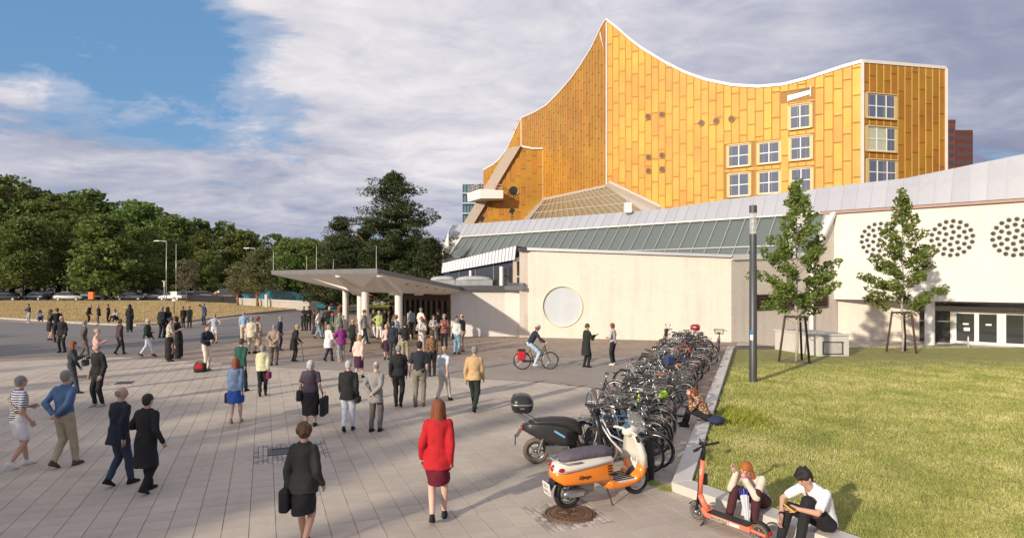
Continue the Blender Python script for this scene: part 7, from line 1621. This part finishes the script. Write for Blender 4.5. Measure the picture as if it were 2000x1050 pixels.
# carried things are things of their own
def bag(loc, dims, col, label, rz=0, cat='bag', strap=None, group=None):
    t = thing('handbag', label, cat, loc, rz, group); o = MB().box((0, 0, -dims[2]/2), dims).build('bag_body', cloth(col), t); bevel(o, min(dims)*.3, 3)
    if strap: MB().tube(strap, .009, 5).build('strap', cloth(col), t)
    else: MB().tube([(-dims[0]*.3, 0, 0), (-dims[0]*.2, 0, .12), (dims[0]*.2, 0, .12), (dims[0]*.3, 0, 0)], .008, 5).build('handle', cloth(col), t)
    return t
AWAY, TOWARD, RIGHT, LEFT = 0, math.pi, -math.pi/2, math.pi/2
def mid(t, v): return Matrix.Rotation(t.rotation_euler.z, 3, 'Z') @ Vector(v) + Vector(t.location)
def pp(px, pyf, pyt, heading, label, top, bottom, **kw):
    """stand a figure where the photo has it: px, y of feet, y of head top"""
    g = G(px, pyf); H = (pyf-pyt)*g.y/F; H = max(1.55, min(1.92, H)); return person((g.x, g.y, 0), heading, H, label, top, bottom, **kw)
# ------------------------------------------------------------------ the crowd, from the front of the plaza to the back
KH, BEIGE, CREAM, WHT, JEANS, BROWN = (.42, .35, .25), (.50, .42, .31), (.68, .60, .47), (.80, .78, .76), (.07, .11, .19), (.13, .085, .055)
W_, S0 = dict(pose='walk'), dict()
p1 = pp(35, 912, 733, -.5, 'person in a striped shirt and white shorts walking at the left edge, grey hair', (.75, .74, .74), (.80, .79, .80), tpat='stripe', shorts=True, sleeves='short', hair='grey', skin=mSkin, arms=('front', 'out'), shoes=(.7, .7, .68), phase=-1, **W_)
MB().tube([p1[5]((-.17, .02, 1.46)), p1[5]((-.02, -.165, 1.32)), p1[5]((.16, -.15, 1.12)), p1[5]((.19, 0, 1.02))], .014, 6).build('shoulder_strap', cloth((.5, .38, .25)), p1[0])
pp(125, 912, 722, -.15, 'person in a blue shirt and khaki trousers with hands behind the back', (.075, .14, .27), KH, hair='grey', arms='back', shoes=(.10, .06, .05), **W_)
pp(232, 948, 755, -.35, 'balding person in a navy jacket and blue jeans beside the black coat', (.02, .025, .04), (.035, .055, .095), hair='grey', hairstyle='bald', coat=.22, skin=mSkin, headturn=.6, **W_)
pc = pp(285, 962, 768, -.2, 'dark haired person in a black coat carrying a coat over the left arm', BLACK, BLACK, hair='dark', coat=.5, arms=('link', 'out'), phase=-1, **W_)
pp(193, 793, 668, 2.75, 'bald person in a black sweater and black trousers standing and facing the camera', BLACK, BLACK, hair='grey', hairstyle='bald', skin=mSkinP, shoes=(.38, .36, .33), wide=1.12, headturn=.4)
p6 = pp(140, 768, 665, -1.1, 'person with long auburn curls in dark clothes walking and holding a phone', (.04, .045, .055), (.05, .055, .07), hair='auburn', hairstyle='long', sex='f', arms=('down', 'phone'), **W_)
pp(188, 726, 641, -1.3, 'blond person in a pink blouse looking at a phone', (.66, .40, .36), (.12, .09, .10), hair='blond', hairstyle='bun', sex='f', arms=('phone', 'phone'), skin=mSkinP)
pp(163, 701, 625, -.6, 'person in loose grey brown clothes walking behind the pink blouse', (.10, .095, .085), (.13, .12, .11), hair='grey', **W_)
pp(122, 688, 616, 3.0, 'person in a dark suit, white shirt and striped tie facing the camera', BLACK, BLACK, hair='grey', hairstyle='bald', coat=.2, skin=mSkinP, arms='down')
pp(97, 664, 603, -.9, 'person in an olive top and dark skirt standing beside a person in black', (.10, .095, .05), (.03, .032, .03), hair='brown', hairstyle='long', sex='f', skirt=.5, arms=('hip', 'link'))
pp(112, 668, 600, .9, 'tall person in black standing close behind the olive top', BLACK, BLACK, hair='brown', arms=('link', 'down'))
pp(57, 630, 598, 2.6, 'person in a dark vest and pale jeans standing at the edge of the field', (.05, .05, .06), (.40, .40, .42), hair='dark', arms=('phone', 'phone'), shoes=(.8, .8, .8), sleeves='long')
pp(172, 632, 603, -1.4, 'older person in black leaning forward at the field kerb', BLACK, BLACK, hair='grey', lean=.3, coat=.15)
pp(193, 634, 597, 2.2, 'person in a black suit and pale tie at the field kerb', BLACK, (.09, .08, .08), hair='grey', coat=.2)
pp(212, 632, 604, 1.8, 'small figure in dark red brown at the field kerb', (.06, .03, .03), BLACK, hair='dark')
pp(233, 692, 622, -.4, 'person in a dark plum jacket walking on the grey road surface', (.075, .045, .055), BLACK, hair='brown', hairstyle='bob', sex='f', coat=.15, **W_)
pp(253, 648, 593, .2, 'person in a long black dress with long dark hair', BLACK, BLACK, hair='dark', hairstyle='long', sex='f', skirt=.12, flare=.03)
pp(287, 696, 622, -1.3, 'white haired person in a dark jacket and white trousers striding right', (.025, .035, .03), (.62, .66, .76), hair='white', coat=.12, pose='walk', stride=.30, arms=('down', 'front'))
pp(315, 660, 598, -.3, 'tall person in a dark suit beside a person with long hair', BLACK, BLACK, hair='grey', coat=.2)
pp(327, 659, 598, .2, 'person with long dark hair in a black coat in the dark group', BLACK, BLACK, hair='brown', hairstyle='long', sex='f', coat=.4)
pa = pp(331, 705, 619, -1.2, 'person in a black and cream print top and long black skirt', (.55, .50, .40), BLACK, tpat='blotch', hair='dark', hairstyle='bun', sex='f', skirt=.10, flare=.03, arms=('phone', 'phone'), sleeves='short')
pp(349, 700, 616, 1.7, 'person in a long black dress looking at the phone with the print top', BLACK, BLACK, hair='dark', hairstyle='bob', sex='f', skirt=.08, flare=.02, arms=('phone', 'front'), lean=.15)
pp(358, 640, 600, 1.0, 'person in a dark brown coat at the edge of the dry field', (.05, .04, .035), (.09, .07, .06), hair='brown', coat=.2)
pp(370, 640, 597, .3, 'person in black walking by the brown coat at the field edge', BLACK, (.03, .03, .035), hair='brown', **W_)
pp(399, 634, 591, 2.6, 'person in a navy suit and pale blue shirt shading the eyes with a hand', (.04, .055, .10), (.035, .05, .10), hair='grey', coat=.2, arms=('down', 'brow'))
pm = pp(403, 723, 632, -2.0, 'person in a navy shirt and cream trousers standing next to a red and black bag', (.022, .03, .05), (.72, .62, .50), hair='brown', arms=('front', 'front'), skin=mSkinP, sleeves='long', shoes=(.06, .08, .14))
pp(419, 670, 612, .3, 'grey haired person in a pale grey tee and white shorts seen from behind', (.42, .45, .50), (.70, .70, .72), hair='grey', shorts=True, sleeves='short', arms='hip')
pp(476, 668, 607, .4, 'person in a light blue shirt and cream trousers', (.30, .42, .62), (.62, .52, .40), hair='grey', hairstyle='bald')
pp(491, 690, 618, .1, 'person in a cream linen suit seen from behind', (.62, .54, .42), (.55, .47, .36), hair='grey', coat=.2)
pp(503, 689, 617, -.2, 'person in a patterned beige dress beside the cream linen suit', (.52, .40, .30), (.46, .36, .28), tpat='blotch', hair='auburn', sex='f', skirt=.35)
pp(470, 765, 660, -.2, 'person in a dark green jacket walking in front of the blue denim jacket', (.018, .085, .065), NAVY, hair='brown', coat=.15, **W_)
pw = pp(460, 826, 698, .12, 'person with long red hair, blue denim jacket and bright blue skirt', (.13, .20, .33), (.02, .07, .34), hair='auburn', hairstyle='long', sex='f', skirt=.56, flare=.06, coat=.10, skin=mSkinP, shoes=(.45, .30, .24), **W_)
pj = pp(513, 773, 675, .3, 'grey haired person in a pale yellow jacket and black trousers walking away', (.62, .58, .38), BLACK, hair='grey', hairstyle='bob', sex='f', coat=.12, **W_)
pp(535, 713, 633, .1, 'older person in a taupe jacket and brown trousers with hands behind the back', (.33, .26, .20), (.10, .08, .07), hair='grey', coat=.18, arms='back')
pp(546, 683, 617, -1.4, 'person in a navy suit and pale pink shirt facing right', (.035, .045, .08), (.03, .04, .075), hair='grey', coat=.18)
po = pp(574, 705, 632, -1.2, 'stooping blond person in a long black coat leaning on a cane', BLACK, BLACK, hair='blond', coat=.45, arms=('down', 'cane'), lean=.22)
pp(594, 645, 597, 2.7, 'person in black standing left in a pair near the entrance columns', BLACK, BLACK, hair='blond', arms=('link', 'down'))
pp(603, 645, 597, -2.9, 'person in black standing right in a pair near the entrance columns', BLACK, BLACK, hair='brown', sex='f', arms='front')
pp(621, 661, 606, -1.5, 'person in a white tee and pale blue jeans walking right', WHT, (.22, .33, .42), hair='dark', sleeves='short', pose='walk', stride=.24)
pp(612, 652, 606, -1.0, 'person in dark brown standing behind the white tee', (.05, .035, .03), (.05, .05, .06), hair='brown')
pp(644, 656, 598, .5, 'white haired person in a black jacket beside the left column', BLACK, BLACK, hair='white', coat=.15)
pp(648, 662, 611, -.9, 'person with bright orange hair and a dark green dress', (.03, .10, .085), (.03, .10, .085), hair='copper', hairstyle='bob', sex='f', skirt=.45, sleeves='short')
pp(663, 664, 611, .8, 'person with big blond hair and a grey green jacket', (.22, .27, .24), (.20, .24, .22), hair='blond', hairstyle='curly', sex='f', coat=.1)
pk = pp(641, 705, 633, -.5, 'older person in a white hooded coat walking with a crutch', (.78, .76, .74), NAVY, hair='blond', hairstyle='bob', sex='f', coat=.34, arms=('down', 'cane'), **W_)
pp(667, 706, 631, .6, 'person in a bright purple jacket and grey jeans', (.22, .025, .20), (.28, .27, .29), hair='brown', hairstyle='bob', sex='f', coat=.18, arms=('link', 'front'), shoes=(.5, .25, .15))
pp(688, 687, 623, -.7, 'person in a black suit between the columns with a bare head', BLACK, BLACK, hair='blond', coat=.25)
pp(710, 671, 604, -1.6, 'person in a light grey jacket and black trousers walking right past the column', (.33, .32, .30), BLACK, hair='brown', coat=.2, pose='walk', stride=.22)
pp(731, 659, 604, 2.2, 'person in a black jacket and white trousers behind the middle column', BLACK, (.75, .73, .70), hair='grey', coat=.12)
pp(740, 662, 606, -.2, 'white haired person in a lime green jacket and white trousers', (.42, .48, .17), (.76, .74, .70), hair='white', coat=.14, arms=('hip', 'down'))
pp(752, 648, 603, .9, 'person in dark green behind the lime green jacket', (.02, .035, .03), BLACK, hair='grey', coat=.2)
pp(764, 640, 590, 1.5, 'dark figure standing under the canopy beside the lawn', BLACK, BLACK, hair='dark')
pp(774, 684, 615, .9, 'person with brown curls and a pale blue print dress by the right column', (.50, .53, .58), (.46, .48, .54), tpat='blotch', bpat='blotch', hair='auburn', hairstyle='curly', sex='f', skirt=.4, sleeves='short')
pq = pp(755, 702, 632, .2, 'blond person in a pink top and dark plum skirt walking away', (.70, .48, .44), (.05, .02, .045), hair='blond', hairstyle='bob', sex='f', skirt=.42, arms=('bag', 'down'), **W_)
pp(767, 704, 627, -.1, 'person in a dark navy suit seen from behind beside the pink top', NAVY, (.05, .05, .055), hair='dark', coat=.15)
pp(791, 706, 627, .1, 'person in a black vest and khaki trousers seen from behind', BLACK, (.34, .30, .19), hair='dark', sleeves='short', arms=('out', 'out'), skin=mSkinP)
pr_ = pp(701, 738, 658, -.2, 'blond person in a pale pink jacket and dark plum skirt', (.78, .52, .46), (.055, .02, .05), hair='blond', hairstyle='bob', sex='f', skirt=.42, flare=.02, coat=.08, arms=('bag', 'down'), skin=mSkinP, **W_)
pp(819, 793, 665, .05, 'person in a dark cap, navy polo and khaki trousers seen from behind', (.022, .026, .036), (.22, .20, .15), hair='dark', sleeves='short', arms=('out', 'down'), skin=mSkin, shoes=(.13, .07, .04))
pp(778, 794, 672, .05, 'person all in black with grey hair walking away in the middle of the plaza', BLACK, BLACK, hair='grey', coat=.1, phase=-1, stride=.08, **W_)
pp(733, 842, 705, -.25, 'older person in a light grey suit with hands clasped behind the back', (.27, .255, .25), (.15, .13, .12), hair='grey', hairstyle='bald', coat=.24, arms='back', skin=mSkinP)
pb = pp(680, 842, 703, .05, 'white haired person in a black jacket and white trousers', BLACK, (.70, .73, .82), hair='white', coat=.18, arms=('down', 'bag'), **W_)
pl_ = pp(606, 832, 702, .0, 'stout white haired person in a plum top and long black skirt with a shoulder bag', (.075, .055, .085), BLACK, hair='white', hairstyle='bob', sex='f', skirt=.30, flare=.02, wide=1.25, sleeves='short', arms=('bag', 'out'), skin=mSkin)
pe = pp(592, 1072, 826, -.12, 'person with brown bobbed hair in a black skirt suit walking away in the foreground', (.035, .036, .038), (.014, .014, .015), hair='brown', hairstyle='curly', sex='f', skirt=.52, coat=.17, arms=('down', 'out'), skin=mSkin, phase=-1, **W_)
pp(856, 1018, 778, .05, 'person with red brown hair in a bright red jacket and dark red skirt walking away', (.46, .012, .02), (.12, .006, .018), hair='auburn', hairstyle='long', sex='f', skirt=.56, coat=.20, arms=('out', 'down'), skin=mSkinP, **W_)
pp(866, 784, 675, -.5, 'person in a white top with pale blue stripes and light grey trousers', (.72, .74, .78), (.52, .49, .45), tpat='finestripe', hair='blond', sleeves='short', skin=mSkinP, pose='walk', stride=.24)
pp(926, 803, 675, -.25, 'grey haired person in a tan jacket and black trousers walking away', (.52, .35, .18), (.02, .028, .022), hair='grey', coat=.12, pose='walk', stride=.26, phase=-1)
pp(844, 734, 645, .35, 'person in a dark patterned blouse and black trousers near the doors', (.10, .08, .05), BLACK, tpat='floral', hair='brown', hairstyle='curly', sex='f')
pp(824, 690, 618, 2.9, 'person with short red hair and a white and dark print dress facing the camera', (.62, .60, .60), (.62, .60, .60), tpat='blotch', bpat='blotch', hair='copper', hairstyle='curly', sex='f', skirt=.5, sleeves='short', arms='front')
pp(846, 676, 614, -2.6, 'person in a pale print blouse between the red hair and the bright jacket', (.58, .52, .50), (.30, .27, .25), tpat='blotch', hair='brown', hairstyle='bob', sex='f', arms='front')
pp(868, 681, 613, 3.0, 'grey curly haired person in sunglasses and a colourful jacket by the doors', (.16, .06, .10), BLACK, tpat='floral', hair='grey', hairstyle='curly', sex='f', coat=.2, arms=('front', 'phone'), skin=mSkinP)
pz = pp(892, 691, 620, -.3, 'person in a cream top and light blue jeans with a black shoulder bag', (.62, .60, .58), (.20, .34, .48), hair='grey', hairstyle='bob', sex='f')
pp(904, 686, 613, 1.2, 'person in a navy sweater and khaki trousers shading the eyes by the white wall', (.02, .028, .045), (.46, .34, .22), hair='brown', hairstyle='bald', arms=('brow', 'cross'), shoes=(.28, .10, .04))
pp(803, 660, 600, .6, 'person in a light blue shirt at the glass doors with a brown bag', (.33, .44, .58), (.06, .06, .08), hair='dark', sleeves='short')
pp(821, 664, 600, -.7, 'tall person in a white tee and maroon trousers at the glass doors', WHT, (.14, .045, .04), hair='grey', sleeves='short', arms=('down', 'front'))
pp(857, 664, 604, 1.1, 'person in dark clothes standing in front of the right hand glass door', BLACK, (.06, .05, .05), hair='brown')
pp(661, 597, 575, .1, 'distant small person in a teal jacket on the path behind the canopy', (.02, .22, .28), (.05, .05, .06), hair='dark')
pp(629, 650, 601, .3, 'person in a grey shirt behind the white tee near the left column', (.16, .15, .16), (.06, .06, .07), hair='dark')
p68 = pp(1145, 717, 631, -1.15, 'person in a knee length black coat standing and looking at a phone', (.022, .024, .022), BLACK, hair='brown', coat=.50, arms=('phone', 'phone'), nod=.35)
pp(1198, 712, 630, 1.0, 'person with auburn hair in a pale grey top and black trousers', (.48, .44, .44), BLACK, hair='auburn', hairstyle='bob', sex='f', arms=('link', 'front'), skin=mSkinP, shoes=(.65, .6, .5), pose='wide')
# ---- bags, canes and phones (things of their own)
q = mid(pm[0], (0, 0, 0)); gbag = G(391, 726); t = thing('travel_bag', 'bulging red and black travel bag on the paving beside the cream trousers', 'bag', (gbag.x, gbag.y, 0), .2)
o = MB().rings([(.0, .20, .13, 0, 0), (.1, .23, .16, 0, 0), (.25, .21, .15, 0, 0), (.34, .16, .09, 0, 0)], 16, power=3).build('bag_body', cloth((.025, .02, .022)), t, True); MB().rings([(.12, .15, .05, 0, -.12), (.22, .17, .07, 0, -.10), (.33, .15, .07, 0, -.03)], 14, power=2.6).build('red_flap', cloth((.42, .012, .03)), t, True)
MB().tube([(-.15, 0, .33), (-.08, 0, .41), (.08, 0, .41), (.15, 0, .33)], .012, 6).build('handle', cloth(BLACK), t)
def at_hand(P_, nm): return mid(P_[0], P_[5](P_[2][nm][2]))
bag(at_hand(pw, 'L')+Vector((-.03, 0, -.05)), (.14, .32, .26), BLACK, 'black handbag hanging by the denim jacket')
bag(at_hand(pe, 'L')+Vector((-.02, .02, .02)), (.13, .34, .30), BLACK, 'black handbag carried by the person in the black skirt suit')
bag(at_hand(pl_, 'L')+Vector((-.02, .0, .08)), (.14, .32, .26), BLACK, 'black shoulder bag at the left side of the plum top')
bag(at_hand(pl_, 'R')+Vector((.05, 0, -.12)), (.12, .42, .44), BLACK, 'large black cloth bag at the right side of the long black skirt')
bag(at_hand(pj, 'R')+Vector((.02, 0, -.04)), (.10, .24, .20), (.20, .02, .10), 'small purple bag carried with the pale yellow jacket')
bag(at_hand(pz, 'L')+Vector((-.03, -.06, .12)), (.14, .30, .26), BLACK, 'black shoulder bag beside the light blue jeans')
bag(at_hand(pb, 'R')+Vector((.02, 0, -.02)), (.10, .26, .14), BLACK, 'small black purse beside the white trousers in the middle')
bag(at_hand(pq, 'L')+Vector((-.02, 0, -.03)), (.12, .26, .24), (.10, .05, .045), 'brown handbag beside the dark plum skirt near the columns')
bag(at_hand(p6, 'R')+Vector((.02, .05, -.12)), (.12, .24, .20), (.04, .045, .06), 'dark bag held by the person with long auburn curls')
def cane(P_, nm, label, col=(.15, .08, .05), crutch=False):
    h = at_hand(P_, nm)+Vector((0, 0, -.06)); d = Matrix.Rotation(P_[0].rotation_euler.z, 3, 'Z') @ Vector((0, .10, 0)); t = thing('walking_cane' if not crutch else 'crutch', label, 'cane', (h.x+d.x, h.y+d.y, 0))
    MB().tube([(0, 0, 0), (-d.x, -d.y, h.z), (-d.x*2.2, -d.y*2.2, h.z+.02)] if not crutch else [(0, 0, 0), (-d.x, -d.y, h.z), (-d.x*1.4, -d.y*1.4, h.z+.25)], .014, 6).build('shaft', M('stick_%d' % crutch, col, .5, .3 if crutch else 0), t)
cane(po, 'R', 'thin walking cane held by the stooping person in the black coat'); cane(pk, 'R', 'grey crutch held by the white hooded coat', (.5, .5, .52), True)
def phone(P_, nm, label, col=BLACK):
    h = at_hand(P_, nm); d = Matrix.Rotation(P_[0].rotation_euler.z, 3, 'Z') @ Vector((0, .12, .05)); t = thing('phone', label, 'phone', h+d, P_[0].rotation_euler.z)
    o = MB().box((0, 0, 0), (.075, .15, .011), 0, Matrix.Rotation(.6, 3, 'X')).build('phone_body', cloth(col), t); MB().box((0, -.004, .007), (.066, .135, .002), 0, Matrix.Rotation(.6, 3, 'X')).build('screen', mGlassDk, t)
phone(p68, 'R', 'phone in the hand of the person in the knee length black coat'); phone(pa, 'R', 'white phone held by the print top', (.7, .7, .7)); phone(p6, 'R', 'phone held by the person with long auburn curls')
mb = MB(); h = at_hand(pc, 'L'); t = thing('folded_coat', 'black coat folded over the left arm of the dark haired person', 'coat', h); fuse('folds', MB().caps((0, 0, .02), (.03, -.06, -.55), .075, .11).caps((-.06, 0, .02), (-.08, -.02, -.42), .05, .09), cloth(BLACK), t, .018, .012)
# cap of the navy polo, tie of the suit
def seated(px, pyseat, z, heading, H, label, joints, top, bottom, **kw):
    g = G(px, pyseat, z); return person((g.x, g.y, 0), heading, H, label, top, bottom, joints=joints, **kw)
# small seated person on the field kerb and a seated patterned figure further right
SIT = {'pel': (0, 0, .22), 'che': (0, .06, .50), 'neck': (0, .14, .74), 'head': (0, .20, .885),
       'legL': ((-.09, 0, .22), (-.14, .38, .50), (-.12, .52, .12)), 'legR': ((.09, 0, .22), (.12, .40, .48), (.13, .55, .12)),
       'armL': ((-.17, .10, .68), (-.22, .22, .44), (-.08, .42, .50)), 'armR': ((.17, .10, .68), (.22, .22, .44), (.08, .42, .50))}
person((G(78, 629).x, G(78, 629).y, .05), -2.4, 1.7, 'small person in a white shirt and blue jeans sitting on the field kerb', (.66, .66, .68), (.04, .06, .11), joints=SIT, hair='dark', hairstyle='long', sex='f', nod=.3)
person((G(228, 634).x, G(228, 634).y, .25), 3.0, 1.7, 'seated person in a black and white patterned blouse at the field edge', (.5, .48, .48), BLACK, joints=SIT, tpat='blotch', hair='brown', hairstyle='bob', sex='f')
# ---- crouching woman on the kerb among the bicycles
gk = G(1383, 822, .145); J3 = {'pel': (0, 0, .28), 'che': (-.0, .12, .52), 'neck': (0, .24, .74), 'head': (0, .33, .87),
       'legL': ((-.09, 0, .28), (-.13, .42, .44), (-.12, .50, .08)), 'legR': ((.09, 0, .28), (.12, .43, .40), (.14, .55, .08)),
       'armL': ((-.16, .20, .69), (-.24, .36, .48), (-.11, .42, .80)), 'armR': ((.16, .20, .69), (.22, .34, .46), (.02, .46, .42)), 'palmL': (.1, .1, 1)}
person((gk.x-.03, gk.y, 0), 1.25, 1.66, 'person in a brown leopard print blouse sitting on the kerb beside the bicycles', (.20, .075, .035), BLACK, joints=J3, tpat='print', hair='auburn', hairstyle='bob', sex='f', nod=.3, skin=mSkinP, vox=.012)
t = thing('blue_bag', 'dark blue soft bag lying on the kerb behind the crouching person', 'bag', (gk.x+.10, gk.y-.28, .145)); fuse('bag_body', MB().ell((0, 0, .09), (.2, .17, .1), 12, 8).ell((.1, .1, .08), (.13, .13, .08), 10, 8), cloth((.025, .035, .085)), t, .015, .01)
# ---- the pair on the near kerb
gg = G(1484, 988, .145)
JG = {'pel': (0, 0, .26), 'che': (.01, .14, .50), 'neck': (.02, .30, .68), 'head': (.01, .41, .80),
      'legL': ((-.09, .02, .26), (-.17, .43, .49), (-.16, .50, .09)), 'legR': ((.09, .02, .26), (.17, .44, .47), (.20, .56, .09)),
      'armL': ((-.15, .24, .65), (-.18, .46, .43), (-.03, .505, .69)), 'armR': ((.17, .26, .65), (.22, .47, .48), (.14, .46, .73)), 'palmR': (.5, .2, .5), 'palmL': (.15, -.05, 1)}
hg = math.atan2(-.60, -.80)+math.pi/2*0
girl = person((gg.x, gg.y, -.0), 2.30, 1.68, 'red haired person in a cream sweater and maroon trousers sitting on the kerb', (.66, .58, .48), (.07, .018, .022), joints=JG, hair='copper', hairstyle='long', sex='f', nod=.55, headturn=-.25, skin=mSkinP, vox=.010, fold=.004)
gm = G(1610, 1037, .145)
JM = {'pel': (0, -.02, .27), 'che': (0, .07, .52), 'neck': (0, .24, .76), 'head': (0, .34, .885),
      'legL': ((-.09, .02, .27), (-.10, .40, .62), (-.12, .56, .09)), 'legR': ((.09, .02, .27), (.16, .44, .46), (.17, .56, .09)),
      'armL': ((-.18, .17, .70), (-.26, .40, .52), (-.13, .60, .56)), 'armR': ((.18, .15, .70), (.30, .40, .53), (.12, .60, .38)), 'palmL': (.3, .8, .1), 'palmR': (-.1, .5, -.8)}
man = person((gm.x, gm.y, 0), 1.95, 1.80, 'dark haired person in a white tee sitting on the kerb with a yellow phone', (.80, .79, .80), BLACK, joints=JM, hair='dark', hairstyle='tousled', nod=.6, sleeves='short', skin=mSkin, vox=.010, fold=.004, shoes=(.03, .03, .03))
t = thing('phone', 'yellow phone held by the dark haired person in the white tee', 'phone', at_hand(man, 'L')+Vector((-.10, -.03, .03)), .8); MB().box((0, 0, 0), (.08, .155, .012), 0, Matrix.Rotation(.5, 3, 'X')).build('phone_case', M('yellow_case', (.80, .45, .02), .4), t); MB().box((0, -.003, .008), (.068, .135, .002), 0, Matrix.Rotation(.5, 3, 'X')).build('screen', mGlassDk, t)
Sm = man[5]; t = thing('waist_bag', 'dark red waist bag worn across the chest of the white tee', 'bag', man[0].location, man[0].rotation_euler.z)
fuse('pouch', MB().ell(Sm((-.06, .27, .44)), (.12, .045, .065), 14, 8).ell(Sm((-.10, .25, .46)), (.08, .04, .05), 12, 8), M('maroon_nylon', (.20, .025, .035), .5, 0, .1, 6), t, .01, .003)
MB().tube([Sm((-.10, .28, .48)), Sm((-.02, .29, .60)), Sm((.08, .25, .745)), Sm((.09, .12, .80)), Sm((.07, .03, .70)), Sm((-.05, -.07, .48))], .016, 6).build('strap', MATS['maroon_nylon'], t)
w = Sm(man[2]['R'][1]).lerp(Sm(man[2]['R'][2]), .88); d = (Sm(man[2]['R'][2])-Sm(man[2]['R'][1])).normalized(); t = thing('wrist_watch', 'black watch on the wrist of the dark haired person', 'watch', man[0].location, man[0].rotation_euler.z); MB().cyl(w-d*.014, w+d*.014, .037, n=16).build('band', mDark, t); 
# furled transparent umbrella between the knees, sunglasses-pink scrunchie, small black bag
Sg = girl[5]; a = mid(girl[0], Sg((.02, .46, .50))); b = Vector((mid(girl[0], Sg((-.24, .80, 0))).x, mid(girl[0], Sg((-.24, .80, 0))).y, .0)); um = thing('umbrella', 'furled transparent umbrella with blue tips leaning between the maroon trousers', 'umbrella', b); A_ = a-b
MB().tube([A_*1.03, (0, 0, 0)], .008, 6).build('shaft', mAlu, um)
mb = MB(); d = A_.normalized(); n1_ = d.cross(Vector((0, 0, 1))).normalized(); n2_ = d.cross(n1_)
rg = []
for k, r_ in ((.04, .006), (.2, .022), (.5, .032), (.75, .045), (.86, .052)): rg.append([A_*k+(n1_*math.cos(q*math.pi/8)+n2_*math.sin(q*math.pi/8))*r_*(1+.22*(q % 2)) for q in range(16)])
mb.loft(rg); mb.build('canopy_film', glassmat('clear_film', (.72, .76, .82), .25, alpha=.75), um)
mb = MB()
for k in range(8): e = A_*.86+(n1_*math.cos(k*math.pi/4)+n2_*math.sin(k*math.pi/4))*.05; mb.tube([e, e+d*.11+(n1_*math.cos(k*math.pi/4)+n2_*math.sin(k*math.pi/4))*.012], [.011, .006], 6)
mb.build('rib_tips', M('blue_tip', (.03, .05, .35), .4), um)
sc = mid(girl[0], Sg((-.03, .50, .715))); t = thing('hair_tie', 'bright pink hair tie on the wrist of the red haired person', 'hair tie', sc); MB().torus((0, 0, 0), .026, .013, 14, 8, 'Z').build('ring', M('pink', (.75, .06, .32), .6), t, True)
bb_ = mid(girl[0], Sg((.27, -.02, .28))); t = thing('small_handbag', 'small black handbag beside the red haired person on the kerb', 'bag', bb_, 2.3); o = MB().box((0, 0, 0), (.10, .24, .17)).build('bag_body', cloth(BLACK), t); bevel(o, .02, 3); MB().tube([(0, -.1, .08), (-.05, -.04, .30), (-.13, .05, .46)], .006, 5).build('strap', cloth(BLACK), t)
# ---- rider
c, rz = RIDER
JR = {'pel': (0, -.26, 1.03), 'che': (0, -.12, 1.30), 'neck': (0, .02, 1.53), 'head': (0, .08, 1.68), 'legL': ((-.09, -.24, 1.01), (-.11, .15, .80), (-.11, .06, .42)), 'legR': ((.09, -.24, 1.01), (.11, .12, .68), (.12, -.07, .24)),
      'armL': ((-.17, .0, 1.46), (-.24, .14, 1.24), (-.26, .33, 1.12)), 'armR': ((.17, .0, 1.46), (.24, .14, 1.24), (.26, .33, 1.12))}
rd = person((c.x, c.y, 0), rz-math.pi/2, 1.70, 'rider in a navy sweater and pale blue trousers on the bicycle with red pannier', NAVY, (.42, .55, .66), joints=JR, hair='auburn', hairstyle='bob', sex='f', skin=mSkinP, shoes=(.6, .58, .55))
t = thing('cycling_cap', 'pale grey cap on the head of the rider', 'cap', rd[0].location, rd[0].rotation_euler.z); fuse('cap_shell', MB().ell(rd[5]((0, .065, 1.735)), (.098, .115, .075), 14, 8).ell(rd[5]((0, .17, 1.72)), (.06, .05, .012), 10, 6), cloth((.50, .50, .52)), t, .012)
finish_people(); join_hands()
